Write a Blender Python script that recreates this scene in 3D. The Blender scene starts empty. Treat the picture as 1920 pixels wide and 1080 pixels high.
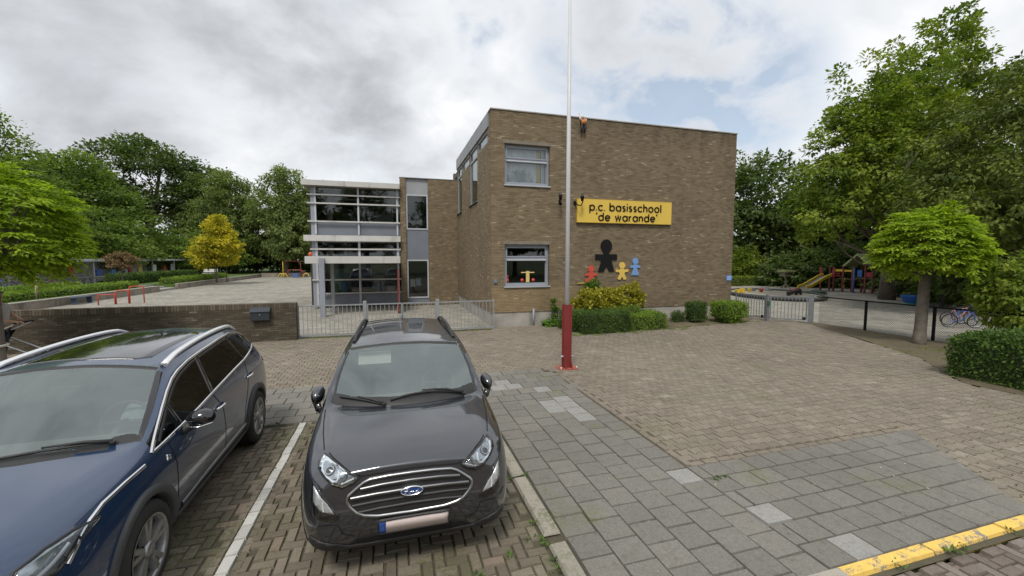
import bpy, bmesh, math, random
import numpy as np
from mathutils import Vector, Matrix
from mathutils.bvhtree import BVHTree
R = math.radians
rng = np.random.default_rng(7)
random.seed(7)
scene = bpy.context.scene
COL = scene.collection

# ------------------------------------------------------------------ camera, sky, sun, exposure
cam_d = bpy.data.cameras.new('camera'); cam = bpy.data.objects.new('camera', cam_d); COL.objects.link(cam)
cam_d.sensor_width = 36.0; cam_d.lens = 14.4375; cam_d.clip_start = 0.05; cam_d.clip_end = 3000
cam.location = (0, 0, 2.5); cam.rotation_euler = (R(90 - 4.1596), 0, R(-16.1797))
scene.camera = cam
scene.view_settings.view_transform = 'Standard'; scene.view_settings.look = 'None'
scene.view_settings.exposure = 0.1; scene.view_settings.gamma = 1.0
scene.cycles.use_denoising = True
scene.cycles.max_bounces = 8; scene.cycles.transparent_max_bounces = 12
scene.cycles.sample_clamp_indirect = 6.0

SUN_EL, SUN_AZ = R(56), R(205)
sl = bpy.data.lights.new('sun', 'SUN'); sl.energy = 2.3; sl.angle = R(14); sl.color = (1.0, 0.95, 0.86)
sun = bpy.data.objects.new('sun', sl); COL.objects.link(sun)
sdir = Vector((math.sin(SUN_AZ) * math.cos(SUN_EL), math.cos(SUN_AZ) * math.cos(SUN_EL), math.sin(SUN_EL)))
sun.rotation_euler = sdir.to_track_quat('Z', 'Y').to_euler()
sun.location = (0, 0, 30)

class NT:
    """small helper for node trees"""
    def __init__(s, nt): s.nt = nt; s.n = nt.nodes; s.l = nt.links
    def add(s, t, **kw):
        nd = s.n.new(t)
        for k, v in kw.items(): setattr(nd, k, v)
        return nd
    def link(s, a, b): s.l.new(a, b)
    def val(s, sock, v):
        if hasattr(v, 'is_output') or isinstance(v, bpy.types.NodeSocket): s.l.new(v, sock)
        else: sock.default_value = v
    def math(s, op, a, b=0.0, c=None, clamp=False):
        nd = s.add('ShaderNodeMath', operation=op, use_clamp=clamp)
        s.val(nd.inputs[0], a); s.val(nd.inputs[1], b)
        if c is not None: s.val(nd.inputs[2], c)
        return nd.outputs[0]
    def mix(s, fac, a, b, blend='MIX'):
        nd = s.add('ShaderNodeMix', data_type='RGBA', blend_type=blend)
        s.val(nd.inputs['Factor'], fac)
        s.val(nd.inputs[6], a if not isinstance(a, tuple) else (*a[:3], 1)); s.val(nd.inputs[7], b if not isinstance(b, tuple) else (*b[:3], 1))
        return nd.outputs[2]
    def noise(s, vec, scale, detail=3, rough=0.55, dist=0.0):
        nd = s.add('ShaderNodeTexNoise'); s.l.new(vec, nd.inputs['Vector'])
        nd.inputs['Scale'].default_value = scale; nd.inputs['Detail'].default_value = detail
        nd.inputs['Roughness'].default_value = rough; nd.inputs['Distortion'].default_value = dist
        return nd.outputs['Fac']
    def maprange(s, v, a, b, c=0.0, d=1.0, smooth=True):
        nd = s.add('ShaderNodeMapRange', interpolation_type='SMOOTHSTEP' if smooth else 'LINEAR')
        s.val(nd.inputs['Value'], v)
        for k, q in zip(('From Min', 'From Max', 'To Min', 'To Max'), (a, b, c, d)): s.val(nd.inputs[k], q)
        return nd.outputs['Result']
    def ramp(s, fac, stops, const=False):
        nd = s.add('ShaderNodeValToRGB'); s.l.new(fac, nd.inputs[0]); cr = nd.color_ramp
        if const: cr.interpolation = 'CONSTANT'
        while len(cr.elements) < len(stops): cr.elements.new(0.5)
        for e, (p, c) in zip(cr.elements, stops): e.position = p; e.color = (*c[:3], 1)
        return nd.outputs[0]
    def mapping(s, vec, scale=(1, 1, 1), loc=(0, 0, 0)):
        nd = s.add('ShaderNodeMapping'); s.l.new(vec, nd.inputs[0])
        nd.inputs['Scale'].default_value = scale; nd.inputs['Location'].default_value = loc
        return nd.outputs[0]

world = bpy.data.worlds.new('World'); scene.world = world; world.use_nodes = True
def build_world():
    t = NT(world.node_tree); t.n.clear()
    out = t.add('ShaderNodeOutputWorld'); bg = t.add('ShaderNodeBackground'); bg.inputs['Strength'].default_value = 0.1
    t.link(bg.outputs[0], out.inputs[0])
    sky = t.add('ShaderNodeTexSky', sky_type='NISHITA'); sky.sun_disc = False
    sky.sun_elevation = SUN_EL; sky.sun_rotation = SUN_AZ; sky.air_density = 1.0; sky.dust_density = 1.5; sky.ozone_density = 1.0
    tc = t.add('ShaderNodeTexCoord'); d = tc.outputs['Generated']
    sep = t.add('ShaderNodeSeparateXYZ'); t.link(d, sep.inputs[0])
    zz = t.math('ADD', t.math('MAXIMUM', sep.outputs[2], 0.0), 0.60)
    comb = t.add('ShaderNodeCombineXYZ')
    t.link(t.math('DIVIDE', sep.outputs[0], zz), comb.inputs[0]); t.link(t.math('DIVIDE', sep.outputs[1], zz), comb.inputs[1])
    p = comb.outputs[0]
    # cloud deck: sky directions in which it is thin (blue), heavy (grey) or bright
    def spot(dirv, r_in, r_out):
        v = Vector(dirv).normalized()
        vm = t.add('ShaderNodeVectorMath', operation='DOT_PRODUCT'); t.link(d, vm.inputs[0]); vm.inputs[1].default_value = v
        return t.maprange(vm.outputs['Value'], math.cos(R(r_out)), math.cos(R(r_in)))
    warp = t.noise(p, 1.6, 4, 0.6)
    n1 = t.noise(p, 2.6, 8, 0.54, 0.2)
    n2 = t.noise(t.mapping(p, loc=(3.7, 1.9, 5.0)), 1.7, 7, 0.55, 0.2)
    n3 = t.noise(t.mapping(p, (1, 1.2, 1), (9.1, 4.2, 2.0)), 4.6, 9, 0.56, 0.3)
    shade = t.math('MULTIPLY_ADD', t.math('SUBTRACT', n2, 0.5), 0.9, 0.62)
    shade = t.math('ADD', shade, t.math('MULTIPLY', t.math('SUBTRACT', n3, 0.5), 1.55))
    for (dv, a, b, k) in SPOTS_SHADE:
        m = t.math('MULTIPLY', spot(dv, a, b), t.maprange(n1, 0.30, 0.58))
        shade = t.math('MULTIPLY_ADD', m, k, shade)
    col = t.ramp(shade, [(0.0, (4.6, 4.75, 5.0)), (0.25, (5.8, 6.0, 6.3)), (0.50, (7.2, 7.45, 7.8)), (0.75, (8.5, 8.7, 8.95)), (1.0, (10.2, 10.2, 10.2))])
    blue = t.math('MULTIPLY', t.maprange(t.math('SUBTRACT', n3, t.math('MULTIPLY', n1, 0.25)), 0.36, 0.52), 0.12)
    for (dv, a, b, k) in SPOTS_BLUE:
        m = t.math('MULTIPLY', spot(dv, a, b), t.maprange(t.math('MULTIPLY_ADD', n3, 0.7, t.math('MULTIPLY', n1, 0.3)), 0.42, 0.60))
        blue = t.math('ADD', blue, t.math('MULTIPLY', m, k))
    blue = t.math('MINIMUM', blue, 0.85)
    skyc = t.mix(0.35, t.mix(1.0, sky.outputs[0], (1.55, 1.45, 1.3), 'MULTIPLY'), (6.4, 7.5, 9.0))
    fin = t.mix(blue, col, skyc)
    t.link(fin, bg.inputs['Color'])
SPOTS_SHADE = [((-0.123, 0.885, 0.449), 2, 16, -0.56), ((-0.477, 0.811, 0.34), 2, 15, -0.38), ((-0.036, 0.973, 0.228), 2, 9, -0.30),
               ((0.131, 0.894, 0.429), 2, 12, 0.34), ((-0.277, 0.925, 0.26), 2, 13, 0.20), ((0.838, 0.436, 0.328), 3, 20, 0.22), ((0.428, 0.82, 0.379), 3, 14, 0.10)]
SPOTS_BLUE = [((0.56, 0.74, 0.37), 4, 20, 0.55), ((0.183, 0.843, 0.506), 1, 5, 1.0), ((0.53, 0.744, 0.407), 1, 9, 0.8), ((0.154, 0.896, 0.416), 0.5, 4, 0.7), ((0.673, 0.669, 0.317), 2, 10, 0.35), ((0.40, 0.80, 0.45), 2, 9, 0.4)]
build_world()

# ------------------------------------------------------------------ mesh helpers
class MB:
    def __init__(s): s.v = []; s.f = []; s.m = []; s.sm = []
    def add(s, verts, faces, mi=0, smooth=False):
        o = len(s.v); s.v += [tuple(v) for v in verts]
        for f in faces: s.f.append(tuple(i + o for i in f)); s.m.append(mi); s.sm.append(smooth)
        return s
    def box(s, x0, y0, z0, x1, y1, z1, mi=0):
        if x1 < x0: x0, x1 = x1, x0
        if y1 < y0: y0, y1 = y1, y0
        if z1 < z0: z0, z1 = z1, z0
        return s.add([(x0, y0, z0), (x1, y0, z0), (x1, y1, z0), (x0, y1, z0), (x0, y0, z1), (x1, y0, z1), (x1, y1, z1), (x0, y1, z1)],
                     [(0, 3, 2, 1), (4, 5, 6, 7), (0, 1, 5, 4), (1, 2, 6, 5), (2, 3, 7, 6), (3, 0, 4, 7)], mi)
    def quad(s, a, b, c, d, mi=0, smooth=False): return s.add([a, b, c, d], [(0, 1, 2, 3)], mi, smooth)
    def tube(s, pts, r, n=8, mi=0, closed=False, cap=True, sx=1.0):
        pts = [Vector(p) for p in pts]; k = len(pts)
        rs = r if isinstance(r, (list, tuple)) else [r] * k
        vs = []; up = None
        for i, p in enumerate(pts):
            if closed: t = pts[(i + 1) % k] - pts[i - 1]
            elif i == 0: t = pts[1] - pts[0]
            elif i == k - 1: t = pts[-1] - pts[-2]
            else: t = (pts[i + 1] - pts[i]).normalized() + (pts[i] - pts[i - 1]).normalized()
            if t.length < 1e-9: t = Vector((0, 0, 1))
            t.normalize()
            if up is None:
                a = Vector((0, 0, 1)) if abs(t.z) < 0.9 else Vector((0, 1, 0))
                up = (a - t * a.dot(t)).normalized()
            else:
                up = (up - t * up.dot(t))
                if up.length < 1e-6: up = t.orthogonal()
                up.normalize()
            sd = t.cross(up)
            for j in range(n):
                an = 2 * math.pi * j / n
                vs.append(p + (up * math.cos(an) + sd * math.sin(an) * sx) * rs[i])
        fs = []
        for i in range(k if closed else k - 1):
            a, b = i * n, ((i + 1) % k) * n
            for j in range(n): fs.append((a + j, a + (j + 1) % n, b + (j + 1) % n, b + j))
        s.add(vs, fs, mi, True)
        if cap and not closed:
            o = len(s.v) - len(vs)
            s.f.append(tuple(o + j for j in reversed(range(n)))); s.m.append(mi); s.sm.append(False)
            s.f.append(tuple(o + (k - 1) * n + j for j in range(n))); s.m.append(mi); s.sm.append(False)
        return s
    def lathe(s, prof, c=(0, 0, 0), axis='z', n=24, mi=0, smooth=True, closed=False):
        c = Vector(c); vs = []; k = len(prof)
        for (r, h) in prof:
            for j in range(n):
                a = 2 * math.pi * j / n; u, w = r * math.cos(a), r * math.sin(a)
                vs.append(c + (Vector((u, w, h)) if axis == 'z' else Vector((h, u, w)) if axis == 'x' else Vector((w, h, u))))
        fs = []
        for i in range(k if closed else k - 1):
            a, b = i * n, ((i + 1) % k) * n
            for j in range(n): fs.append((a + j, a + (j + 1) % n, b + (j + 1) % n, b + j))
        return s.add(vs, fs, mi, smooth)
    def prism(s, poly, a, b, plane='xz', mi=0):
        """extrude a 2d polygon; plane xz -> along y, xy -> along z, yz -> along x"""
        def P(p, h): return (p[0], h, p[1]) if plane == 'xz' else (p[0], p[1], h) if plane == 'xy' else (h, p[0], p[1])
        n = len(poly); vs = [P(p, a) for p in poly] + [P(p, b) for p in poly]
        fs = [tuple(range(n)), tuple(reversed(range(n, 2 * n)))] + [(i, i + n, (i + 1) % n + n, (i + 1) % n) for i in range(n)]
        return s.add(vs, fs, mi)
    def mesh(s, name):
        me = bpy.data.meshes.new(name); me.from_pydata(s.v, [], s.f)
        me.polygons.foreach_set('material_index', s.m); me.polygons.foreach_set('use_smooth', s.sm)
        me.update(); return me
    def build(s, name, mats, parent=None, bevel=0.0, recalc=True, loc=None, rot=None, seg=2):
        me = s.mesh(name)
        if recalc:
            bm = bmesh.new(); bm.from_mesh(me); bmesh.ops.recalc_face_normals(bm, faces=bm.faces); bm.to_mesh(me); bm.free()
        return link(name, me, mats, parent, bevel, loc, rot, seg)
def link(name, me, mats, parent=None, bevel=0.0, loc=None, rot=None, seg=2):
    for m in (mats if isinstance(mats, (list, tuple)) else [mats]): me.materials.append(m)
    o = bpy.data.objects.new(name, me); COL.objects.link(o)
    if parent: o.parent = parent
    if loc: o.location = loc
    if rot: o.rotation_euler = rot
    if bevel:
        b = o.modifiers.new('edge', 'BEVEL'); b.width = bevel; b.segments = seg; b.limit_method = 'ANGLE'; b.angle_limit = R(40)
        b.harden_normals = False
    return o
def thing(name, label, cat, loc=(0, 0, 0), rz=0.0, group=None):
    o = bpy.data.objects.new(name, None); COL.objects.link(o); o.location = loc; o.rotation_euler = (0, 0, rz)
    o.empty_display_size = 0.2
    return tag(o, label, cat, group)
def tag(o, label, cat, group=None):
    o['label'] = label; o['category'] = cat
    if group: o['group'] = group
    return o
def kind(o, k): o['kind'] = k; return o
def copy_tree(o, parent=None):
    c = o.copy(); COL.objects.link(c)
    if parent: c.parent = parent
    for ch in list(o.children): copy_tree(ch, c)
    return c
def np_mesh(name, V, F, attr=None):
    """fast mesh from numpy: V (n,3), F (m,k) all the same size; attr = per vertex float"""
    me = bpy.data.meshes.new(name); k = F.shape[1]
    me.vertices.add(len(V)); me.vertices.foreach_set('co', np.ascontiguousarray(V, np.float32).ravel())
    me.loops.add(F.size); me.loops.foreach_set('vertex_index', np.ascontiguousarray(F, np.int32).ravel())
    me.polygons.add(len(F)); me.polygons.foreach_set('loop_start', np.arange(0, F.size, k, dtype=np.int32))
    me.polygons.foreach_set('loop_total', np.full(len(F), k, np.int32))
    if attr is not None:
        a = me.attributes.new('rnd', 'FLOAT', 'POINT'); a.data.foreach_set('value', np.ascontiguousarray(attr, np.float32))
    me.polygons.foreach_set('use_smooth', np.zeros(len(F), bool))
    me.update(calc_edges=True); me.validate()
    return me

# ------------------------------------------------------------------ materials
def new_mat(name):
    m = bpy.data.materials.new(name); m.use_nodes = True; t = NT(m.node_tree)
    return m, t, t.n['Principled BSDF']
def mat(name, c, rough=0.6, metal=0.0, var=0.0, scale=6.0, coat=0.0, spec=0.5, bump=0.0, bscale=60.0, dirt=None, coat_rough=0.04, gvar=0.0):
    """plain procedural material: base colour with soft noise variation, optional grime and bump"""
    m, t, b = new_mat(name)
    tc = t.add('ShaderNodeTexCoord').outputs['Object']
    if var:
        n = t.noise(tc, scale, 5, 0.6)
        lo = tuple(x * (1 - var) for x in c); hi = tuple(min(1, x * (1 + var)) for x in c)
        col = t.ramp(n, [(0.28, lo), (0.72, hi)])
        if dirt:
            n2 = t.noise(t.mapping(tc, (1, 1, 0.25)), scale * 0.6, 6, 0.65)
            col = t.mix(t.maprange(n2, dirt[1], dirt[1] + 0.16), col, dirt[0])
        t.link(col, b.inputs['Base Color'])
    else: b.inputs['Base Color'].default_value = (*c, 1)
    b.inputs['Roughness'].default_value = rough; b.inputs['Metallic'].default_value = metal
    b.inputs['Specular IOR Level'].default_value = spec
    if coat: b.inputs['Coat Weight'].default_value = coat; b.inputs['Coat Roughness'].default_value = coat_rough
    if gvar: t.link(t.maprange(t.noise(tc, scale * 3, 4), 0.3, 0.7, max(0.02, rough - gvar), rough + gvar), b.inputs['Roughness'])
    if bump:
        bn = t.add('ShaderNodeBump'); bn.inputs['Strength'].default_value = bump; bn.inputs['Distance'].default_value = 0.01
        t.link(t.noise(tc, bscale, 4, 0.6), bn.inputs['Height']); t.link(bn.outputs[0], b.inputs['Normal'])
    return m
def brick_mat(name, stops, mortar, bw=0.205, bh=0.0575, ms=0.006, mode='wall', stain=None, patch=None, streak=0.32):
    m, t, b = new_mat(name)
    tc = t.add('ShaderNodeTexCoord').outputs['Object']
    sep = t.add('ShaderNodeSeparateXYZ'); t.link(tc, sep.inputs[0]); X, Y, Z = sep.outputs
    cb = t.add('ShaderNodeCombineXYZ')
    if mode == 'wall': t.link(t.math('ADD', X, Y), cb.inputs[0]); t.link(Z, cb.inputs[1])
    elif mode == 'cap': t.link(t.math('ADD', X, Y), cb.inputs[0]); t.link(t.math('ADD', Z, 0.03), cb.inputs[1])
    else: t.link(X, cb.inputs[0]); t.link(Y, cb.inputs[1])
    br = t.add('ShaderNodeTexBrick'); t.link(cb.outputs[0], br.inputs['Vector'])
    br.inputs['Color1'].default_value = (0, 0, 0, 1); br.inputs['Color2'].default_value = (1, 1, 1, 1); br.inputs['Mortar'].default_value = (0.5, 0.5, 0.5, 1)
    br.inputs['Scale'].default_value = 1.0; br.inputs['Brick Width'].default_value = bw; br.inputs['Row Height'].default_value = bh
    br.inputs['Mortar Size'].default_value = ms; br.inputs['Mortar Smooth'].default_value = 0.15
    br.offset = 0.5 if mode != 'cap' else 0.0
    rv = t.math('MULTIPLY_ADD', t.math('SUBTRACT', t.noise(tc, 2.6, 6, 0.65), 0.5), 0.38, br.outputs['Color'])
    col = t.ramp(rv, stops)
    if patch: # newer, yellower courses in one part of the wall
        (px1, pz1, pc) = patch
        msk = t.math('MULTIPLY', t.maprange(X, px1, px1 + 0.25, 1, 0), t.maprange(Z, pz1, pz1 + 0.03, 1, 0))
        msk = t.math('MULTIPLY', msk, t.maprange(Y, 0.02, 0.06, 1, 0))
        col = t.mix(msk, col, t.mix(0.45, t.mix(1.0, col, (1.4, 1.32, 1.15), 'MULTIPLY'), pc))
    fine = t.noise(tc, 38, 4, 0.65)
    col = t.mix(t.maprange(fine, 0.3, 0.7, 0.0, 0.22), col, t.mix(1.0, col, (0.62, 0.6, 0.58), 'MULTIPLY'))
    col = t.mix(t.math('MULTIPLY', br.outputs['Fac'], 0.92), col, mortar)
    st = t.noise(t.mapping(tc, (1, 1, 0.35)), 0.8, 6, 0.62)
    col = t.mix(t.maprange(st, 0.48, 0.72, 0.0, streak), col, t.mix(1.0, col, (0.5, 0.49, 0.5), 'MULTIPLY'))
    if stain: # grime washed down from the roof edge, ragged
        z0, z1, k = stain
        rag = t.math('MULTIPLY_ADD', t.noise(t.mapping(tc, (1.3, 1.3, 0.16)), 1.4, 7, 0.7), 3.4, t.math('SUBTRACT', Z, 1.7))
        xm = t.maprange(X, 3.0, 9.0, 0.35, 1.0)
        col = t.mix(t.math('MULTIPLY', t.maprange(t.math('MULTIPLY_ADD', t.noise(tc, .5, 5, .6), 2.5, X), 2.6, 5.2), .55), col, t.mix(1.0, col, (0.86, 0.87, 0.92), 'MULTIPLY'))
        col = t.mix(t.math('MULTIPLY', t.maprange(rag, z0, z1, 0.0, k), xm), col, t.mix(1.0, col, (0.36, 0.35, 0.37), 'MULTIPLY'))
    t.link(col, b.inputs['Base Color']); b.inputs['Roughness'].default_value = 0.9; b.inputs['Specular IOR Level'].default_value = 0.2
    bn = t.add('ShaderNodeBump'); bn.inputs['Strength'].default_value = 0.6; bn.inputs['Distance'].default_value = 0.008
    t.link(t.math('MULTIPLY_ADD', fine, 0.35, t.math('SUBTRACT', 1.0, br.outputs['Fac'])), bn.inputs['Height']); t.link(bn.outputs[0], b.inputs['Normal'])
    return m
def paver_mat(name, stops, moss=None, rough=0.9, speck=0.5, spscale=70):
    """for pavers that are real pieces: per-piece tone from the mesh attribute, stains, grit and moss"""
    m, t, b = new_mat(name)
    tc = t.add('ShaderNodeTexCoord').outputs['Object']
    at = t.add('ShaderNodeAttribute'); at.attribute_name = 'rnd'
    col = t.ramp(at.outputs['Fac'], stops)
    big = t.noise(tc, 0.42, 7, 0.68)
    col = t.mix(t.maprange(big, 0.38, 0.66, 0.0, 0.36), col, t.mix(1.0, col, (0.62, 0.61, 0.6), 'MULTIPLY'))
    g = t.noise(tc, spscale, 5, 0.75)
    col = t.mix(t.maprange(g, 0.30, 0.72, 0.0, speck), col, t.mix(1.0, col, (1.75, 1.72, 1.65), 'MULTIPLY'))
    g2 = t.noise(tc, spscale * 0.23, 6, 0.7)
    col = t.mix(t.maprange(g2, 0.5, 0.72, 0.0, 0.5), col, t.mix(1.0, col, (0.55, 0.54, 0.52), 'MULTIPLY'))
    if moss:
        mm = t.math('MULTIPLY', t.maprange(t.noise(tc, 0.9, 5, 0.6), moss[1], moss[1] + 0.12), t.maprange(t.noise(tc, 22, 5, 0.7), 0.42, 0.6))
        col = t.mix(t.math('MULTIPLY', mm, 0.7), col, moss[0])
    t.link(col, b.inputs['Base Color']); b.inputs['Roughness'].default_value = rough; b.inputs['Specular IOR Level'].default_value = 0.25
    bn = t.add('ShaderNodeBump'); bn.inputs['Strength'].default_value = 0.5; bn.inputs['Distance'].default_value = 0.004
    t.link(g, bn.inputs['Height']); t.link(bn.outputs[0], b.inputs['Normal'])
    return m
def leaf_mat(name, stops, trans=0.35, rough=0.55):
    m, t, b = new_mat(name)
    at = t.add('ShaderNodeAttribute'); at.attribute_name = 'rnd'
    col = t.ramp(at.outputs['Fac'], stops)
    t.link(col, b.inputs['Base Color']); b.inputs['Roughness'].default_value = rough; b.inputs['Specular IOR Level'].default_value = 0.3
    tr = t.add('ShaderNodeBsdfTranslucent'); t.link(t.mix(1.0, col, (1.15, 1.25, 0.6), 'MULTIPLY'), tr.inputs['Color'])
    mx = t.add('ShaderNodeMixShader'); mx.inputs[0].default_value = trans
    t.link(b.outputs[0], mx.inputs[1]); t.link(tr.outputs[0], mx.inputs[2]); t.link(mx.outputs[0], t.n['Material Output'].inputs[0])
    return m
def glass_mat(name, tint, refl=0.08, rough=0.01, opaque=0.0, body=(0.02, 0.02, 0.02), gcol=(.95, 1, 1)):
    """window pane: fresnel-like mirror of the surroundings over a tinted see-through sheet"""
    m, t, b = new_mat(name); t.n.remove(b)
    lw = t.add('ShaderNodeLayerWeight'); lw.inputs['Blend'].default_value = 0.22
    gl = t.add('ShaderNodeBsdfGlossy'); gl.inputs['Roughness'].default_value = rough; gl.inputs['Color'].default_value = (*gcol, 1)
    tr = t.add('ShaderNodeBsdfTransparent'); tr.inputs['Color'].default_value = (*tint, 1)
    df = t.add('ShaderNodeBsdfDiffuse'); df.inputs['Color'].default_value = (*body, 1)
    m1 = t.add('ShaderNodeMixShader'); m1.inputs[0].default_value = opaque; t.link(tr.outputs[0], m1.inputs[1]); t.link(df.outputs[0], m1.inputs[2])
    m2 = t.add('ShaderNodeMixShader')
    t.link(t.math('ADD', t.math('MULTIPLY', lw.outputs['Fresnel'], 0.85), refl, clamp=True), m2.inputs[0])
    t.link(m1.outputs[0], m2.inputs[1]); t.link(gl.outputs[0], m2.inputs[2]); t.link(m2.outputs[0], t.n['Material Output'].inputs[0])
    return m
# ------------------------------------------------------------------ ground, paving, kerbs (the setting)
def flat(name, poly, z, m, knd='structure'):
    mb = MB(); mb.add([(x, y, z) for x, y in poly], [tuple(range(len(poly)))])
    return kind(mb.build(name, m), knd)
def inside(poly, X, Y):
    c = np.zeros(len(X), bool); n = len(poly)
    for i in range(n):
        (x1, y1), (x2, y2) = poly[i], poly[(i + 1) % n]
        if y1 == y2: continue
        k = ((y1 > Y) != (y2 > Y)) & (X < (x2 - x1) * (Y - y1) / (y2 - y1) + x1); c ^= k
    return c
def ground_mat(name, c1, c2, c3, scale, rough=0.95, tile=None, fine=40):
    m, t, b = new_mat(name)
    tc = t.add('ShaderNodeTexCoord').outputs['Object']
    col = t.ramp(t.noise(tc, scale, 8, 0.65), [(0.3, c1), (0.55, c2), (0.75, c3)])
    f = t.noise(tc, fine, 5, 0.7)
    col = t.mix(t.maprange(f, 0.32, 0.7, 0, 0.5), col, t.mix(1.0, col, (0.6, 0.6, 0.58), 'MULTIPLY'))
    h = f
    if tile:
        br = t.add('ShaderNodeTexBrick'); t.link(tc, br.inputs['Vector']); br.inputs['Scale'].default_value = 1
        br.inputs['Brick Width'].default_value = tile; br.inputs['Row Height'].default_value = tile; br.inputs['Mortar Size'].default_value = 0.006
        br.inputs['Color1'].default_value = (0.78, 0.78, 0.78, 1); br.inputs['Color2'].default_value = (1.12, 1.1, 1.06, 1); br.inputs['Mortar'].default_value = (0.5, 0.5, 0.46, 1)
        col = t.mix(1.0, col, br.outputs['Color'], 'MULTIPLY')
        h = t.math('MULTIPLY_ADD', f, 0.4, t.math('SUBTRACT', 1.0, br.outputs['Fac']))
    t.link(col, b.inputs['Base Color']); b.inputs['Roughness'].default_value = rough; b.inputs['Specular IOR Level'].default_value = 0.2
    bn = t.add('ShaderNodeBump'); bn.inputs['Strength'].default_value = 0.5; bn.inputs['Distance'].default_value = 0.01
    t.link(h, bn.inputs['Height']); t.link(bn.outputs[0], b.inputs['Normal'])
    return m
M_earth = ground_mat('earth_and_grass', (0.05, 0.065, 0.03), (0.07, 0.085, 0.035), (0.09, 0.10, 0.05), 0.4)
M_bed = ground_mat('jointing_sand', (0.075, 0.07, 0.05), (0.11, 0.10, 0.07), (0.07, 0.085, 0.035), 2.2)
M_yard = ground_mat('concrete_yard_tiles', (0.27, 0.255, 0.225), (0.34, 0.325, 0.29), (0.40, 0.38, 0.34), 0.5, tile=0.3)
M_soil = ground_mat('bare_soil', (0.105, 0.085, 0.058), (0.15, 0.125, 0.085), (0.09, 0.105, 0.045), 1.1, fine=26)
M_lawn = ground_mat('lawn', (0.07, 0.12, 0.03), (0.10, 0.16, 0.04), (0.13, 0.18, 0.05), 0.8)
M_street = brick_mat('street_bricks', [(0.0, (0.13, 0.095, 0.08)), (0.5, (0.18, 0.135, 0.115)), (1.0, (0.23, 0.185, 0.16))], (0.10, 0.09, 0.07), 0.21, 0.105, 0.008, 'ground')

flat('ground', [(-900, -900), (900, -900), (900, 900), (-900, 900)], -0.10, M_earth)
flat('schoolyard', [(-17.0, 13.0), (70, 13.0), (70, 62), (-17.0, 62)], -0.030, M_yard)
flat('side_yard', [(13.5, -2), (60, -2), (60, 12.99), (13.5, 12.99)], -0.030, M_yard)
flat('street', [(-80, -9), (80, -9), (80, 2.13), (-80, 2.13)], -0.060, M_street)
flat('paving_bed', [(-80, 2.13), (15.6, 2.13), (15.6, 12.98), (-80, 12.98)], -0.020, M_bed)
flat('paving_bed_strip', [(-17, 12.985), (15.35, 12.985), (15.35, 14.3), (-17, 14.3)], -0.016, M_bed)

def pieces(name, C, W, H, rnd, m, z=0.0, bev=0.006, drop=0.028, knd='structure', tilt=0.004, zj=0.0025):
    """many rectangular pavers as one surface: top face, worn edges, slight tilt. C (n,2), W,H (n,)"""
    n = len(C); b = bev
    zc = z + rng.normal(0, zj, n)
    tx, ty = rng.normal(0, tilt, n), rng.normal(0, tilt, n)
    V = np.zeros((n, 8, 3)); sg = np.array([(-1, -1), (1, -1), (1, 1), (-1, 1)], float)
    for k in range(4):
        for ring, ins, dz in ((0, 0.0, -drop), (1, b, 0.0)):
            dx = sg[k, 0] * (W / 2 - ins * 1.0); dy = sg[k, 1] * (H / 2 - ins * 1.0)
            if ring == 1: dx = dx + rng.normal(0, b * 0.22, n); dy = dy + rng.normal(0, b * 0.22, n)
            V[:, ring * 4 + k, 0] = C[:, 0] + dx; V[:, ring * 4 + k, 1] = C[:, 1] + dy
            V[:, ring * 4 + k, 2] = zc + dz + (tx * dx + ty * dy if ring else 0)
    f = np.array([(4, 5, 6, 7)] + [(k, (k + 1) % 4, (k + 1) % 4 + 4, k + 4) for k in range(4)])
    F = (f[None] + (np.arange(n) * 8)[:, None, None]).reshape(-1, 4)
    me = np_mesh(name, V.reshape(-1, 3), F, np.repeat(rnd, 8))
    return kind(link(name, me, m), knd)

# parking bay: bricks laid in herringbone
def herringbone(x0, x1, y0, y1, a=0.096, keep=None):
    cs, ws, hs = [], [], []
    nx, ny = int((x1 - x0) / a) + 6, int((y1 - y0) / a) + 6
    for j in range(-2, ny):
        for i in range(-2, nx):
            k = (i - j) % 4
            if k == 0: cs.append((x0 + (i + 1.0) * a, y0 + (j + 0.5) * a)); ws.append(2 * a); hs.append(a)
            elif k == 2: cs.append((x0 + (i + 0.5) * a, y0 + (j + 0.0) * a + 0.0)); ws.append(a); hs.append(2 * a)
    c = np.array(cs); w = np.array(ws) - 0.0065; h = np.array(hs) - 0.0065
    ok = (c[:, 0] - w / 2 > x0 - .004) & (c[:, 0] + w / 2 < x1 + .004) & (c[:, 1] - h / 2 > y0 - .004) & (c[:, 1] + h / 2 < y1 + .004)
    if keep is not None: ok &= keep(c)
    return c[ok], w[ok], h[ok]
M_bay = paver_mat('bay_bricks', [(0.0, (0.120, 0.104, 0.080)), (0.6, (0.160, 0.140, 0.109)), (0.93, (0.190, 0.167, 0.132)), (1.0, (0.20, 0.158, 0.125))], ((0.10, 0.115, 0.045), 0.47))
c, w, h = herringbone(-7.6, 1.235, 2.14, 6.74, keep=lambda c: ~((c[:, 0] > -1.50) & (c[:, 0] < -1.22)))
c = c + rng.normal(0, 0.0022, c.shape)
pieces('parking_bay', c, w, h, rng.random(len(c)), M_bay, bev=0.008)
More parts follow.
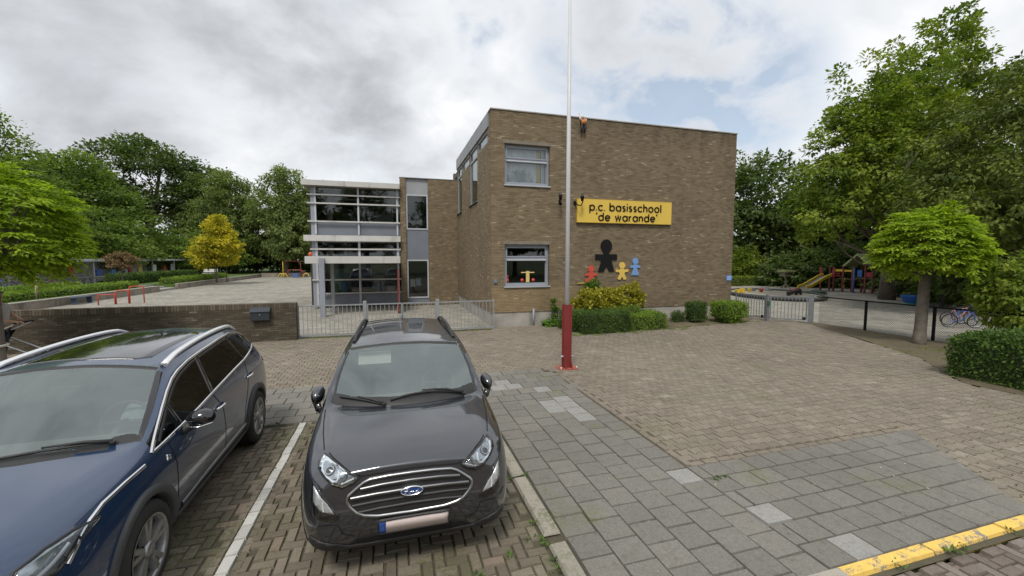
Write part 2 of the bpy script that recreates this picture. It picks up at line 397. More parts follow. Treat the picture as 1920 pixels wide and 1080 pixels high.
# infill beside the line and the pale marker blocks
ys = np.arange(2.2, 6.74, 0.105); cl = np.concatenate([np.c_[np.full(len(ys), -1.452), ys], np.c_[np.full(len(ys), -1.262), ys]])
pieces('parking_bay_infill', cl, np.full(len(cl), 0.075), np.full(len(cl), 0.1), rng.random(len(cl)), M_bay, bev=0.008)
M_mark = paver_mat('pale_marker_blocks', [(0.0, (0.40, 0.40, 0.38)), (1.0, (0.52, 0.52, 0.50))], speck=0.25)
for x in (-1.357, -5.0):
    ys = np.arange(2.25, 6.66, 0.208); cm = np.c_[np.full(len(ys), x), ys] + rng.normal(0, 0.002, (len(ys), 2))
    pieces('parking_line', cm, np.full(len(ys), 0.10), np.full(len(ys), 0.20), rng.random(len(ys)), M_mark, z=0.006, bev=0.006)
# kerb between the bay and the footpath
M_kerb = paver_mat('concrete_kerb', [(0.0, (0.25, 0.235, 0.20)), (1.0, (0.33, 0.31, 0.27))], ((0.12, 0.13, 0.06), 0.5))
yk = np.array([2.66, 3.80, 4.95, 6.10]); pieces('kerb', np.c_[np.full(4, 1.335), yk], np.full(4, 0.165), np.array([1.04, 1.0, 1.2, 1.06]), rng.random(4), M_kerb, z=0.030, bev=0.016, tilt=0.003)
# footpath slabs, the long columns beside the bay, the strip behind it and the crossing block
S = 0.3133
M_slab = paver_mat('grey_path_slabs', [(0.0, (0.146, 0.140, 0.127)), (0.6, (0.158, 0.152, 0.138)), (0.93, (0.174, 0.166, 0.149)), (0.94, (0.225, 0.222, 0.215)), (1.0, (0.25, 0.247, 0.24))], ((0.13, 0.15, 0.05), 0.56), speck=0.6, spscale=52)
cs, ws, hs, rv = [], [], [], []
pale = [(2.73, 7.10), (2.95, 6.60), (2.95, 6.28), (2.95, 5.97), (2.95, 5.66), (2.64, 6.42), (2.64, 6.11), (3.22, 3.82), (2.1, 7.8), (1.95, 7.5), (2.3, 7.45)]
for i in range(6):
    x = 1.44 + S * (i + 0.5)
    for j in range(-1, 18):
        y = 2.06 + 0.293 * (j + 0.5) + (0.147 if i % 2 else 0.0)
        y0_, y1_ = y - .1425, min(y + .1425, 6.735)
        if y > 2.16 and y1_ - y0_ > .04: cs.append((x, (y0_ + y1_) / 2)); ws.append(S - .007); hs.append(y1_ - y0_); rv.append(rng.random() * 0.92)
for j in range(6):
    y = 6.74 + S * (j + 0.5)
    for i in range(-42, 7):
        x = 1.44 + S * (i + 0.5) + (0.157 if j % 2 else 0.0)
        if x < 3.45 - max(0, (y - 7.9)) * 0.3: cs.append((x, y)); ws.append(S - .007); hs.append(S - .007); rv.append(rng.random() * 0.92)
xe_ = lambda y: 5.90 + (y - 2.15) * 0.72          # slanting right hand edge of the crossing block
cut = []
for j in range(6):
    y = 2.297 + 0.2805 * (j + 0.5)
    for i in range(18):
        x = 3.33 + S * (i + 0.5) + (0.15 if j % 2 else 0.0); xr = x + S / 2
        if xr < xe_(y - .14): cs.append((x, y)); ws.append(S - .007); hs.append(0.2725); rv.append(rng.random() * 0.92)
        elif x - S / 2 < xe_(y + .14): cut.append((x - S / 2 + .003, x + S / 2 - .003, y - .1362, y + .1362))
    if j % 2: cs.append((3.33 + 0.072, y)); ws.append(0.14); hs.append(0.2725); rv.append(rng.random() * 0.9)
mb = MB(); ca_ = []
for (x0, x1, y0, y1) in cut:
    P = [(x0, y0), (x1, y0), (x1, y1), (x0, y1)]; Q = []
    for k in range(4):
        a_, b_ = P[k], P[(k + 1) % 4]; da, db = a_[0] - xe_(a_[1]), b_[0] - xe_(b_[1])
        if da <= 0: Q.append(a_)
        if da * db < 0: u = da / (da - db); Q.append((a_[0] + (b_[0] - a_[0]) * u, a_[1] + (b_[1] - a_[1]) * u))
    if len(Q) >= 3: n_ = len(Q); mb.add([(x, y, .008) for x, y in Q] + [(x, y, -.03) for x, y in Q], [tuple(range(n_))] + [(k, k + n_, (k + 1) % n_ + n_, (k + 1) % n_) for k in range(n_)]); ca_ += [rng.random() * .9] * (2 * n_)
o = kind(mb.build('footpath_cut_slabs', M_slab, bevel=.005), 'structure'); at_ = o.data.attributes.new('rnd', 'FLOAT', 'POINT'); at_.data.foreach_set('value', ca_)
pale += [(3.487, 2.998), (3.90, 2.43)]
cs = np.array(cs); rv = np.array(rv)
for p in pale:
    k = np.argmin(((cs - np.array(p)) ** 2).sum(1)); rv[k] = 0.95 + 0.05 * rng.random()
cs = cs + rng.normal(0, 0.0025, cs.shape)
pieces('footpath', cs, np.array(ws), np.array(hs) - .003, rv, M_slab, z=.008, bev=0.005, tilt=0.0025, zj=0.0018)
# forecourt: interlocking bone-shaped pavers
SOIL = [(15.4, 12.0), (14.75, 10.9), (13.95, 9.2), (13.2, 7.9), (12.7, 6.9), (11.7, 6.0), (10.95, 5.2), (11.0, 4.3), (11.6, 2.4), (12.2, -5), (60, -5), (60, 7.6), (15.75, 7.6), (15.75, 12.0)]
BED = [(6.2, 14.5), (6.2, 12.25), (9.45, 12.35), (13.6, 12.95), (14.2, 13.4), (14.2, 14.5)]
M_fore = paver_mat('forecourt_pavers', [(0.0, (0.166, 0.145, 0.117)), (0.5, (0.190, 0.166, 0.135)), (0.95, (0.210, 0.185, 0.151)), (1.0, (0.255, 0.229, 0.192))], ((0.14, 0.14, 0.07), 0.56), speck=0.55, spscale=60)
def bones(x0, x1, y0, y1, keep):
    Lb, p, d = 0.174, 0.146, 0.014
    a, b_ = p / 2 + d, p / 2 - d
    prof = [(-.5, a), (-.34, a), (-.2, b_), (.2, b_), (.34, a), (.5, a)]
    poly = np.array([(u * Lb, -v) for u, v in prof] + [(u * Lb, v) for u, v in reversed(prof)])
    cs = []
    for i in range(int((y1 - y0) / p) + 1):
        xs = np.arange(x0, x1, Lb) + (Lb / 2 if i % 2 else 0)
        cs.append(np.c_[xs, np.full(len(xs), y0 + (i + .5) * p)])
    cs = np.concatenate(cs); cs = cs[keep(cs)]; n = len(cs)
    cs = cs + rng.normal(0, 0.002, cs.shape)
    zc = rng.normal(0, 0.003, n); tx, ty = rng.normal(0, .007, n), rng.normal(0, .007, n)
    top = poly * (1 - 0.006 / 0.08); low = poly * 0.985
    V = np.zeros((n, 24, 3))
    for q, (pp, dz) in enumerate(((low, -0.024), (top, 0))):
        V[:, q * 12:(q + 1) * 12, 0] = cs[:, 0:1] + pp[None, :, 0]; V[:, q * 12:(q + 1) * 12, 1] = cs[:, 1:2] + pp[None, :, 1]
        V[:, q * 12:(q + 1) * 12, 2] = zc[:, None] + dz + (tx[:, None] * pp[None, :, 0] + ty[:, None] * pp[None, :, 1] if q else 0)
    f = [(k, (k + 1) % 12, (k + 1) % 12 + 12, k + 12) for k in range(12)]
    f += [(12, 13, 22, 23), (13, 14, 21, 22), (14, 15, 20, 21), (15, 16, 19, 20), (16, 17, 18, 19)]
    F = (np.array(f)[None] + (np.arange(n) * 24)[:, None, None]).reshape(-1, 4)
    r = np.clip(rng.random(n) * 0.9 + rng.normal(0, .05, n), 0, 1); r[rng.random(n) < 0.02] = 0.97
    return np_mesh('forecourt', V.reshape(-1, 3), F, np.repeat(r, 24))
def keep_fore(c):
    x, y = c[:, 0], c[:, 1]
    k = (y < 13.85) | ((x > 3.3) & (y < 14.3) & (x < 6.6))
    k &= ~((x < 3.44 - np.maximum(0, y - 7.9) * 0.3) & (y < 8.66))
    k &= ~((y < 4.06) & (x < 5.86 + (y - 2.15) * 0.72)) & (y > 2.36)
    return k & ~inside(SOIL, x, y) & ~inside(BED, x, y)
kind(link('forecourt', bones(-12.0, 15.4, 2.35, 14.3, keep_fore), M_fore), 'structure')
# brown edging course between the slabs and the forecourt
ye = np.arange(4.10, 7.9, 0.208); ce = np.c_[np.full(len(ye), 3.40), ye]
xe = np.arange(3.50, 7.2, 0.208); ce2 = np.c_[xe, np.full(len(xe), 4.02)]
wv = np.concatenate([np.full(len(ye), .1), np.full(len(xe), .2)]); hv = np.concatenate([np.full(len(ye), .2), np.full(len(xe), .09)])
pieces('forecourt_edging', np.concatenate([ce, ce2]), wv, hv, rng.random(len(wv)) * 0.7, M_fore, z=.009, bev=0.006, drop=.03)
# painted kerb along the street and the first courses of the street
m, t, b = new_mat('worn_yellow_kerb_paint')
tc = t.add('ShaderNodeTexCoord').outputs['Object']
worn = t.math('MULTIPLY_ADD', t.noise(tc, 55, 6, 0.75), 0.55, t.math('MULTIPLY', t.noise(tc, 7, 4, 0.6), 0.6))
bc = t.ramp(t.noise(tc, 30, 5, 0.7), [(0.3, (0.20, 0.18, 0.15)), (0.7, (0.30, 0.27, 0.23))])
yc = t.ramp(t.noise(tc, 12, 5, 0.7), [(0.3, (0.72, 0.47, 0.09)), (0.7, (0.82, 0.56, 0.15))])
t.link(t.mix(t.maprange(worn, 0.605, 0.65), yc, bc), b.inputs['Base Color']); b.inputs['Roughness'].default_value = 0.8
M_yel = m
xk = np.arange(3.88, 14.0, 1.0); pieces('yellow_kerb', np.c_[xk, np.full(len(xk), 2.235)], np.full(len(xk), 0.992), np.full(len(xk), 0.125), rng.random(len(xk)), M_yel, z=0.012, bev=0.014, drop=0.09, tilt=0.001)
xg = np.arange(1.93, 3.4, 1.0); pieces('street_kerb', np.c_[xg, np.full(len(xg), 2.235)], np.full(len(xg), 0.99), np.full(len(xg), 0.125), rng.random(len(xg)), M_kerb, z=0.012, bev=0.014, drop=0.09, tilt=0.001)
xg = np.arange(-7.5, 1.3, 1.0); pieces('street_kerb', np.c_[xg, np.full(len(xg), 2.075)], np.full(len(xg), 0.99), np.full(len(xg), 0.12), rng.random(len(xg)), M_kerb, z=-0.004, bev=0.014, drop=0.09, tilt=0.001)
M_st2 = paver_mat('street_brick_pieces', [(0.0, (0.125, 0.105, 0.09)), (0.6, (0.165, 0.14, 0.122)), (1.0, (0.21, 0.185, 0.165))], None)
c, w, h = herringbone(1.6, 10.0, 0.7, 2.14)
pieces('street_bricks', c + rng.normal(0, .002, c.shape), w, h, rng.random(len(c)), M_st2, z=-0.032, bev=0.007)
# soil verge on the right and planting strip along the school wall, gently uneven
def rough_sheet(name, poly, step, z, amp, m, seed):
    xs = [p[0] for p in poly]; ys = [p[1] for p in poly]; bm = bmesh.new()
    f = bm.faces.new([bm.verts.new((x, y, 0)) for x, y in poly])
    for ax, lo, hi in ((0, min(xs), max(xs)), (1, min(ys), max(ys))):
        k = lo + step
        while k < hi:
            no = (1, 0, 0) if ax == 0 else (0, 1, 0)
            bmesh.ops.bisect_plane(bm, geom=bm.verts[:] + bm.edges[:] + bm.faces[:], plane_co=(k, 0, 0) if ax == 0 else (0, k, 0), plane_no=no); k += step
    from mathutils import noise as mn
    for v in bm.verts:
        e = 0.0 if v.is_boundary else 1.0
        v.co.z = z + e * amp * (0.6 + mn.noise(Vector((v.co.x * 0.9, v.co.y * 0.9, seed))) + 0.5 * mn.noise(Vector((v.co.x * 3, v.co.y * 3, seed))))
    me = bpy.data.meshes.new(name); bm.to_mesh(me); bm.free()
    me.polygons.foreach_set('use_smooth', [True] * len(me.polygons))
    return kind(link(name, me, m), 'structure')
SOIL2 = [(x, y) if x < 55 else (24.0, y) for x, y in SOIL]
rough_sheet('soil_verge', SOIL2, 0.5, 0.004, 0.035, M_soil, 1.0)
rough_sheet('planting_bed', BED, 0.3, 0.004, 0.05, M_soil, 4.0)
# raised lawn with its path, beyond the yard on the left
mb = MB(); mb.box(-90, 12, -0.5, -17.22, 37.3, 0.36).box(-90, 37.3, -0.5, -19.6, 40.0, 0.36).box(-90, 40.0, -0.5, -17.22, 120, 0.36).box(-17.2, 62.3, -0.5, 90, 120, 0.30)
kind(mb.build('lawn_terrace', M_lawn), 'structure')
M_path = ground_mat('gravel_path', (0.26, 0.25, 0.22), (0.33, 0.32, 0.28), (0.38, 0.36, 0.32), 1.0)
flat('garden_path', [(-23.4, 26), (-21.9, 26), (-21.2, 37.3), (-19.6, 37.3), (-19.6, 40), (-21.0, 40), (-20.0, 53), (-23.4, 53)], 0.368, M_path)
mb = MB()
for k in range(3): mb.box(-19.59 + .003 * k, 37.31 + .004 * k, -0.3 + .01 * k, -17.1 - 0.75 * k, 39.99 - .004 * k, 0.12 * (k + 1) - 0.002)
kind(mb.build('garden_steps', mat('step_concrete', (0.33, 0.31, 0.28), 0.9, var=0.2, scale=3)), 'structure')
# ------------------------------------------------------------------ the school
BST = [(0.0, (0.165, 0.122, 0.074)), (0.30, (0.205, 0.156, 0.096)), (0.62, (0.236, 0.182, 0.114)), (0.95, (0.262, 0.204, 0.128)), (0.985, (0.31, 0.25, 0.165)), (1.0, (0.38, 0.32, 0.22))]
M_brick = brick_mat('school_brick', BST, (0.125, 0.108, 0.085), stain=(6.6, 8.6, 0.8), patch=(5.66, 1.40, (0.27, 0.205, 0.115)))
M_brick2 = brick_mat('wing_brick', BST, (0.125, 0.108, 0.085), stain=(6.6, 8.6, 0.4))
M_conc = mat('plinth_concrete', (0.33, 0.31, 0.28), 0.9, var=0.22, scale=1.6, dirt=((0.17, 0.16, 0.13), 0.52), bump=0.3)
M_frame = mat('window_frame_paint', (0.27, 0.29, 0.335), 0.45, var=0.08, scale=2)
M_framel = mat('pale_frame_paint', (0.46, 0.48, 0.52), 0.5, var=0.08, scale=2)
M_alu = mat('weathered_aluminium', (0.50, 0.52, 0.55), 0.35, metal=0.5, var=0.1, scale=1.5)
M_fascia = mat('roof_edge_metal', (0.27, 0.28, 0.295), 0.5, metal=0.2, var=0.12, scale=1.0)
M_white = mat('weathered_white_fascia', (0.50, 0.495, 0.475), 0.7, var=0.08, scale=2.5, dirt=((0.36, 0.35, 0.33), 0.55))
M_panel = mat('grey_infill_panel', (0.17, 0.19, 0.225), 0.45, var=0.12, scale=1.2)
M_panelL = mat('light_infill_panel', (0.30, 0.31, 0.33), 0.5, var=0.12, scale=1.2)
M_glass = glass_mat('window_glass', (0.90, 0.92, 0.93), 0.04)
M_glassd = glass_mat('dark_window_glass', (0.72, 0.74, 0.74), 0.05)
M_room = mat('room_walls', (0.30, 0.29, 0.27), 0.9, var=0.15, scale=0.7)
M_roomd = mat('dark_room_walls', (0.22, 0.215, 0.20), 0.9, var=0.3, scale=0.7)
M_curt = mat('pale_curtain', (0.78, 0.80, 0.82), 0.9, var=0.05, scale=3)
M_curty = mat('yellow_curtain', (0.72, 0.56, 0.16), 0.9, var=0.05, scale=3)
M_black = mat('black_paint', (0.010, 0.010, 0.011), 0.75, spec=.15)
M_red = mat('red_paint', (0.19, 0.024, 0.022), 0.5, var=0.18, scale=3, dirt=((0.22, 0.06, 0.05), 0.62))
M_roof = mat('bitumen_roof', (0.09, 0.09, 0.09), 0.95, var=0.2, scale=1)

school = thing('school_building', 'two storey brown brick school with flat roof, yellow name board and a glazed wing behind', 'school', (3.42, 14.44, 0))
OX, OY = 3.42, 14.44
def sx(x): return x - OX
def sy(y): return y - OY
def wall(name, axis, fixed, u0, u1, z0, z1, openings, depth, m, parent, back=0.3):
    """a wall in the plane x=fixed or y=fixed with real openings and reveals (depth>0 goes +y or +x)"""
    us = sorted({u0, u1, *[o[0] for o in openings], *[o[1] for o in openings]})
    zs = sorted({z0, z1, *[o[2] for o in openings], *[o[3] for o in openings]})
    mb = MB()
    P = (lambda u, z, d: (u, fixed + d, z)) if axis == 'y' else (lambda u, z, d: (fixed + d, u, z))
    for i in range(len(us) - 1):
        for j in range(len(zs) - 1):
            uc, zc = (us[i] + us[i + 1]) / 2, (zs[j] + zs[j + 1]) / 2
            if any(o[0] < uc < o[1] and o[2] < zc < o[3] for o in openings): continue
            q = [P(us[i], zs[j], 0), P(us[i + 1], zs[j], 0), P(us[i + 1], zs[j + 1], 0), P(us[i], zs[j + 1], 0)]
            mb.quad(*q); mb.quad(*[P(a, b, back) for a, b in ((us[i], zs[j]), (us[i], zs[j + 1]), (us[i + 1], zs[j + 1]), (us[i + 1], zs[j]))])
    for (a, b, c, d) in openings + [(u0, u1, z0, z1)]:
        for (p, q) in (((a, c), (b, c)), ((b, c), (b, d)), ((b, d), (a, d)), ((a, d), (a, c))):
            mb.quad(P(*p, 0), P(*q, 0), P(*q, back), P(*p, back))
    return mb.build(name, m, parent, recalc=False)
W1, W2 = (3.91, 5.65, 5.10, 6.59), (3.91, 5.65, 1.42, 3.00)
o2 = [(sx(a), sx(b), c, d) for a, b, c, d in (W1, W2)]
wall('front_wall', 'y', 0.0, 0.0, sx(14.10), 0.51, 7.72, o2, 0.3, M_brick, school)
clere = [(sy(15.0), sy(16.85), 6.72, 7.20), (sy(16.90), sy(18.66), 4.83, 7.20), (sy(18.72), sy(20.80), 6.72, 7.20), (sy(20.86), sy(22.30), 4.83, 7.20)]
wall('side_wall', 'x', 0.0, sy(14.742), sy(22.4), 0.51, 7.22, clere, 0.3, M_brick, school)
mb = MB(); mb.box(sx(13.8), sy(14.742), 0.51, sx(14.10), sy(26), 7.72); mb.box(0.3, sy(25.7), 0.51, sx(13.8), sy(26), 7.7); mb.build('rear_walls', M_brick, school)
mb = MB(); mb.box(0.025, 0.025, -0.3, sx(14.075), sy(14.74), 0.508); mb.box(0.025, sy(14.74), -0.3, 0.3, sy(22.4), 0.508); mb.box(sx(13.8), sy(14.74), -0.3, sx(14.075), sy(26), 0.508); mb.build('plinth', M_conc, school)
mb = MB(); mb.box(0.31, 0.31, 7.30, sx(13.79), sy(25.69), 7.55); mb.build('roof', M_roof, school)
mb = MB(); mb.box(-0.03, -0.03, 7.722, sx(14.13), 0.33, 7.765); mb.box(sx(13.77), 0.33, 7.722, sx(14.13), sy(26.03), 7.765); mb.build('parapet_coping', M_conc, school, 0.006)
mb = MB(); mb.box(-0.035, 0.335, 7.225, 0.31, sy(22.42), 7.745)
for k in range(8): mb.box(-0.045, 0.45 + k * 1.0, 7.225, -0.036, 0.47 + k * 1.0, 7.745)
mb.build('roof_fascia', M_fascia, school)
def frame_rect(mb, P, u0, u1, z0, z1, w, d0, d1, mi=0):
    """rectangular frame of four butted bars"""
    def bar(a, b, c, d):
        p = [P(a, c, d0), P(b, d, d1)]; mb.box(*p[0], *p[1], mi)
    bar(u0, u1, z0, z0 + w); bar(u0, u1, z1 - w, z1); bar(u0, u0 + w, z0 + w, z1 - w); bar(u1 - w, u1, z0 + w, z1 - w)
PY = lambda f: (lambda u, z, d: (u, f + d, z))
PX = lambda f: (lambda u, z, d: (f + d, u, z))
def front_window(o, ztr, curtain):
    u0, u1, z0, z1 = o; P = PY(0.0)
    mb = MB(); frame_rect(mb, P, u0 + .003, u1 - .003, z0 + .045, z1 - .003, 0.075, 0.13, 0.22)
    mb.box(u0 + .078, 0.135, ztr - .045, u1 - .078, 0.215, ztr + .045)
    frame_rect(mb, P, u0 + .08, u1 - .08, ztr + .047, z1 - .08, 0.05, 0.115, 0.19); frame_rect(mb, P, u0 + .08, u1 - .08, z0 + .122, ztr - .047, 0.04, 0.14, 0.20)
    w = mb.build('window', M_frame, school, 0.004)
    mb = MB(); mb.box(u0 + .12, 0.16, ztr + .09, u1 - .12, 0.168, z1 - .12); mb.box(u0 + .11, 0.162, z0 + .155, u1 - .11, 0.17, ztr - .08); mb.build('pane', M_glass if curtain else M_glassd, w)
    mb = MB(); mb.box(u0 - .03, -0.05, z0 - .005, u1 + .03, 0.13, z0 + .043); mb.build('sill', M_alu, w, 0.004)
    mb = MB(); mb.box(u0 + .1, 0.06, ztr - .075, u1 - .1, 0.128, ztr - .03); mb.build('vent_bar', M_framel, w, 0.01)
    if curtain:
        mb = MB(); n = 60; ua, ub = u0 + .08, u1 - .10
        def cur(a, b, mi, n, zl):
            vs = []; 
            for i in range(n + 1):
                u = a + (b - a) * i / n; y = 0.30 + (0.02 if i % 2 else -0.015)
                vs += [(u, y, zl), (u, y, z1 - .06)]
            mb.add(vs, [(2 * i, 2 * i + 2, 2 * i + 3, 2 * i + 1) for i in range(n)], mi)
        cur(ua, u1 - .42, 0, 46, z0 + .06); cur(u1 - .41, u1 - .27, 1, 5, z0 + .06); cur(u1 - .26, ub, 0, 8, z0 + .06)
        mb.build('curtain', [M_curt, M_curty], w, recalc=False)
    return w
front_window(o2[0], 6.05, True); front_window(o2[1], 2.48, False)
for (u0, u1, z0, z1) in o2:
    mb = MB(); mb.box(u0 - .06, -0.012, z1 + .002, u1 + .04, 0.1, z1 + .115); mb.build('lintel', mat('lintel_concrete', (0.20, 0.175, 0.14), 0.9, var=0.2, scale=4), school, 0.004)
def side_window(o, tall):
    u0, u1, z0, z1 = o; P = PX(0.0); mb = MB()
    frame_rect(mb, P, u0 + .003, u1 - .003, z0 + .003, z1 - .003, 0.07, 0.03, 0.14)
    if tall: mb.box(0.035, u0 + .073, 6.66, 0.135, u1 - .073, 6.75)
    w = mb.build('window', M_fascia, school, 0.004)
    mb = MB(); mb.box(0.075, u0 + .06, z0 + .06, 0.083, u1 - .06, z1 - .06); mb.build('pane', M_glass, w)
    if tall: mb = MB(); mb.box(-0.05, u0 - .02, z0 - .045, 0.03, u1 + .02, z0 - .002); mb.build('sill', M_black, w)
for k, o in enumerate(clere): side_window(o, k % 2)
# the rooms behind: floors, back walls, ceilings
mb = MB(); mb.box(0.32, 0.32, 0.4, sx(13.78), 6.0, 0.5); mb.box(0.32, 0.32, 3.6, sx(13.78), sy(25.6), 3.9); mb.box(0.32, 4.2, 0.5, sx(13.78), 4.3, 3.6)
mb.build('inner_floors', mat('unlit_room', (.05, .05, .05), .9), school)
# glazed wing behind
WY = sy(22.4)
wall('wing_wall', 'y', WY, sx(0.43), -0.002, 0.0, 6.67, [(sx(0.72), sx(1.87), 0.06, 6.669)], 0.3, M_brick2, school)
mb = MB(); mb.box(sx(0.41), WY - .02, 6.671, -0.002, WY + .3, 6.70); mb.build('wing_coping', M_fascia, school)
xa, xb = sx(0.72), sx(1.87); yd = WY + 0.10
mb = MB(); mb.box(xa + .002, yd, 5.84, xb - .002, yd + .05, 6.665); mb.build('upper_panel', M_panelL, school)
mb = MB(); mb.box(xa + .002, yd, 2.42, xb - .002, yd + .05, 4.00); mb.build('middle_panel', M_panel, school)
mb = MB(); mb.box(xa + .002, yd, 0.06, xb - .002, yd + .05, 0.36); mb.build('lower_panel', M_panel, school)
for (z0, z1) in ((4.0, 5.84), (0.36, 2.42)):
    mb = MB(); frame_rect(mb, PY(WY), xa + .01, xb - .01, z0 + .004, z1 - .004, 0.07, 0.07, 0.16); w = mb.build('window', M_framel, school, 0.004)
    mb = MB(); mb.box(xa + .07, WY + .11, z0 + .07, xb - .07, WY + .118, z1 - .07); mb.build('pane', M_glassd, w)
    if z0 < 1:
        mb = MB()
        for (a, b, c, d, mi) in ((.17, .42, 1.22, 1.62, 0), (.46, .72, 1.27, 1.66, 1)): mb.box(xa + a, WY + .125, z0 + c - .6, xa + b, WY + .128, z0 + d - .6, mi)
        mb.build('notice', [mat('notice_paper', (0.75, 0.74, 0.70), 0.9, var=0.12, scale=14), mat('blue_notice_paper', (0.45, 0.58, 0.72), 0.9, var=0.25, scale=12)], w)
# curtain wall
gx0, gx1 = sx(-3.72), sx(0.42); GY = WY + 0.05
def strip(name, z0, z1, m, y0=0.05, y1=0.12, x0=gx0, x1=gx1): mb = MB(); mb.box(x0, GY + y0, z0, x1, GY + y1, z1); return mb.build(name, m, school)
strip('upper_spandrel_panel', 3.66, 4.30, M_panel); strip('lower_spandrel_panel', 0.10, 0.70, M_panel)
for nm, z0, z1 in (('window', 4.34, 6.00), ('window', 0.74, 3.32)):
    mb = MB(); mb.box(gx0 + .1, GY + .02, z0, gx1 - .02, GY + .028, z1); w = mb.build('glazing', M_glassd, school)
for x in (-3.62, -1.62, 0.28):
    mb = MB(); mb.box(sx(x) - .04, GY - .05, 3.68, sx(x) + .04, GY + .018, 6.02); mb.build('upper_mullion', M_framel, school)
    mb = MB(); mb.box(sx(x) - .05, GY - .05, 0.1, sx(x) + .05, GY + .018, 3.33); mb.build('lower_mullion', M_framel, school)
for (z, h, x0) in ((5.63, .032, -3.98), (5.21, .035, -3.98), (4.32, .035, -3.98), (2.95, .04, -3.9), (1.41, .035, -3.85), (0.72, .03, -3.6)):
    mb = MB(); mb.box(sx(x0), GY - .13, z - h, gx1, GY - .052, z + h); mb.build('transom', M_white, school, 0.006)
mb = MB(); mb.box(sx(-3.83), GY - .04, 0.0, sx(-3.66), GY + .2, 6.02); mb.build('corner_column', M_frame, school)
mb = MB(); mb.box(sx(-4.12), WY + 1.2, 0.0, sx(-3.98), WY + 1.5, 5.9); mb.box(sx(-4.0), WY + 1.5, 0, sx(-3.85), WY + 8, 6.0); mb.build('dark_end_wall', mat('dark_brick_end', (0.05, 0.045, 0.04), 0.9, var=0.3), school)
mb = MB(); mb.box(sx(-4.16), WY - .35, 6.03, sx(0.42), WY + 8, 6.29); mb.build('wing_roof', M_white, school, 0.008)
mb = MB(); mb.box(sx(-4.10), WY - .28, 6.02, sx(0.40), WY + 7.9, 6.028); mb.build('eaves_soffit', mat('soffit_boards', (0.24, 0.21, 0.17), 0.8, var=0.15), school)
mb = MB(); mb.box(sx(-4.14), WY - .3, 3.34, sx(0.42), WY + .04, 3.63); mb.build('middle_fascia', M_white, school, 0.008)
mb = MB(); mb.box(sx(-3.58), sy(19.2), 2.27, sx(0.34), WY - .1, 2.58); mb.build('entrance_canopy', M_white, school, 0.008)
mb = MB(); mb.box(sx(-3.02), sy(19.02), -0.05, sx(-2.80), sy(19.19), 2.50); mb.build('canopy_post', M_frame, school, 0.006)
mb = MB(); mb.box(sx(-2.74), sy(20.4), -0.05, sx(-2.60), sy(20.54), 2.268); mb.build('canopy_post', M_fascia, school)
mb = MB(); mb.box(sx(0.19), sy(19.3), 0.0, sx(0.25), sy(20.25), 1.98); mb.box(sx(0.15), sy(19.6), 0.95, sx(0.187), sy(19.9), 1.02); mb.build('red_door', M_red, school, 0.004)
# inside of the glazed wing
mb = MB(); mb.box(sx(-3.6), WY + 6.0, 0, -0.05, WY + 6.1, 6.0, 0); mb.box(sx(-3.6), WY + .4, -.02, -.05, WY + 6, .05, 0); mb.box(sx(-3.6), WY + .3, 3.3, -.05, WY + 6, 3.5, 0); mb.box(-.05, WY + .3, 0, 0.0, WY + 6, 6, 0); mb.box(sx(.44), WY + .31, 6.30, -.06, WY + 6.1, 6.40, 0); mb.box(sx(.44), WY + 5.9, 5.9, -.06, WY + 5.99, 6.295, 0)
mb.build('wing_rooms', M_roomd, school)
FM = [mat('board_green', (0.10, 0.16, 0.14), .7), mat('table_wood', (0.30, 0.21, 0.12), .6), M_room, mat('green_poster', (0.22, 0.42, 0.16), .8), mat('blue_poster', (0.12, 0.28, 0.45), .8), M_curt]
for nm, x, y, w_, z0, h_, mi in [('green_board', -3.2, 2.4, .9, 0.7, 1.2, 0), ('work_table', -2.1, 1.2, 1.1, 0.72, .08, 1), ('work_table', -.9, 1.3, 1.3, .72, .08, 1), ('cupboard', -1.2, 3.2, 1.5, .1, 2.0, 2), ('green_poster', -3.1, .6, .35, .72, .45, 3), ('blue_poster', -2.6, .55, .3, .72, .5, 4), ('blue_poster', -.95, .55, .35, .72, .5, 4), ('paper_stack', -.3, .5, .4, .72, .3, 5), ('pin_board', -2.0, 5.6, 1.5, 1.0, 1.1, 5), ('pin_board', -2.9, 4.8, 1.2, 4.3, .9, 2), ('pin_board', -1.0, 4.6, 1.1, 4.2, 1.0, 5), ('ceiling_lamp', -3.0, 2.5, 1.2, 5.75, .06, 5), ('ceiling_lamp', -1.2, 2.5, 1.0, 5.75, .06, 5), ('ceiling_lamp', -3.0, 2.8, 1.2, 3.05, .06, 5), ('ceiling_lamp', -1.2, 2.8, 1.0, 3.05, .06, 5)]:
    mb = MB(); mb.box(sx(x), WY + y, z0, sx(x) + w_, WY + y + .3, z0 + h_); mb.build(nm, FM[mi], school, .01)
# downpipe stubs, intercom and plate fixed to the wall
for x in (5.02, 6.55 - .6):
    mb = MB(); mb.tube([(sx(x), -0.03, -0.05), (sx(x), -0.03, 0.62)], 0.04, 8); mb.build('vent_pipe', M_frame, school)
mb = MB(); mb.box(sx(3.50), -0.05, 1.60, sx(3.62), -0.001, 1.73); mb.build('intercom', mat('intercom_blue_grey', (0.16, 0.20, 0.26), .5), school, .01)
mb = MB(); mb.box(sx(13.82), -0.02, 1.54, sx(14.09), -0.002, 1.75, 0)
for k in range(3): mb.box(sx(13.84), -0.023, 1.58 + .055 * k, sx(14.07), -0.0205, 1.60 + .055 * k, 1)
mb.build('blue_wall_plate', [mat('blue_enamel', (0.10, 0.25, 0.62), .4), mat('white_line_enamel', (0.5, 0.6, 0.78), .4)], school)

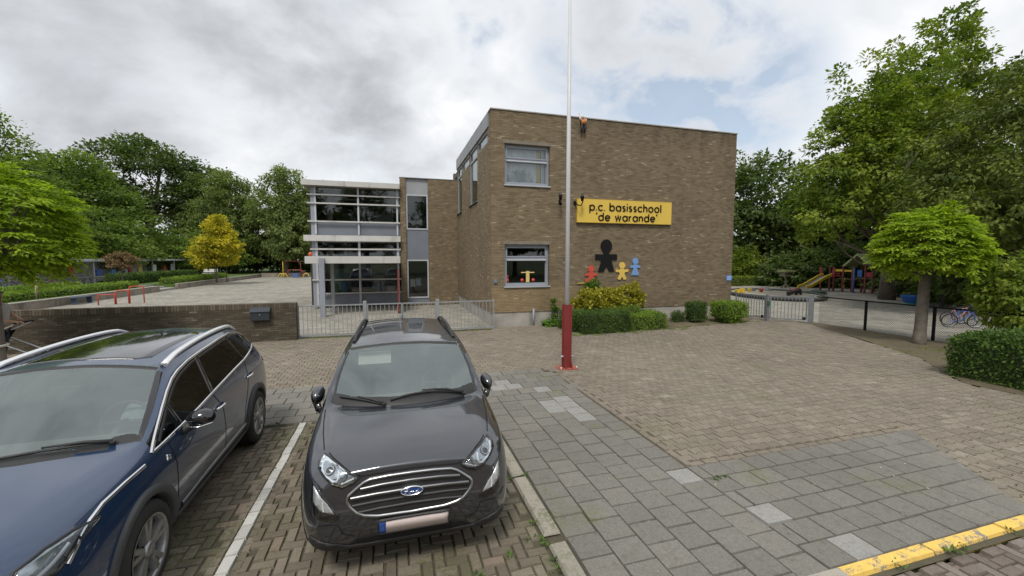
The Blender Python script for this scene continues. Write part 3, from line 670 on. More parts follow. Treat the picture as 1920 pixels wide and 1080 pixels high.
# toy scales standing in the lower window
t = thing('toy_scales', 'yellow wooden T-shaped toy with two red balls in lower window', 'toy', (4.85, 14.63, 1.60))
mb = MB(); mb.box(-.07, -.03, 0, .07, .03, .42); mb.build('post', mat('toy_yellow', (0.62, 0.47, 0.16), .6), t, .008)
mb = MB(); mb.box(-.26, -.02, .35, .26, -.031, .385); mb.build('beam', mat('toy_yellow_pale', (0.66, 0.52, 0.22), .6), t)
for s in (-1, 1):
    mb = MB(); mb.lathe([(.001, -.07), (.05, -.05), (.075, 0), (.05, .05), (.001, .07)], (s * .22, 0, .08), n=14); mb.build('red_ball', mat('toy_red', (0.55, 0.04, 0.04), .5), t)
mb = MB(); mb.lathe([(.001, 0), (.05, 0), (.055, .1), (.03, .17), (.03, .2), (.045, .25), (.001, .29)], n=14)
tag(mb.build('figurine', mat('figurine_red', (0.45, 0.06, 0.05), .5), None, loc=(4.07, 14.63, 1.60)), 'small red figurine at left corner of the lower window', 'figurine')

# ------------------------------------------------------------------ name board with raised letters
def arc(cx, cy, r, a0, a1, n=16, ry=None): return [(cx + r * math.cos(R(a0 + (a1 - a0) * i / n)), cy + (ry or r) * math.sin(R(a0 + (a1 - a0) * i / n))) for i in range(n + 1)]
_o = arc(.5, .5, .5, 0, 360, 28)
GL = {'o': ([_o], 1.0), 'c': ([arc(.5, .5, .5, 42, 318, 22)], .86), 'p': ([_o, [(0, .5), (0, -.55)], [(0, 1), (0, .5)]], 1.0), 'b': ([_o, [(0, 1.55), (0, 0)]], 1.0),
      'd': ([_o, [(1, 1.55), (1, 0)]], 1.0), 'a': ([_o, [(1, 1), (1, 0)]], 1.0), 'l': ([[(0, 1.55), (0, 0)]], 0.0), 'i': ([[(0, 1), (0, 0)], [(0, 1.36), (0, 1.50)]], 0.0),
      'h': ([[(0, 1.55), (0, 0)], arc(.38, .6, .38, 180, 0, 14) + [(.76, 0)]], .76), 'n': ([[(0, 1), (0, 0)], arc(.38, .6, .38, 180, 0, 14) + [(.76, 0)]], .76),
      'r': ([[(0, 1), (0, 0)], arc(.36, .58, .36, 180, 75, 8)], .44), 'e': ([[(0.02, .5), (1, .5)] , arc(.5, .5, .5, 0, 318, 26)], 1.0),
      's': ([arc(.3, .745, .25, 40, 270, 14, .245) + arc(.3, .25, .27, 90, -140, 14, .25)], .6), 'w': ([[(0, 1), (.3, 0), (.62, 1), (.94, 0), (1.24, 1)]], 1.24),
      '.': ([[(0, .0), (0, .12)]], .0), "'": ([[(0, 1.55), (0, 1.22)]], 0.0), ' ': ([], .34)}
def letters(text, x, z, xh, wd, y0, y1, mi=0, gap=.36):
    mb = MB(); cx = x
    for ch in text:
        strokes, adv = GL[ch]
        for st in strokes:
            P = [Vector((cx + a * xh, z + b * xh)) for a, b in st]; n = len(P); cl = (P[0] - P[-1]).length < 1e-6; L = []; Rr = []
            for i in range(n):
                a = P[i - 1] if i else (P[-2] if cl else P[0]); b = P[i + 1] if i < n - 1 else (P[1] if cl else P[-1])
                d1 = (P[i] - a); d2 = (b - P[i]); d1 = d1.normalized() if d1.length > 0 else d2.normalized(); d2 = d2.normalized() if d2.length > 0 else d1
                nn = Vector((-(d1.y + d2.y), d1.x + d2.x)).normalized(); k = wd / 2 / max(.45, nn.dot(Vector((-d1.y, d1.x))))
                L.append(P[i] + nn * k); Rr.append(P[i] - nn * k)
            vs = [(p.x, y0, p.y) for p in L] + [(p.x, y0, p.y) for p in Rr] + [(p.x, y1, p.y) for p in L] + [(p.x, y1, p.y) for p in Rr]
            fs = []
            for i in range(n - 1): fs += [(i, i + 1, n + i + 1, n + i), (i, 2 * n + i, 2 * n + i + 1, i + 1), (n + i, n + i + 1, 3 * n + i + 1, 3 * n + i)]
            if not cl: fs += [(0, n, 3 * n, 2 * n), (n - 1, 3 * n - 1, 4 * n - 1, 2 * n - 1)]
            mb.add(vs, fs, mi)
        cx += (adv + gap) * xh
    return mb, cx - gap * xh
sg = thing('name_board', 'long yellow name board with black lettering high on the brick front wall', 'sign', (6.72, 14.44, 3.86))
M_sign = mat('yellow_sign_board', (0.68, 0.47, 0.075), 0.5, var=0.05, scale=1.5)
mb = MB(); mb.box(0, -.10, 0, 4.16, -.03, .88); mb.build('board', M_sign, sg, .006)
mb = MB()
for (x0, z0, x1, z1) in ((-.012, -.012, 4.172, .0), (-.012, .88, 4.172, .892), (-.012, 0, 0, .88), (4.16, 0, 4.172, .88)): mb.box(x0, -.105, z0, x1, -.002, z1)
mb.build('edge_trim', mat('sign_edge', (0.45, 0.31, 0.06), .5), sg)
for txt, x0, z0, wide, nm in (('p.c. basisschool', .52, .465, 3.13, 'upper_lettering'), ("'de warande'", .81, .085, 2.66, 'lower_lettering')):
    e0 = letters(txt, 0, 0, .19, .044, 0, 1, gap=.33)[1]; gp = .33 + (wide - e0) / (.19 * (len(txt) - 1))
    letters(txt, x0, z0, .19, .046, -.122, -.1015, gap=gp)[0].build(nm, M_black, sg)

# ------------------------------------------------------------------ cut-out figures on the wall
def circ(cx, cz, r, n=26, a0=0): return [(cx + r * math.cos(2 * math.pi * i / n + a0), cz + r * math.sin(2 * math.pi * i / n + a0)) for i in range(n)]
def figure(name, label, x, z, body, head, m, y=14.44, th=.03):
    t = thing(name, label, 'wall figure', (x, y - .012, z), group='cut-out figures on the school wall')
    mb = MB(); mb.prism(body, -th, -.002); mb.prism(head, -th, -.002); mb.build('cutout', m, t); return t
hd = [(.24 * math.cos(a) * (1.0 if abs(math.sin(a)) < .9 else .96), 1.0 + .265 * math.sin(a)) for a in [R(-62 + i * (304) / 30) for i in range(31)]]
head_b = [(.13, .745)] + [(.245 * math.cos(R(-58 + i * 296 / 30)), 0.99 + .255 * math.sin(R(-58 + i * 296 / 30))) for i in range(31)] + [(-.13, .745)]
body_b = [(-.47, .445), (-.47, .672), (-.13, .672), (-.13, .742), (.13, .742), (.13, .672), (.47, .672), (.47, .445), (.225, .445), (.36, 0.0), (.13, 0.0), (.055, .17), (-.03, .17), (-.09, 0.0), (-.34, 0.0), (-.20, .445)]
figure('wall_figure', 'big black cut-out figure with round head, largest of the four on the wall', 8.01, 1.98, body_b, head_b, M_black)
def small(hx, kind_):
    head = circ(0, .56, .135, 22)
    if kind_ == 'boy': body = [(-.06, .44), (-.10, .40), (-.27, .40), (-.29, .35), (-.27, .30), (-.12, .29), (-.10, .22), (-.20, .04), (-.15, 0), (-.07, 0), (-.0, .12), (.07, 0), (.15, 0), (.20, .04), (.10, .22), (.12, .29), (.27, .31), (.29, .36), (.27, .41), (.10, .40), (.06, .44)]
    elif kind_ == 'kid': body = [(-.06, .44), (-.12, .40), (-.25, .36), (-.27, .30), (-.23, .27), (-.10, .30), (-.12, .18), (-.25, .16), (-.26, .09), (-.2, .05), (-.2, 0), (.2, 0), (.22, .06), (.26, .10), (.24, .17), (.12, .18), (.11, .29), (.25, .28), (.27, .33), (.25, .38), (.12, .40), (.06, .44)]
    else: body = [(-.06, .44), (-.10, .40), (-.22, .38), (-.24, .33), (-.22, .29), (-.10, .30), (-.08, .25), (-.18, 0), (.18, 0), (.08, .25), (.10, .30), (.22, .29), (.24, .33), (.22, .38), (.10, .40), (.06, .44)]
    return body, head
b_, h_ = small(0, 'kid'); figure('wall_figure', 'red cut-out figure half behind the ivy, leftmost of the small three', 7.37, 1.53, b_, h_, mat('figure_red', (0.50, 0.07, 0.045), .6, var=.1))
b_, h_ = small(0, 'boy'); figure('wall_figure', 'yellow cut-out figure with arms and legs spread on the brick wall', 8.72, 1.65, b_, h_, mat('figure_yellow', (0.66, 0.46, 0.10), .6, var=.1))
b_, h_ = small(0, 'girl'); figure('wall_figure', 'blue cut-out figure in a dress on the brick wall', 9.31, 1.82, b_, h_, mat('figure_blue', (0.16, 0.30, 0.58), .6, var=.1))
mb = MB(); mb.box(0, -.04, 0, .42, -.002, .035); tag(mb.build('wall_bar', mat('wall_bar_yellow', (0.5, 0.4, 0.06), .6), loc=(6.80, 14.44, 1.52)), 'thin yellow bar on the wall left of the red figure', 'bar')

# climbing puppet hanging from the roof edge
t = thing('climbing_puppet', 'puppet in orange top and dark trousers climbing the wall below the roof edge', 'puppet', (6.92, 14.42, 7.16))
mb = MB(); mb.tube([(0, -.10, .30), (.0, -.11, .46)], [.085, .10], 10); mb.tube([(.06, -.1, .45), (.05, -.09, .52)], .05, 8); mb.build('orange_top', mat('puppet_orange', (0.55, 0.20, 0.06), .8), t)
for s in (-1, 1):
    mb = MB(); mb.tube([(.045 * s, -.1, .30), (.07 * s, -.12, .16), (.06 * s, -.06, 0)], [.05, .045, .035], 8); mb.build('leg', mat('puppet_dark', (0.03, 0.03, 0.035), .8), t)
mb = MB(); mb.tube([(-.07, -.11, .44), (-.13, -.08, .52), (-.12, -.05, .64)], [.04, .035, .03], 8); mb.tube([(.09, -.1, .42), (.13, -.06, .5)], [.035, .03], 8); mb.lathe([(.001, -.07), (.05, -.05), (.07, 0), (.05, .05), (.001, .07)], (-.05, -.11, .56), n=12); mb.build('arms_and_head', mat('puppet_pale', (0.6, 0.56, 0.52), .8), t)
mb = MB(); mb.tube([(-.13, -.02, .02), (-.13, -.02, .72)], .012, 6); mb.build('rope', mat('puppet_rope', (0.3, 0.28, 0.25), .9), t)

# two spotlights on brackets beside the board
for (x, lab, flip) in ((6.05, 'black bracket lamp with curved arm on the wall left of the flagpole', 1), (6.66, 'black bracket lamp at the upper left corner of the name board', -1)):
    t = thing('wall_lamp', lab, 'lamp', (x, 14.44, 4.45), group='lamps on the school front')
    mb = MB(); mb.tube([(0, 0, .12), (0, -.12, .10), (-.02 * flip, -.25, .02), (-.10 * flip, -.33, .0), (-.15 * flip, -.36, .10), (-.16 * flip, -.36, .2)], .022, 8); mb.box(-.05, -.02, .05, .05, 0, .2); mb.build('arm', M_black, t)
    mb = MB(); mb.lathe([(.001, -.10), (.045, -.10), (.07, .06), (.065, .08), (.001, .07)], (-.13 * flip, -.38, .26), n=16); mb.build('lamp_head', M_black, t)
    mb = MB(); mb.box(-.19 * flip, -.41, .365, -.10 * flip, -.34, .44); mb.build('sensor', mat('lamp_sensor', (.10, .09, .08), .6), t)
# orange ball on the canopy roof
mb = MB(); mb.lathe([(.001, -.09)] + [(.09 * math.cos(R(a)), .09 * math.sin(R(a))) for a in range(-75, 90, 15)] + [(.001, .09)], n=20)
tag(mb.build('ball', mat('orange_ball', (0.55, 0.09, 0.025), .5), loc=(-3.38, 19.4, 2.67)), 'orange ball lying on the left end of the entrance canopy', 'ball')
# ------------------------------------------------------------------ foliage
def unit(v): return v / np.maximum(np.linalg.norm(v, axis=1, keepdims=True), 1e-9)
def leaves_mesh(name, P, D, N, L, W, rnd):
    """diamond leaves: P base, D along the leaf, N its normal"""
    D = unit(D); Sd = unit(np.cross(D, N)); up = np.cross(Sd, D)
    n = len(P); V = np.zeros((n, 4, 3))
    V[:, 0] = P; V[:, 1] = P + D * (L * .45)[:, None] + Sd * (W / 2)[:, None] + up * (W * .12)[:, None]
    V[:, 2] = P + D * L[:, None] - up * (L * .10)[:, None]; V[:, 3] = P + D * (L * .45)[:, None] - Sd * (W / 2)[:, None] + up * (W * .12)[:, None]
    return np_mesh(name, V.reshape(-1, 3), np.arange(4 * n).reshape(-1, 4), np.repeat(rnd, 4))
def sphere_pts(n, g): return unit(g.normal(size=(n, 3)))
def crown_leaves(name, clumps, radii, per, leaf, g, flat=0.6, droop=0.3, centre=(0, 0, 0), aspect=0.62, tone=0.25):
    """clumps of leaves; each clump slightly lighter or darker than the next"""
    k = len(clumps); idx = np.repeat(np.arange(k), per); n = len(idx)
    s = sphere_pts(n, g) * (g.random(n) ** 0.45)[:, None]; s[:, 2] *= flat
    P = clumps[idx] + s * radii[idx][:, None]
    out = unit(P - np.array(centre)[None]); D = unit(s) * 0.7 + out * 0.55 + g.normal(size=(n, 3)) * 0.45; D[:, 2] -= droop
    N = unit(out * 0.5 + np.array([[0, 0, 0.9]]) + g.normal(size=(n, 3)) * 0.45)
    L = leaf * g.uniform(.45, 1.5, n)
    cr = g.random(k); rnd = np.clip(0.5 + (cr[idx] - .5) * 2 * tone + g.normal(0, .16, n), 0, 1)
    return leaves_mesh(name, P, D, N, L, L * aspect, rnd)
def lobes_to_clumps(lobes, n, g, rmin=.5, rad=(.5, 1.0)):
    vol = np.array([l[3] * l[4] * l[5] for l in lobes]) ** .67; pr = vol / vol.sum()
    which = g.choice(len(lobes), n, p=pr); L = np.array(lobes)[which]
    u = sphere_pts(n, g); r = g.uniform(rmin, 1, n) ** .8
    # push outline in and out so the crown is uneven
    w = 1 + .16 * np.sin(u[:, 0] * 5 + L[:, 0]) * np.cos(u[:, 1] * 6 + L[:, 2]) + .10 * np.sin(u[:, 2] * 9 + L[:, 1] * 2)
    C = L[:, :3] + u * L[:, 3:] * (r * w)[:, None]
    return C, g.uniform(rad[0], rad[1], n)
def limb(mb, a, b, r0, r1, g, sag=.12, n=6, sides=7):
    a, b = np.array(a, float), np.array(b, float); d = b - a; ln = np.linalg.norm(d); pts = []
    off = g.normal(size=3) * ln * .07
    for i in range(n + 1):
        s = i / n; p = a + d * s + off * math.sin(math.pi * s); p[2] += -sag * ln * math.sin(math.pi * s) * .6 if b[2] - a[2] > 0 else 0
        pts.append(tuple(p))
    mb.tube(pts, [r0 + (r1 - r0) * i / n for i in range(n + 1)], sides)
M_bark = mat('bark', (0.105, 0.085, 0.065), .95, var=.4, scale=5, bump=.8, bscale=18)
M_bark2 = mat('smooth_bark', (0.15, 0.13, 0.105), .95, var=.35, scale=6, bump=.6, bscale=24)
M_stake = mat('stake_wood', (0.40, 0.33, 0.23), .9, var=.2)
def LM(n, a, b, c, tr=.45): return leaf_mat(n, [(0.05, a), (0.5, b), (0.95, c)], tr)
M_lf_mid = LM('mid_green_leaves', (0.082, 0.132, 0.028), (0.149, 0.223, 0.043), (0.244, 0.319, 0.062))
M_lf_dark = LM('dark_green_leaves', (0.049, 0.078, 0.022), (0.084, 0.131, 0.033), (0.150, 0.202, 0.047), .38)
M_lf_grey = LM('grey_green_leaves', (0.100, 0.142, 0.045), (0.167, 0.221, 0.067), (0.251, 0.303, 0.097))
M_lf_light = LM('yellow_green_leaves', (0.169, 0.257, 0.018), (0.279, 0.389, 0.026), (0.419, 0.530, 0.042), .45)
M_lf_gold = LM('golden_leaves', (0.200, 0.220, 0.025), (0.480, 0.430, 0.040), (0.740, 0.600, 0.070), .45)
M_lf_red = LM('reddish_leaves', (0.127, 0.095, 0.050), (0.216, 0.140, 0.076), (0.304, 0.216, 0.102), .3)
M_lf_poplar = LM('fresh_green_leaves', (0.090, 0.149, 0.017), (0.167, 0.235, 0.028), (0.280, 0.337, 0.044), .4)
M_lf_hedge = LM('hedge_leaves', (0.038, 0.078, 0.016), (0.072, 0.133, 0.024), (0.128, 0.204, 0.035), .25)
M_lf_box = LM('light_hedge_leaves', (0.102, 0.172, 0.022), (0.162, 0.257, 0.030), (0.256, 0.366, 0.047), .3)
M_lf_yel = LM('yellow_conifer_sprays', (0.186, 0.186, 0.022), (0.319, 0.306, 0.034), (0.506, 0.462, 0.060), .3)
M_lf_ivy = LM('ivy_leaves', (0.060, 0.133, 0.019), (0.112, 0.210, 0.027), (0.171, 0.297, 0.041), .3)

def tree(label, loc, lobes, nc, per, leaf, m, seed, trunk=(0.25, 3.0), group=None, name='tree', rad=(.6, 1.2), rmin=.55, limbs=14, droop=.3, bark=None, top=None, cat='tree', flat=.6, tone=.25, lean=(0, 0), aspect=.62):
    g = np.random.default_rng(seed); t = thing(name, label, cat, loc, group=group)
    C, rr = lobes_to_clumps(lobes, nc, g, rmin, rad)
    cz = np.array([np.mean([l[0] for l in lobes]), np.mean([l[1] for l in lobes]), np.mean([l[2] for l in lobes]) - .2 * max(l[5] for l in lobes)])
    link('crown', crown_leaves('crown', C, rr, per, leaf, g, flat, droop, cz, aspect, tone), m, t)
    mb = MB(); r0, fork = trunk; tp = top or (cz[2] + max(l[5] for l in lobes) * .55)
    n = 9; pts = []; rs = []
    for i in range(n + 1):
        s = i / n; z = -0.15 + (tp + .15) * s
        pts.append((cz[0] * s ** 1.5 + lean[0] * s + .12 * r0 * math.sin(s * 7 + seed), cz[1] * s ** 1.5 + lean[1] * s + .12 * r0 * math.cos(s * 6 + seed), z)); rs.append(r0 * (1.25 if i == 0 else 1) * (1 - .78 * s))
    mb.tube(pts, rs, 12)
    far = C[np.argsort(-np.linalg.norm(C - cz, axis=1))]
    for i in range(limbs):
        b = far[int(i * len(far) * .7 / max(1, limbs))]; s = min(.95, max(fork / (tp + .15), .25 + .6 * g.random())); q = pts[int(s * n)]
        if b[2] < q[2] - .5 * (tp - fork): q = pts[max(1, int(n * fork / tp))]
        b = np.array(q) + (b - np.array(q)) * .86; limb(mb, q, b, r0 * (1 - .78 * s) * .42, max(.008, r0 * .03), g)
    mb.build('trunk', bark or M_bark, t, recalc=False)
    return t
def again(src, label, loc, rz, sc, group=None):
    o = copy_tree(src); o.location = loc; o.rotation_euler = (0, 0, rz); o.scale = sc if isinstance(sc, tuple) else (sc, sc, sc); o['label'] = label
    if group: o['group'] = group
    return o

# ---- the two clipped globe trees: layered, hanging sprays of leaves
def globe_tree(label, loc, rx, rz, zc, seed, r0, trunk_top, lean=(0, 0), n=520):
    g = np.random.default_rng(seed); t = thing('globe_tree', label, 'tree', loc, group='small globe trees with yellow green leaves')
    u = sphere_pts(n, g); keep = u[:, 2] > -.75; u = u[keep]; n = len(u)
    rr = g.uniform(.62, 1.0, n) ** .6 * (1 + .15 * np.sin(u[:, 0] * 7 + seed) * np.cos(u[:, 1] * 6) + .10 * np.sin(u[:, 2] * 8 + u[:, 0] * 4))
    S = np.c_[u[:, 0] * rx, u[:, 1] * rx, u[:, 2] * rz] * rr[:, None] + np.array([lean[0], lean[1], zc])
    out = unit(np.c_[u[:, 0], u[:, 1], u[:, 2] * .25]); out += g.normal(size=(n, 3)) * .25; out = unit(out)
    m_ = 26; idx = np.repeat(np.arange(n), m_); q = np.tile(np.linspace(0, 1, m_), n) + g.normal(0, .03, n * m_)
    ln = g.uniform(.26, .44, n)[idx]
    side = unit(np.cross(out, np.array([[0, 0, 1.0]])))[idx]
    alt = np.where(np.arange(n * m_) % 2 == 0, 1.0, -1.0)
    P = S[idx] + out[idx] * (q * ln)[:, None] + np.array([[0, 0, -1.0]]) * (q ** 2 * ln * .28)[:, None] + side * (alt * .035 + g.normal(0, .05, n * m_))[:, None]
    D = out[idx] * .75 + side * (alt * .7)[:, None] + g.normal(size=(n * m_, 3)) * .25; D[:, 2] -= .12 + .25 * q
    N = np.array([[0, 0, 1.25]]) + out[idx] * .35 + g.normal(size=(n * m_, 3)) * .25
    L = g.uniform(.085, .135, n * m_); tn = g.random(n)
    rnd = np.clip(.5 + (tn[idx] - .5) * .75 + g.normal(0, .13, n * m_), 0, 1)
    link('crown', leaves_mesh('crown', P, D, N, L, L * .46, rnd), M_lf_light, t)
    mb = MB(); k = 8
    mb.tube([(lean[0] * i / k, lean[1] * i / k, -.1 + (trunk_top + .1) * i / k) for i in range(k + 1)], [r0 * (1.35 if i == 0 else 1.05 if i == 1 else 1 - .02 * i) * (1.35 if i == k else 1) for i in range(k + 1)], 14)
    for i in range(34):
        s = S[int(i * n / 34)]; limb(mb, (lean[0], lean[1], trunk_top - .1), s, r0 * .38, .012, g, 0.0)
    mb.build('trunk', M_bark2, t, recalc=False); return t
globe_tree('yellow green globe tree with thick brown trunk by the chain link fence', (14.59, 8.0, 0), 0.94, .95, 2.80, 11, .145, 2.1, (.08, 0), n=1100)
tL = globe_tree('yellow green globe tree above the person at the left edge', (-8.20, 11.5, 0), 1.18, 1.24, 3.02, 12, .095, 2.2, (.0, 0), n=1150)
mb = MB(); mb.tube([(.12 * math.cos(a), .12 * math.sin(a), .62 + .01 * math.sin(a)) for a in [2 * math.pi * i / 16 for i in range(16)]], .028, 8, closed=True); mb.build('white_tie', mat('white_band', (.6, .58, .53), .8, var=.15), tL)

# ---- big trees left of the school, far to near
SP = 'trees behind the schoolyard on the left'
tree('tall dark oak with spreading crown and gaps of sky under it', (-35.0, 74, 0), [(0, 0, 13.6, 8.2, 7, 6.4), (-5.8, 0, 11.5, 5, 5, 4.2), (6.4, 0, 11.0, 5.2, 5, 4.6), (9.2, 1, 7.6, 4.2, 4, 3.2), (1, 0, 17.2, 4.2, 4, 2.7)], 380, 80, .42, M_lf_dark, 21, (.62, 6), SP, rad=(.9, 1.7), limbs=26, top=16)
tree('mid green round tree left of the tall dark oak', (-32.8, 56, 0), [(0, 0, 8.4, 4.6, 4.4, 4.6), (-3.4, 0, 6.6, 3.2, 3.4, 3.6), (3.2, 0, 6.2, 3.2, 3.4, 3.6), (.4, 0, 11.6, 2.8, 2.6, 2.0)], 330, 76, .34, M_lf_mid, 22, (.4, 3), SP, rad=(.8, 1.4))
big = tree('tall green tree cut by the left edge of the view', (-30.0, 42, 0), [(-.8, 0, 9.6, 4.0, 4, 4.0), (1.8, 0, 7.0, 3.0, 3.2, 3.0), (-1.6, 0, 12.4, 2.6, 2.6, 2.4), (2.4, 0, 4.8, 2.8, 2.8, 2.2)], 330, 80, .26, M_lf_mid, 23, (.5, 4), SP, rad=(.8, 1.4))
grey1 = tree('grey green birch like tree right of the golden tree', (-21.8, 68, 0), [(0, 0, 8.6, 4.6, 4, 5.6), (-2.6, 0, 6.2, 3.6, 4, 4.2), (2.6, 0, 6.5, 3.8, 4, 4.6), (-.4, 0, 12.9, 2.8, 2.6, 2.3)], 360, 76, .31, M_lf_grey, 24, (.3, 3), SP, rad=(.6, 1.1), droop=.7)
again(grey1, 'grey green tree with drooping twigs next to the glazed wing roof', (-14.3, 64, 0), 2.3, (.98, .98, 1.0), SP)
again(grey1, 'second grey green tree close behind the glazed wing', (-10.4, 67, 0), 4.1, (1.0, 1.0, .92), SP)
again(grey1, 'slim dark gap tree between the oak and the grey green trees', (-27.0, 74, 0), 1.2, (.95, .95, .98), SP)
mid2 = tree('low bushy green tree behind the bicycle shed roof', (-28.6, 50, .3), [(0, 0, 3.9, 3.8, 3, 2.8), (-3, 0, 3.3, 3, 3, 2.4), (3, 0, 3.4, 3, 3, 2.4)], 150, 64, .32, M_lf_mid, 25, (.2, 1.5), 'shrubby trees behind the bicycle shed', rad=(.6, 1.1))
for i, (x, y, s, lb) in enumerate([(-27.4, 57, .8, 'low bushy tree behind the shed below the dark oak'), (-30.5, 39, .8, 'low bushy tree behind the left end of the shed'), (-24.6, 63, .85, 'low bushy tree left of the golden tree, beyond the shed'), (-22.0, 66, .8, 'low bushy tree half hidden behind the golden tree')]):
    again(mid2, lb, (x, y, .3), i * 1.7 + .6, s)
dk = tree('dark low tree filling the gap at the back of the yard', (-20.5, 73, 0), [(0, 0, 3.6, 4.6, 3.5, 3.2), (-3.6, 0, 2.8, 3, 3, 2.4), (3.6, 0, 2.9, 3, 3, 2.6)], 170, 64, .36, M_lf_dark, 26, (.25, 1), 'dark low trees at the back of the yard', rad=(.7, 1.2))
again(dk, 'dark low tree behind the far climbing frame', (-13.0, 72, 0), 2.0, .95); again(dk, 'dark low tree left of the far climbing frame', (-25.0, 75, 0), 4.0, 1.0); again(dk, 'dark low tree under the mid green round tree', (-36.5, 61, 0), 1.0, 1.1); again(dk, 'dark low tree under the tall dark oak', (-31.5, 68, 0), 3.0, .95)
tree('golden yellow upright tree at the edge of the schoolyard', (-16.0, 45.0, .36), [(0, 0, 3.2, 1.75, 1.6, 2.1), (-.7, 0, 2.4, 1.4, 1.3, 1.3), (.9, 0, 3.4, 1.25, 1.2, 1.5), (.2, 0, 5.0, .95, .9, 1.1)], 190, 60, .20, M_lf_gold, 27, (.09, 1), None, rad=(.3, .55), droop=.15)
tree('small reddish brown globe tree by the shed hedge', (-19.7, 38.2, .36), [(0, 0, 1.95, .95, .9, .55), (-.2, 0, 2.2, .6, .6, .4)], 90, 50, .12, M_lf_red, 28, (.045, 1.4), None, rad=(.16, .3), limbs=8, cat='tree')
for (x, y, lb) in ((-14.6, 48, 'reddish globe tree on the left under the golden tree'), (-12.9, 46, 'reddish globe tree on the right under the golden tree')):
    o = tree(lb, (x - 2.6, y, .36), [(0, 0, 2.05, 1.0, .9, .65)], 70, 46, .13, M_lf_red if x < -14 else M_lf_gold, 29 + int(x), (.05, 1.4), None, rad=(.18, .32), limbs=6)
for (x, y, lb) in ((-18.2, 28.0, 'thin young stem with wooden stake on the lawn, left of two'), (-17.75, 27.2, 'thin young stem with wooden stake on the lawn, right of two')):
    t = thing('staked_sapling', lb, 'sapling', (x, y, .36)); mb = MB(); mb.tube([(0, 0, -.1), (.02, 0, 1.3)], .035, 8); mb.build('stake', M_stake, t)
    mb = MB(); mb.tube([(.08, .03, -.1), (.08, .03, 1.5)], .02, 6); mb.build('stem', M_bark2, t)

# ---- trees on the right
SR = 'trees around the right playground'
tree('large fresh green tree with many upright limbs behind the slide', (29.0, 17.6, 0), [(-2.4, 0, 10.2, 2.3, 2.3, 4.0), (-.2, .5, 11.6, 2.1, 2.1, 4.0), (2.4, 0, 10.2, 2.3, 2.3, 4.4), (-4.2, 0, 6.9, 2.6, 2.5, 2.7), (-3.6, 0, 9.0, 2.2, 2.2, 2.8), (.2, 0, 6.0, 3.4, 3, 2.6), (3.9, .3, 6.6, 2.4, 2.4, 2.8), (-5.4, .6, 5.0, 1.7, 1.8, 1.6)], 720, 64, .21, M_lf_poplar, 31, (.36, 2.6), SR, rad=(.32, .72), limbs=60, rmin=.25, top=12, tone=.4)
tree('tall green tree with pointed top behind the large fresh green tree', (37.2, 20.2, 0), [(0, 0, 13.0, 3.8, 3.8, 4.2), (.5, 0, 17.4, 2.1, 2.1, 2.7), (-2.5, 0, 9.5, 3.4, 3, 3.2), (3.4, 0, 10.5, 3.6, 3.4, 3.6)], 400, 60, .27, M_lf_poplar, 32, (.34, 3), SR, rad=(.4, .85), limbs=40, rmin=.3, top=15, tone=.4)
tree('broad dark olive tree with drooping sprays at the right edge', (25.4, 11.0, 0), [(0, 0, 6.8, 4.2, 3.8, 3.9), (2.5, -1, 8.6, 3.6, 3.4, 2.8), (-2.0, .4, 4.4, 2.6, 2.8, 2.2), (1.8, -1.6, 4.0, 3.4, 3.0, 2.4)], 700, 62, .17, LM('olive_leaves', (0.060, 0.092, 0.016), (0.107, 0.145, 0.024), (0.179, 0.222, 0.035), .3), 33, (.3, 2), SR, rad=(.3, .65), droop=.8, limbs=24, rmin=.4, tone=.4)
tree('bright green low shrub tree at the right edge above the hedge', (15.75, 6.6, 0), [(0, 0, 1.5, .72, .8, 1.0), (.7, -.2, 2.0, .9, .8, .8)], 130, 60, .115, M_lf_poplar, 34, (.06, .4), None, rad=(.2, .4), droop=.7, limbs=10)
dkr = tree('dark round tree just right of the school wall', (38.4, 35.5, 0), [(0, 0, 9.0, 5.2, 5, 4.4), (-3, 0, 6.0, 4, 4, 3.4), (3.5, 0, 5.5, 4, 4, 3.6), (0, 0, 3.4, 5, 4, 2.4)], 300, 66, .40, M_lf_dark, 35, (.4, 2), SR, rad=(.7, 1.3))
for i, (x, y, s, lb) in enumerate([(46, 36, .85, 'dark tree behind the bird table and the slide'), (44.5, 30.3, .8, 'dark tree behind the climbing tower'), (46, 27, .8, 'dark tree behind the playhouse roof, right of the tower'), (43, 22.3, .75, 'dark tree behind the grey playground bars'), (38, 17.0, .7, 'dark tree low behind the bicycles at the right edge')]):
    again(dkr, lb, (x, y, -.4), 1.1 * i + .5, s, SR)
dks = tree('dark undergrowth shrub behind the slide', (36.0, 29.0, 0), [(0, 0, 1.5, 2.8, 2, 1.6), (-2, 0, 1.1, 2, 1.6, 1.2), (2, 0, 1.2, 2, 1.6, 1.3)], 120, 56, .28, M_lf_dark, 36, (.1, .4), 'dark shrubs along the back of the playground', rad=(.5, .9), limbs=6, cat='shrub', name='shrub')
for i, (x, y, lb) in enumerate([(38, 27, 'dark shrub behind the climbing tower posts'), (40, 24.5, 'dark shrub behind the second slide'), (34.5, 17.0, 'dark shrub behind the grey bars'), (28.5, 13.0, 'dark shrub behind the parked bicycle')]):
    again(dks, lb, (x, y, 0), i * 1.3, 1.1)
tree('light green shrub beside the school corner beyond the gate', (33.6, 33.0, 0), [(0, 0, 1.9, 1.9, 1.6, 1.7), (-1.2, 0, 1.2, 1.5, 1.4, 1.2), (.8, 0, .9, 1.6, 1.4, .9)], 170, 60, .20, M_lf_poplar, 37, (.08, .4), None, rad=(.35, .65), limbs=6, cat='shrub', name='shrub')

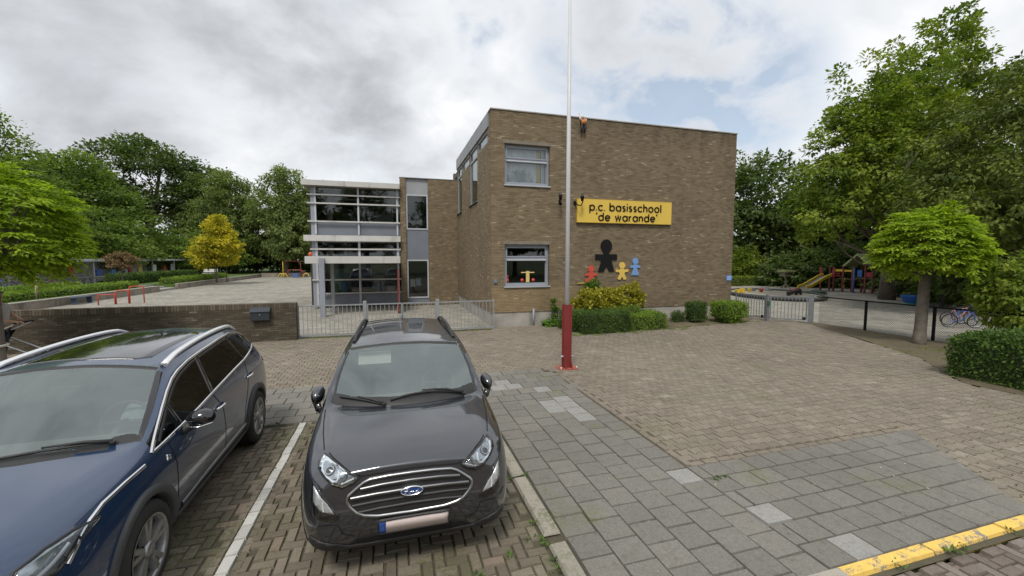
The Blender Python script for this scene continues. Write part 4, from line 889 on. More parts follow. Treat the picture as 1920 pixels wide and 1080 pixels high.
# ---- trees across the street, behind the viewer: seen in the window panes and on the car paint
ac = tree('tree across the street mirrored in the upper panes of the glazed wing', (-14, -26, 0), [(0, 0, 8.5, 5.2, 4.6, 4.6), (-3.4, 0, 6.2, 3.6, 3.4, 3.4), (3.4, 0, 6.4, 3.8, 3.4, 3.6), (.3, 0, 12.4, 2.8, 2.6, 2.2)], 200, 60, .45, M_lf_dark, 38, (.35, 2), 'trees across the street', rad=(.8, 1.4))
for x, y, s_, lb in ((-4, -29, 1.05, 'tree across the street mirrored in the tall narrow panes'), (7, -25, .9, 'tree across the street mirrored in the lower school window'), (17, -28, 1.0, 'tree across the street on the far right of the row'), (-25, -27, 1.05, 'tree across the street on the far left of the row')): again(ac, lb, (x, y, 0), x * .7, s_)

# ---- hedges and clipped shrubs
def clipped(name, label, cat, loc, boxes, leaf, dens, m, seed, group=None, wob=.05, rz=0.0, ramp_top=None):
    """clipped hedge: a solid dark box for the shaded twiggy inside, blocking light, covered by a dense, uneven skin of small leaves; boxes in local x0,y0,z0,x1,y1,z1"""
    g = np.random.default_rng(seed); t = thing(name, label, cat, loc, rz, group); P, N = [], []
    mb = MB()
    for (x0, y0, z0, x1, y1, z1) in boxes:
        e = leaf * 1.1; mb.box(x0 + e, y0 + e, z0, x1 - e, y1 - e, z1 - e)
        for (ax, s) in ((0, -1), (0, 1), (1, -1), (1, 1), (2, 1)):
            lo, hi = np.array([x0, y0, z0]), np.array([x1, y1, z1]); ar = np.prod([hi[i] - lo[i] for i in range(3) if i != ax]); n = int(ar * dens)
            p = lo + (hi - lo) * g.random((n, 3)); p[:, ax] = (hi if s > 0 else lo)[ax]; nn = np.zeros((n, 3)); nn[:, ax] = s
            P.append(p); N.append(nn)
    P = np.concatenate(P); N = np.concatenate(N)
    ctr = np.array([(min(b[i] for b in boxes) + max(b[i + 3] for b in boxes)) / 2 for i in range(3)])
    w = np.sin(P[:, 0] * 5.1 + seed) * np.sin(P[:, 1] * 4.3 + 1) * np.cos(P[:, 2] * 6.1) + .6 * np.sin(P[:, 0] * 13 + P[:, 1] * 11 + P[:, 2] * 9)
    P = P + N * (w * wob * .5 + g.normal(0, wob * .45, len(P)))[:, None]
    P[:, 2] = np.maximum(P[:, 2], .01)
    D = N * .5 + g.normal(size=P.shape) * .7 + np.array([[0, 0, .25]]); Nn = N + g.normal(size=P.shape) * .55
    L = leaf * g.uniform(.6, 1.4, len(P)); tone = .5 + .22 * np.sin(P[:, 0] * 3.7 + seed) * np.sin(P[:, 1] * 2.9 + P[:, 2] * 3.3)
    link('foliage', leaves_mesh('foliage', P, D, Nn, L, L * .6, np.clip(tone + g.normal(0, .2, len(P)), 0, 1)), m, t)
    core = mb.build('twigs', mat('hedge_core_shade', (0.035, 0.045, 0.018), .95), t); return t  # solid box, its dark colour stands for the shaded inside; added to block light
def blob(name, label, cat, loc, lobes, leaf, nc, per, m, seed, group=None, rad=(.10, .2), droop=-.1, flat=.8, rmin=.6):
    g = np.random.default_rng(seed); t = thing(name, label, cat, loc, group=group); C, rr = lobes_to_clumps(lobes, nc, g, rmin, rad); C[:, 2] = np.maximum(C[:, 2], .06)
    link('foliage', crown_leaves('foliage', C, rr, per, leaf, g, flat, droop, np.mean([l[:3] for l in lobes], axis=0)), m, t)
    mb = MB(); 
    for i in range(12): limb(mb, (lobes[0][0] + .1 * math.sin(i), lobes[0][1], 0), C[i], .02, .006, g, 0.0, 4, 5)
    mb.build('stems', M_bark, t, recalc=False); return t
clipped('hedge', 'thick dark clipped hedge block at the right edge with mown flat top', 'hedge', (11.35, 5.45, 0), [(0, -3.6, 0, 5.0, .25, .84), (0.12, -3.5, .6, 4.9, .15, .90)], .058, 1500, M_lf_hedge, 41, wob=.07, rz=R(-3))
clipped('hedge', 'dark clipped box hedge behind the flagpole foot', 'hedge', (5.95, 12.05, 0), [(0, 0, 0, 1.75, 1.1, .67), (-.20, .55, 0, 0.02, 1.5, .60)], .042, 2200, M_lf_hedge, 42, wob=.06, rz=R(3))
clipped('hedge', 'lighter clipped hedge right of the dark box hedge', 'hedge', (7.75, 12.25, 0), [(0, 0, 0, 1.6, 1.3, .50), (.1, .6, 0, .9, 1.6, .72)], .042, 2200, M_lf_box, 43, wob=.09, rz=R(5))
blob('conifer_shrub', 'golden yellow conifer shrub in front of the cut-out figures', 'shrub', (7.70, 13.55, 0), [(-.75, 0, .78, .62, .5, .48), (.15, .1, .80, .72, .5, .50), (.9, .15, .95, .6, .45, .50), (-.2, -.2, .45, 1.1, .5, .4)], .10, 420, 46, M_lf_yel, 44, rad=(.09, .17))
blob('ivy', 'green ivy climbing the wall below the red figure', 'ivy', (7.15, 14.30, 0), [(.0, 0, .7, .22, .1, .75), (.25, .02, 1.35, .28, .08, .28)], .085, 110, 40, M_lf_ivy, 45, rad=(.06, .12))
blob('weed_plant', 'spindly green weed against the plinth left of the hedge', 'plant', (5.75, 14.2, 0), [(0, 0, .55, .12, .1, .42), (-.2, -.2, .12, .35, .2, .14)], .08, 40, 26, M_lf_ivy, 46, rad=(.05, .1))
SB = 'clipped shrubs on the bed along the school wall'
clipped('shrub', 'tiny dark rounded shrub, smallest of three by the wall', 'shrub', (10.30, 13.1, 0), [(0, 0, .08, .38, .36, .36), (.06, .06, 0, .32, .30, .42)], .036, 2200, M_lf_hedge, 47, SB, wob=.06)
clipped('shrub', 'upright dark clipped shrub between the tiny one and the wide one', 'shrub', (10.85, 12.85, 0), [(0, 0, .12, .62, .5, .78), (.12, .1, 0, .5, .4, .3)], .042, 2200, M_lf_hedge, 48, SB, wob=.06)
clipped('shrub', 'wide bright green clipped shrub at the right corner of the school', 'shrub', (11.95, 12.55, 0), [(0, 0, .22, 1.12, .7, .76), (.2, .1, 0, .95, .6, .5)], .055, 1700, M_lf_box, 49, SB, wob=.08)
HG = 'low hedges on the garden terrace'
clipped('hedge', 'low hedge along the near retaining wall', 'hedge', (-18.9, 20, .36), [(0, 0, 0, .9, 16.6, .38)], .10, 330, M_lf_box, 50, HG, wob=.08)
clipped('hedge', 'low hedge in the second row on the lawn', 'hedge', (-21.4, 26, .36), [(0, 0, 0, .8, 9.5, .42)], .10, 330, M_lf_box, 51, HG, wob=.08)
clipped('hedge', 'taller hedge in front of the bicycle shed posts', 'hedge', (-21.6, 39.5, .36), [(0, 0, 0, 1.0, 13.5, .80)], .10, 330, M_lf_hedge, 52, HG, wob=.08)
clipped('hedge', 'low hedge along the far retaining wall beside the steps', 'hedge', (-18.3, 40.2, .36), [(0, 0, 0, .95, 11.5, .45)], .10, 330, M_lf_box, 53, HG, wob=.08)
clipped('hedge', 'clipped grass green hedge beyond the gate at the school corner', 'hedge', (28.5, 30.0, 0), [(0, 0, 0, 6.0, 1.2, .75)], .10, 300, M_lf_poplar, 54, None, wob=.08)

# ---- weeds in the joints and litter
def tufts(name, spots, leaf, m, seed, spread=.06, per=26):
    g = np.random.default_rng(seed); s = np.array(spots); idx = np.repeat(np.arange(len(s)), per); n = len(idx)
    P = np.c_[s[idx] + g.normal(0, spread, (n, 2)), np.full(n, .005)]; a = g.random(n) * 6.283
    D = np.c_[np.cos(a), np.sin(a), g.uniform(.3, 1.2, n)]; L = leaf * g.uniform(.4, 1.3, n)
    return kind(link(name, leaves_mesh(name, P, D, np.c_[-np.cos(a), -np.sin(a), np.full(n, .8)] + g.normal(0, .3, (n, 3)), L, L * .35, g.random(n)), m), 'stuff')
g = np.random.default_rng(60)
sp = [(1.235, y) for y in (2.45, 2.6, 2.72, 2.9, 3.0, 3.2, 3.26, 3.5, 3.9, 4.3)] + [(1.42, 4.34), (1.40, 4.30), (-1.80, 6.72), (-1.72, 6.78), (-1.6, 6.70), (3.52, 3.68), (3.6, 3.66), (3.45, 3.66), (.6, 3.0), (1.0, 2.7), (.9, 3.15), (1.1, 3.3)]
sp += [(4.6 + g.normal(0, .1), 2.15) for _ in range(3)] + [(5.4, 2.16), (3.9, 2.16)]
tufts('joint_weeds', sp, .042, M_lf_hedge, 61, .022, 16)
sp = [(x + g.normal(0, .05), 13.85 + g.normal(0, .03)) for x in np.arange(-2.8, 3.3, .35)] + [(5.2 + g.random() * 4.8, 11.9 + g.random() * .5) for _ in range(40)] + [(g.uniform(9.5, 13.8), g.uniform(12.6, 13.2)) for _ in range(30)]
tufts('verge_weeds', sp, .06, M_lf_poplar, 62, .07, 22)
sp = [(g.uniform(11.5, 16), g.uniform(6.2, 10)) for _ in range(90)]; sp = [p for p in sp if inside(SOIL, np.array([p[0]]), np.array([p[1]]))[0]]
tufts('soil_weeds', sp, .05, M_lf_poplar, 63, .10, 20)
n = 150; P = np.c_[g.uniform(1.6, 10, n), g.uniform(2.2, 11, n), np.full(n, .008)]; n2 = 70
P = np.concatenate([P, np.c_[g.uniform(9, 15, n2), g.uniform(5, 12, n2), np.full(n2, .012)], np.c_[g.uniform(-1.9, 1.2, 14), g.uniform(2.4, 6.5, 14), np.full(14, .01)]]); n = len(P); a = g.random(n) * 6.283; L = g.uniform(.02, .06, n)
kind(link('fallen_leaves', leaves_mesh('fallen_leaves', P, np.c_[np.cos(a), np.sin(a), g.uniform(0, .15, n)], np.c_[g.normal(0, .2, (n, 2)), np.ones(n)], L, L * .55, g.random(n)), leaf_mat('dry_leaves', [(0, (.20, .16, .08)), (.5, (.34, .30, .16)), (1, (.48, .46, .36))], .1)), 'stuff')
# ------------------------------------------------------------------ walls, fences, gates, flagpole
M_wallb = brick_mat('garden_wall_brick', [(0.0, (0.068, 0.056, 0.041)), (0.4, (0.088, 0.073, 0.053)), (0.8, (0.108, 0.090, 0.066)), (0.98, (0.125, 0.107, 0.080)), (1.0, (0.19, 0.17, 0.13))], (0.050, 0.045, 0.036), streak=.5)
M_wallc = brick_mat('garden_wall_cap_brick', [(0.0, (0.075, 0.06, 0.044)), (0.5, (0.115, 0.095, 0.07)), (1.0, (0.165, 0.14, 0.10))], (0.05, 0.045, 0.036), .068, .4, .008, 'cap')
gw = thing('garden_wall', 'low dark brick garden wall with upright brick coping along the forecourt', 'wall', (-2.86, 13.78, 0))
mb = MB(); mb.box(-16, 0, -.1, 0, .24, .98); mb.build('brickwork', M_wallb, gw); mb = MB(); mb.box(-16, -.006, .982, .006, .246, 1.14); mb.build('coping', M_wallc, gw, .006)
t = thing('mailbox', 'dark grey metal letter box on the brick garden wall', 'letter box', (-3.80, 13.77, .66))
M_dk = mat('anthracite_metal', (0.035, 0.042, 0.052), .45, metal=.2, var=.1)
mb = MB(); mb.prism([(-.14, 0), (-.14, .27), (-.02, .36), (-.0, .36), (0, 0)], -.25, .25, 'yz'); mb.build('body', M_dk, t, .008)
mb = MB(); mb.prism([(-.165, .25), (-.16, .275), (-.02, .385), (0, .385), (0, .365), (-.02, .365), (-.14, .272)], -.265, .265, 'yz'); mb.build('lid', M_dk, t, .003)
mb = MB(); mb.lathe([(.001, -.012), (.014, -.012), (.014, 0)], (0, -.143, .17), 'y', 12); mb.build('lock', M_alu, t)
mb = MB(); mb.tube([(-.1, -.03, -.001), (-.1, -.03, -.06), (-.1, 0.01, -.06)], .012, 6); mb.build('bracket', M_dk, t)

M_galv = mat('galvanised_steel', (0.36, 0.38, 0.40), .45, metal=.55, var=.14, scale=5)
FX = [(-2.84, -.92), (1.46, 3.38)]
def bars(mb, x0, x1, y, z0, z1, step, r=.009, rail=.02):
    mb.box(x0, y - rail, z1 - .04, x1, y + rail, z1); mb.box(x0, y - rail, z0, x1, y + rail, z0 + .04)
    n = max(2, round((x1 - x0) / step))
    for i in range(1, n): x = x0 + (x1 - x0) * i / n; mb.box(x - r, y - r, z0 + .041, x + r, y + r, z1 - .041)
YF = 13.98
for (x0, x1), lb in zip(FX, ('galvanised bar fence panel between the garden wall and the gate', 'galvanised bar fence panel between the gate and the school wall')):
    t = thing('bar_fence', lb, 'fence', (x0, YF, 0), group='galvanised bar fencing by the yard gate'); mb = MB(); bars(mb, 0, x1 - x0, 0, .06, 1.03, .125); mb.build('bars', M_galv, t)
    for k in (0, 1):
        if (x0 < 0 and k == 0) or (x0 > 0 and k == 1):
            mb = MB(); mb.box((x1 - x0) * k - .02, -.022, -.05, (x1 - x0) * k + .02, .022, 1.06); mb.build('end_post', M_galv, t)
for x, lb in ((-.89, 'thick square gate post left of the yard gate'), (1.43, 'thick square gate post right of the yard gate')):
    mb = MB(); mb.box(-.055, -.055, -.1, .055, .055, 1.12); tag(mb.build('gate_post', M_galv, bevel=.006, loc=(x, YF, 0)), lb, 'gate post', 'posts of the yard gate')
for (x0, x1, lb) in ((-.81, .26, 'left leaf of the galvanised double yard gate'), (.29, 1.36, 'right leaf of the galvanised double yard gate')):
    t = thing('gate_leaf', lb, 'gate', (x0, YF, 0), group='leaves of the yard gate'); mb = MB(); bars(mb, 0, x1 - x0, 0, .08, 1.03, .13)
    for x in (0.0, x1 - x0): mb.box(x - .02, -.023, .08, x + .02, .023, 1.03)
    mb.build('bars', M_galv, t); mb = MB(); xx = (x1 - x0 - .05) if x0 < 0 else .05; mb.box(xx - .035, -.05, .5, xx + .035, -.023, .62); mb.build('latch', M_galv, t)
# right gate and chain link
M_gr2 = mat('grey_gate_paint', (0.21, 0.225, 0.24), .5, metal=.3, var=.15, scale=4)
def leaf_between(a, b, lb):
    L = math.hypot(b[0] - a[0], b[1] - a[1]); rz = math.atan2(b[1] - a[1], b[0] - a[0]); t = thing('gate_leaf', lb, 'gate', (*a, 0), rz, 'leaves of the playground gate')
    mb = MB(); bars(mb, .04, L - .04, 0, .1, 1.02, .115, .010, .022); mb.box(.02, -.024, .1, .06, .024, 1.02); mb.box(L - .06, -.024, .1, L - .02, .024, 1.02); mb.build('bars', M_gr2, t)
    mb = MB(); mb.box(L - .17, -.045, .14, L - .07, -.024, .22); mb.build('bolt', M_black, t)
leaf_between((14.12, 14.2), (14.27, 12.82), 'grey barred playground gate leaf next to the school corner'); leaf_between((14.33, 12.72), (15.36, 11.95), 'grey barred playground gate leaf next to the chain link fence')
mb = MB(); mb.box(-.05, -.05, -.1, .05, .05, 1.06); t = tag(mb.build('gate_post', M_gr2, bevel=.005, loc=(14.29, 12.77, 0)), 'grey post with green lock in the middle of the playground gate', 'gate post')
mb = MB(); mb.box(-.065, -.075, .62, .055, -.051, .80); mb.build('lock', mat('green_lock', (0.03, 0.10, 0.06), .5), t)
mb = MB(); mb.box(-.08, -.08, -.1, .08, .08, 1.10); tag(mb.build('gate_post', M_gr2, bevel=.005, loc=(15.43, 11.88, 0), rot=(0, 0, .5)), 'wide grey post between playground gate and chain link fence', 'gate post')
t = thing('chain_link_fence', 'black chain link fence with dark posts around the playground', 'fence', (15.60, 11.7, 0)); M_wire = mat('wire', (0.06, 0.065, 0.065), .5, metal=.4)
mb = MB(); y0, L_, h = 0.0, 9.5, .98; st = .062; n = int((L_ + h) / st)
def wire(a, b): 
    mb.add([(-.002, a[0] - .0034, a[1]), (-.002, a[0] + .0034, a[1]), (-.002, b[0] + .0034, b[1]), (-.002, b[0] - .0034, b[1]), (.002, a[0] - .0034, a[1]), (.002, a[0] + .0034, a[1]), (.002, b[0] + .0034, b[1]), (.002, b[0] - .0034, b[1])], [(0, 1, 2, 3), (7, 6, 5, 4), (0, 3, 7, 4), (1, 5, 6, 2)])
for i in range(n):
    u = i * st
    for sgn in (1, -1):
        # wires at 45 degrees, clipped to the panel
        a = (u, 0.03) if u <= L_ else None
        p0, p1 = (u - h, 0.03), (u, 0.03 + h)
        if sgn < 0: p0, p1 = (u, 0.03), (u - h, 0.03 + h)
        if p0[0] > p1[0]: p0, p1 = p1, p0
        sl_ = (p1[1] - p0[1]) / (p1[0] - p0[0])
        if p0[0] < 0: p0 = (0, p0[1] + sl_ * (0 - p0[0]))
        if p1[0] > L_: p1 = (L_, p1[1] + sl_ * (L_ - p1[0]))
        if p1[0] - p0[0] > .01: wire((-p0[0], p0[1]), (-p1[0], p1[1]))
mb.build('mesh', M_wire, t, recalc=False)
mb = MB(); mb.tube([(0, .1, 1.03), (0, -9.5, 1.03)], .022, 8); mb.build('top_rail', M_black, t)
for y in (-1.62, -3.48, -5.4, -7.3):
    mb = MB(); mb.box(-.03, y - .03, -.1, .03, y + .03, 1.04); mb.build('post', M_black, t)
mb = MB(); mb.box(-.03, -.03, -.1, .03, .03, 1.35); tag(mb.build('fence_post', M_galv, loc=(17.6, 6.2, 0)), 'thin pale steel post behind the big hedge at the right edge', 'post')

# flagpole on its red steel foot
fp = thing('flagpole', 'tall white flagpole clamped in a red steel foot on the forecourt', 'flagpole', (3.76, 8.50, 0))
M_pole = mat('white_pole_paint', (0.56, 0.57, 0.59), .4, var=.06, scale=1.2)
mb = MB(); mb.tube([(0, .0, .25), (.0, 0, 4.5), (0, 0, 8.36)], [.050, .046, .034], 16); mb.build('pole', M_pole, fp)
mb = MB(); mb.lathe([(.001, 8.36), (.045, 8.36), (.05, 8.38), (.02, 8.40), (.05, 8.44), (.045, 8.49), (.001, 8.51)], n=14); mb.build('finial', mat('finial_grey', (.25, .26, .27), .5), fp)
for s in (-1, 1):
    mb = MB(); ch = [(s * a, b) for a, b in ((.056, -.066), (.094, -.066), (.094, -.052), (.070, -.040), (.070, .040), (.094, .050), (.094, .064), (.056, .064))]
    mb.prism(ch if s > 0 else ch[::-1], .02, 1.46, 'xy')
    mb.build('side_channel', M_red, fp, .003)
mb = MB(); mb.box(-.0555, .05, .021, .0555, .06, 1.44); mb.box(-.0555, -.060, .021, .0555, -.052, 1.45); mb.build('web_plate', M_red, fp)
mb = MB(); mb.box(-.22, -.17, -.01, .22, .17, .02); mb.build('base_plate', mat('base_plate_red', (0.34, 0.075, 0.055), .7, var=.35, scale=9, dirt=((.22, .12, .08), .5)), fp, .004)
for s in (-1, 1):
    mb = MB(); mb.prism([(-.085 * 1, .0), (-.085, .16), (-.10, .16), (-.16, .02), (-.16, 0)], s * .075 - .005, s * .075 + .005, 'yz'); mb.build('gusset', M_red, fp, loc=(0, 0, .021))
    mb = MB(); mb.tube([(s * .15, -.02, .28), (s * .06, -.02, .28)], .018, 8); mb.build('bolt', M_alu, fp)
    mb = MB(); mb.lathe([(.001, .05), (.016, .05), (.016, 0)], (s * .19, -.14, .018), n=6); mb.build('anchor_bolt', M_alu, fp)

# ------------------------------------------------------------------ yard on the left
M_rwall = mat('retaining_wall_concrete', (0.235, 0.205, 0.165), .9, var=.25, scale=1.2, dirt=((0.12, .105, .08), .5), bump=.4)
def wallrun(lb, y0, y1):
    t = thing('retaining_wall', lb, 'wall', (-17.2, y0, 0), group='retaining walls of the raised garden'); mb = MB(); k = y0
    mb.box(0, 0, -.1, .20, y1 - y0, .36); mb.build('wall_face', M_rwall, t); mb = MB(); mb.box(-.03, 0, .362, .23, y1 - y0, .41); mb.build('coping', mat('coping_concrete', (0.34, 0.32, 0.28), .9, var=.15, scale=3), t, .006)
wallrun('long low retaining wall in front of the near lawn', 14.3, 37.28); wallrun('low retaining wall between the garden steps and the far yard', 40.02, 62.2)
t = thing('retaining_wall', 'low dark wall along the far end of the schoolyard', 'wall', (-16.9, 62.05, 0)); mb = MB(); mb.box(0, 0, -.1, 30, .2, .5); mb.build('wall_face', M_rwall, t)
rb = thing('turning_bars', 'three stepped red turning bars in the yard, low to high', 'turning bars', (-15.3, 27.4, 0))
P_ = [(0, 0), (.62, .22), (1.12, .46), (1.62, .9)]; hh = [.52, .72, .92]
M_redb = mat('red_bar_paint', (0.55, 0.07, 0.045), .45, var=.1)
for i in range(3):
    (xa_, ya_), (xb_, yb_) = P_[i], P_[i + 1]; h = hh[i]; a = Vector((xa_, ya_, 0)); b = Vector((xb_, yb_, 0)); d = (b - a).normalized() * (.05 if i else 0)
    a = a + d; mb = MB(); mb.tube([a + Vector((0, 0, -.05)), a + Vector((0, 0, h - .06)), a + Vector((0, 0, h)) + d, b + Vector((0, 0, h)) - d, b + Vector((0, 0, h - .06)), b + Vector((0, 0, -.05))], .03, 8); mb.build('bar', M_redb, rb)
t = thing('bench', 'dark blue grey bench against the retaining wall behind the red bars', 'bench', (-16.85, 27.8, 0), R(90)); M_ben = mat('bench_blue', (.06, .085, .12), .6)
mb = MB(); mb.box(0, -.35, .33, 1.5, .0, .38); mb.build('seat', M_ben, t)
for x in (.15, 1.3): mb = MB(); mb.box(x, -.3, -.02, x + .08, -.05, .329); mb.build('leg', M_ben, t)
# bicycle shed with bikes
sh = thing('bicycle_shed', 'long low bicycle shed with flat grey roof on slim posts', 'shed', (-23.7, 29, .36)); M_shr = mat('shed_roof_metal', (.36, .375, .39), .6, var=.1)
mb = MB(); mb.prism([(0, 1.86), (0, 1.99), (-3.2, 2.10), (-3.2, 1.97)], 0, 31, 'xz'); mb.build('roof', M_shr, sh)
for y in (1.0, 5.6, 10.2, 13.6, 18.0, 22.4, 26.8): mb = MB(); mb.box(-.32, y, -.1, -.22, y + .1, 1.87); mb.build('post', M_shr, sh)
mb = MB(); mb.box(-3.1, 0, -.1, -3.0, 31, 1.95); mb.build('back_wall', mat('shed_back', (.74, .75, .76), .8, var=.35, scale=.8), sh)
M_blk = mat('tyre_black', (.02, .02, .022), .8)
def bicycle(name, label, col, loc, rz, sc=1.0, lean=0.0, group=None, wr=.33):
    t = thing(name, label, 'bicycle', loc, rz, group); t.scale = (sc,) * 3; t.rotation_euler = (lean, 0, rz); M_c = mat('bike_paint', col, .4)
    wb = .52
    for x in (-wb, wb):
        mb = MB(); mb.lathe([(wr - .022 * math.cos(a), .022 * math.sin(a)) for a in [2 * math.pi * i / 8 for i in range(8)]], (x, 0, wr), 'y', 26, 0, True, True)
        mb.lathe([(wr - .03, -.012), (wr - .045, 0), (wr - .03, .012)], (x, 0, wr), 'y', 26, 1)
        for i in range(12): a = math.pi * 2 * i / 12; mb.tube([(x, 0, wr), (x + (wr - .03) * math.cos(a), 0, wr + (wr - .03) * math.sin(a))], .0025, 3, 1, cap=False)
        mb.lathe([(.02, -.05), (.02, .05)], (x, 0, wr), 'y', 10, 1); mb.build('wheel', [M_blk, M_alu], t)
    cr, st, hd_ = (-.08, 0, wr - .03), (-.22, 0, wr + .48), (.36, 0, wr + .46)
    mb = MB()
    for a, b, r_ in ((cr, st, .017), (cr, hd_, .02), (st, (.34, 0, wr + .52), .016), (cr, (-wb, .04, wr), .01), (st, (-wb, .04, wr), .009), (cr, (-wb, -.04, wr), .01), (hd_, (wb, .045, wr), .012), (hd_, (wb, -.045, wr), .012), (hd_, (.33, 0, wr + .60), .016)): mb.tube([a, b], r_, 7)
    mb.build('frame', M_c, t); mb = MB(); mb.tube([(.33, 0, wr + .6), (.36, 0, wr + .68)], .014, 6); mb.tube([(.22, -.29, wr + .70), (.34, -.22, wr + .72), (.37, 0, wr + .69), (.34, .22, wr + .72), (.22, .29, wr + .70)], .012, 6); mb.build('handlebar', M_blk, t)
    mb = MB(); mb.tube([st, (-.25, 0, wr + .60)], .013, 6); mb.prism([(-.38, -.08), (-.2, -.06), (-.10, -.02), (-.10, .02), (-.2, .06), (-.38, .08)], wr + .60, wr + .65, 'xy'); mb.build('saddle', M_blk, t, .01)
    mb = MB(); mb.lathe([(.08, -.03), (.085, 0), (.08, .03)], cr, 'y', 12); mb.tube([(-.08, .05, wr - .03), (.05, .06, wr - .13), (.05, .12, wr - .13)], .009, 5); mb.tube([(-.08, -.05, wr - .03), (-.21, -.06, wr + .07), (-.21, -.12, wr + .07)], .009, 5); mb.build('crank', M_alu, t)
    return t
b0 = bicycle('bicycle', 'black bicycle nearest the shed post on the right', (.02, .02, .025), (-22.6, 38.9, .37), R(15), lean=.06)
GB = 'bicycles parked at the bicycle shed'; b0['group'] = GB
for i, (y, lb, c) in enumerate([(38.2, 'second black bicycle left of the shed post', None), (37.5, 'black bicycle third from the shed post', None), (36.7, 'black bicycle fourth from the shed post', None), (35.9, 'black bicycle fifth from the shed post', None), (33.6, 'dark bicycle left of the blue one in the shed', None), (32.6, 'dark bicycle furthest left in the shed', None)]):
    again(b0, lb, (-22.6 - .15 * (i % 2), y, .37), R(10 + 9 * (i % 3)), 1.0, GB)
bb = bicycle('bicycle', 'bright blue bicycle among the dark ones in the shed', (.03, .14, .45), (-22.5, 34.5, .37), R(20), group=GB); bicycle('bicycle', 'red bicycle between blue and black ones in the shed', (.40, .03, .02), (-22.5, 35.3, .37), R(12), group=GB)
again(bb, 'blue bicycle at the left end of the row, below the globe tree', (-22.6, 31.6, .37), R(14), 1.0, GB)
# coats and bags hanging at the back of the shed, notice boards
for i, (y, z, w_, h_, c, lb, ct) in enumerate([(41.2, .75, .55, .95, (.40, .03, .03), 'red coat hanging in the shed right of the first post', 'coat'), (44.5, .62, .75, .55, (.06, .12, .35), 'blue box on the shed shelf', 'box'), (46.4, .62, .5, .5, (.10, .2, .45), 'small blue box further along the shed shelf', 'box'), (48.9, .70, .4, .8, (.35, .04, .03), 'small red coat further along the shed', 'coat'), (50.6, .60, .7, .9, (.52, .45, .12), 'yellow board leaning in the shed', 'board'), (53.2, .55, .7, .9, (.6, .62, .64), 'white board leaning in the shed', 'board'), (55.3, .6, .55, .7, (.35, .05, .04), 'dark red bag near the right end of the shed', 'bag'), (57.0, .6, .6, .9, (.6, .61, .62), 'pale board near the right end of the shed', 'board'), (58.4, .6, .5, .5, (.3, .32, .36), 'grey bag at the right end of the shed', 'bag')]):
    mb = MB(); mb.prism([(-w_ / 2, 0), (w_ / 2, 0), (w_ / 2 * .96, h_ * .7), (w_ * .3, h_), (-w_ * .3, h_), (-w_ / 2 * .96, h_ * .7)] if ct in ('coat', 'bag') else [(-w_ / 2, 0), (w_ / 2, 0), (w_ / 2, h_), (-w_ / 2, h_)], -.12, 0, 'yz')
    mb.v = [(x, yy, zz) for x, yy, zz in mb.v]; tag(mb.build('hanging_' + ct if ct == 'coat' else 'shed_' + ct, mat('shed_colour', c, .8, var=.2), bevel=.02, loc=(-24.6, y, .36 + z)), lb, ct)
t = thing('shed_shelf', 'pale shelf along the back of the bicycle shed', 'shelf', (-24.6, 40, .36)); mb = MB(); mb.box(-.6, 0, .5, .1, 19.5, .56); mb.build('board', mat('shelf_grey', (.42, .43, .44), .8, var=.3), t)
for y in (.5, 6, 12, 18.5): mb = MB(); mb.box(-.1, y, -.02, -.04, y + .06, .499); mb.build('leg', M_shr, t)
t = thing('garden_bench', 'white bench left of the golden tree', 'bench', (-20.6, 54.0, .37)); M_wb = mat('bench_white', (.6, .6, .58), .7)
mb = MB(); mb.box(0, 0, .40, 1.4, .4, .45); mb.build('seat', M_wb, t); mb = MB(); mb.box(0, .42, .55, 1.4, .46, .9); mb.build('backrest', M_wb, t)
for x in (.1, 1.2): mb = MB(); mb.box(x, .05, -.02, x + .08, .41, .399); mb.build('leg', M_wb, t)
# far climbing frame
t = thing('climbing_arch', 'colourful arched climbing frame at the far end of the yard', 'climbing frame', (-12.3, 58.5, 0)); M_yb = mat('yellow_bar_paint', (.55, .42, .05), .5)
mb = MB()
for y in (0, .9): mb.tube([(-1.0, y, 0), (-.75, y, .7), (-.5, y, 1.0), (.7, y, 1.0), (1.1, y, .7), (1.35, y, 0.5)], .045, 7)
for i in range(6): x = -.6 + i * .26; mb.tube([(x, 0, 1.0), (x, .9, 1.0)], .03, 6)
mb.build('red_arch', M_red, t)
mb = MB()
for cx in (-1.35, -1.0, 1.55): mb.tube([(cx + .35 * math.cos(R(a)), -.2, .05 + .5 * math.sin(R(a))) for a in range(0, 181, 20)], .06, 7)
mb.build('yellow_loops', M_yb, t)
mb = MB(); mb.box(-.1, .2, 0, .5, .8, .55); mb.build('blue_block', mat('blue_block', (.08, .13, .3), .6), t)
t = thing('swing_set', 'tall swing frame with red and yellow posts behind the far climbing frame', 'swing', (-13.2, 60.0, 0)); mb = MB(); mb.tube([(-.6, 0, 2.1), (1.5, 0, 2.1)], .05, 7); mb.tube([(1.5, 0, 0), (1.5, 0, 2.1)], .05, 7); mb.build('red_bar', M_red, t)
mb = MB(); mb.tube([(-.6, 0, 0), (-.6, 0, 2.05)], .05, 7); mb.tube([(3.4, 0, 0), (3.4, 0, 2.05)], .05, 7); mb.build('yellow_post', M_yb, t); mb = MB(); mb.tube([(1.55, 0, 2.1), (3.4, 0, 2.1)], .04, 7); mb.tube([(1.2, .1, 2.1), (1.2, .1, 2.4)], .1, 7); mb.build('grey_bar', M_galv, t)

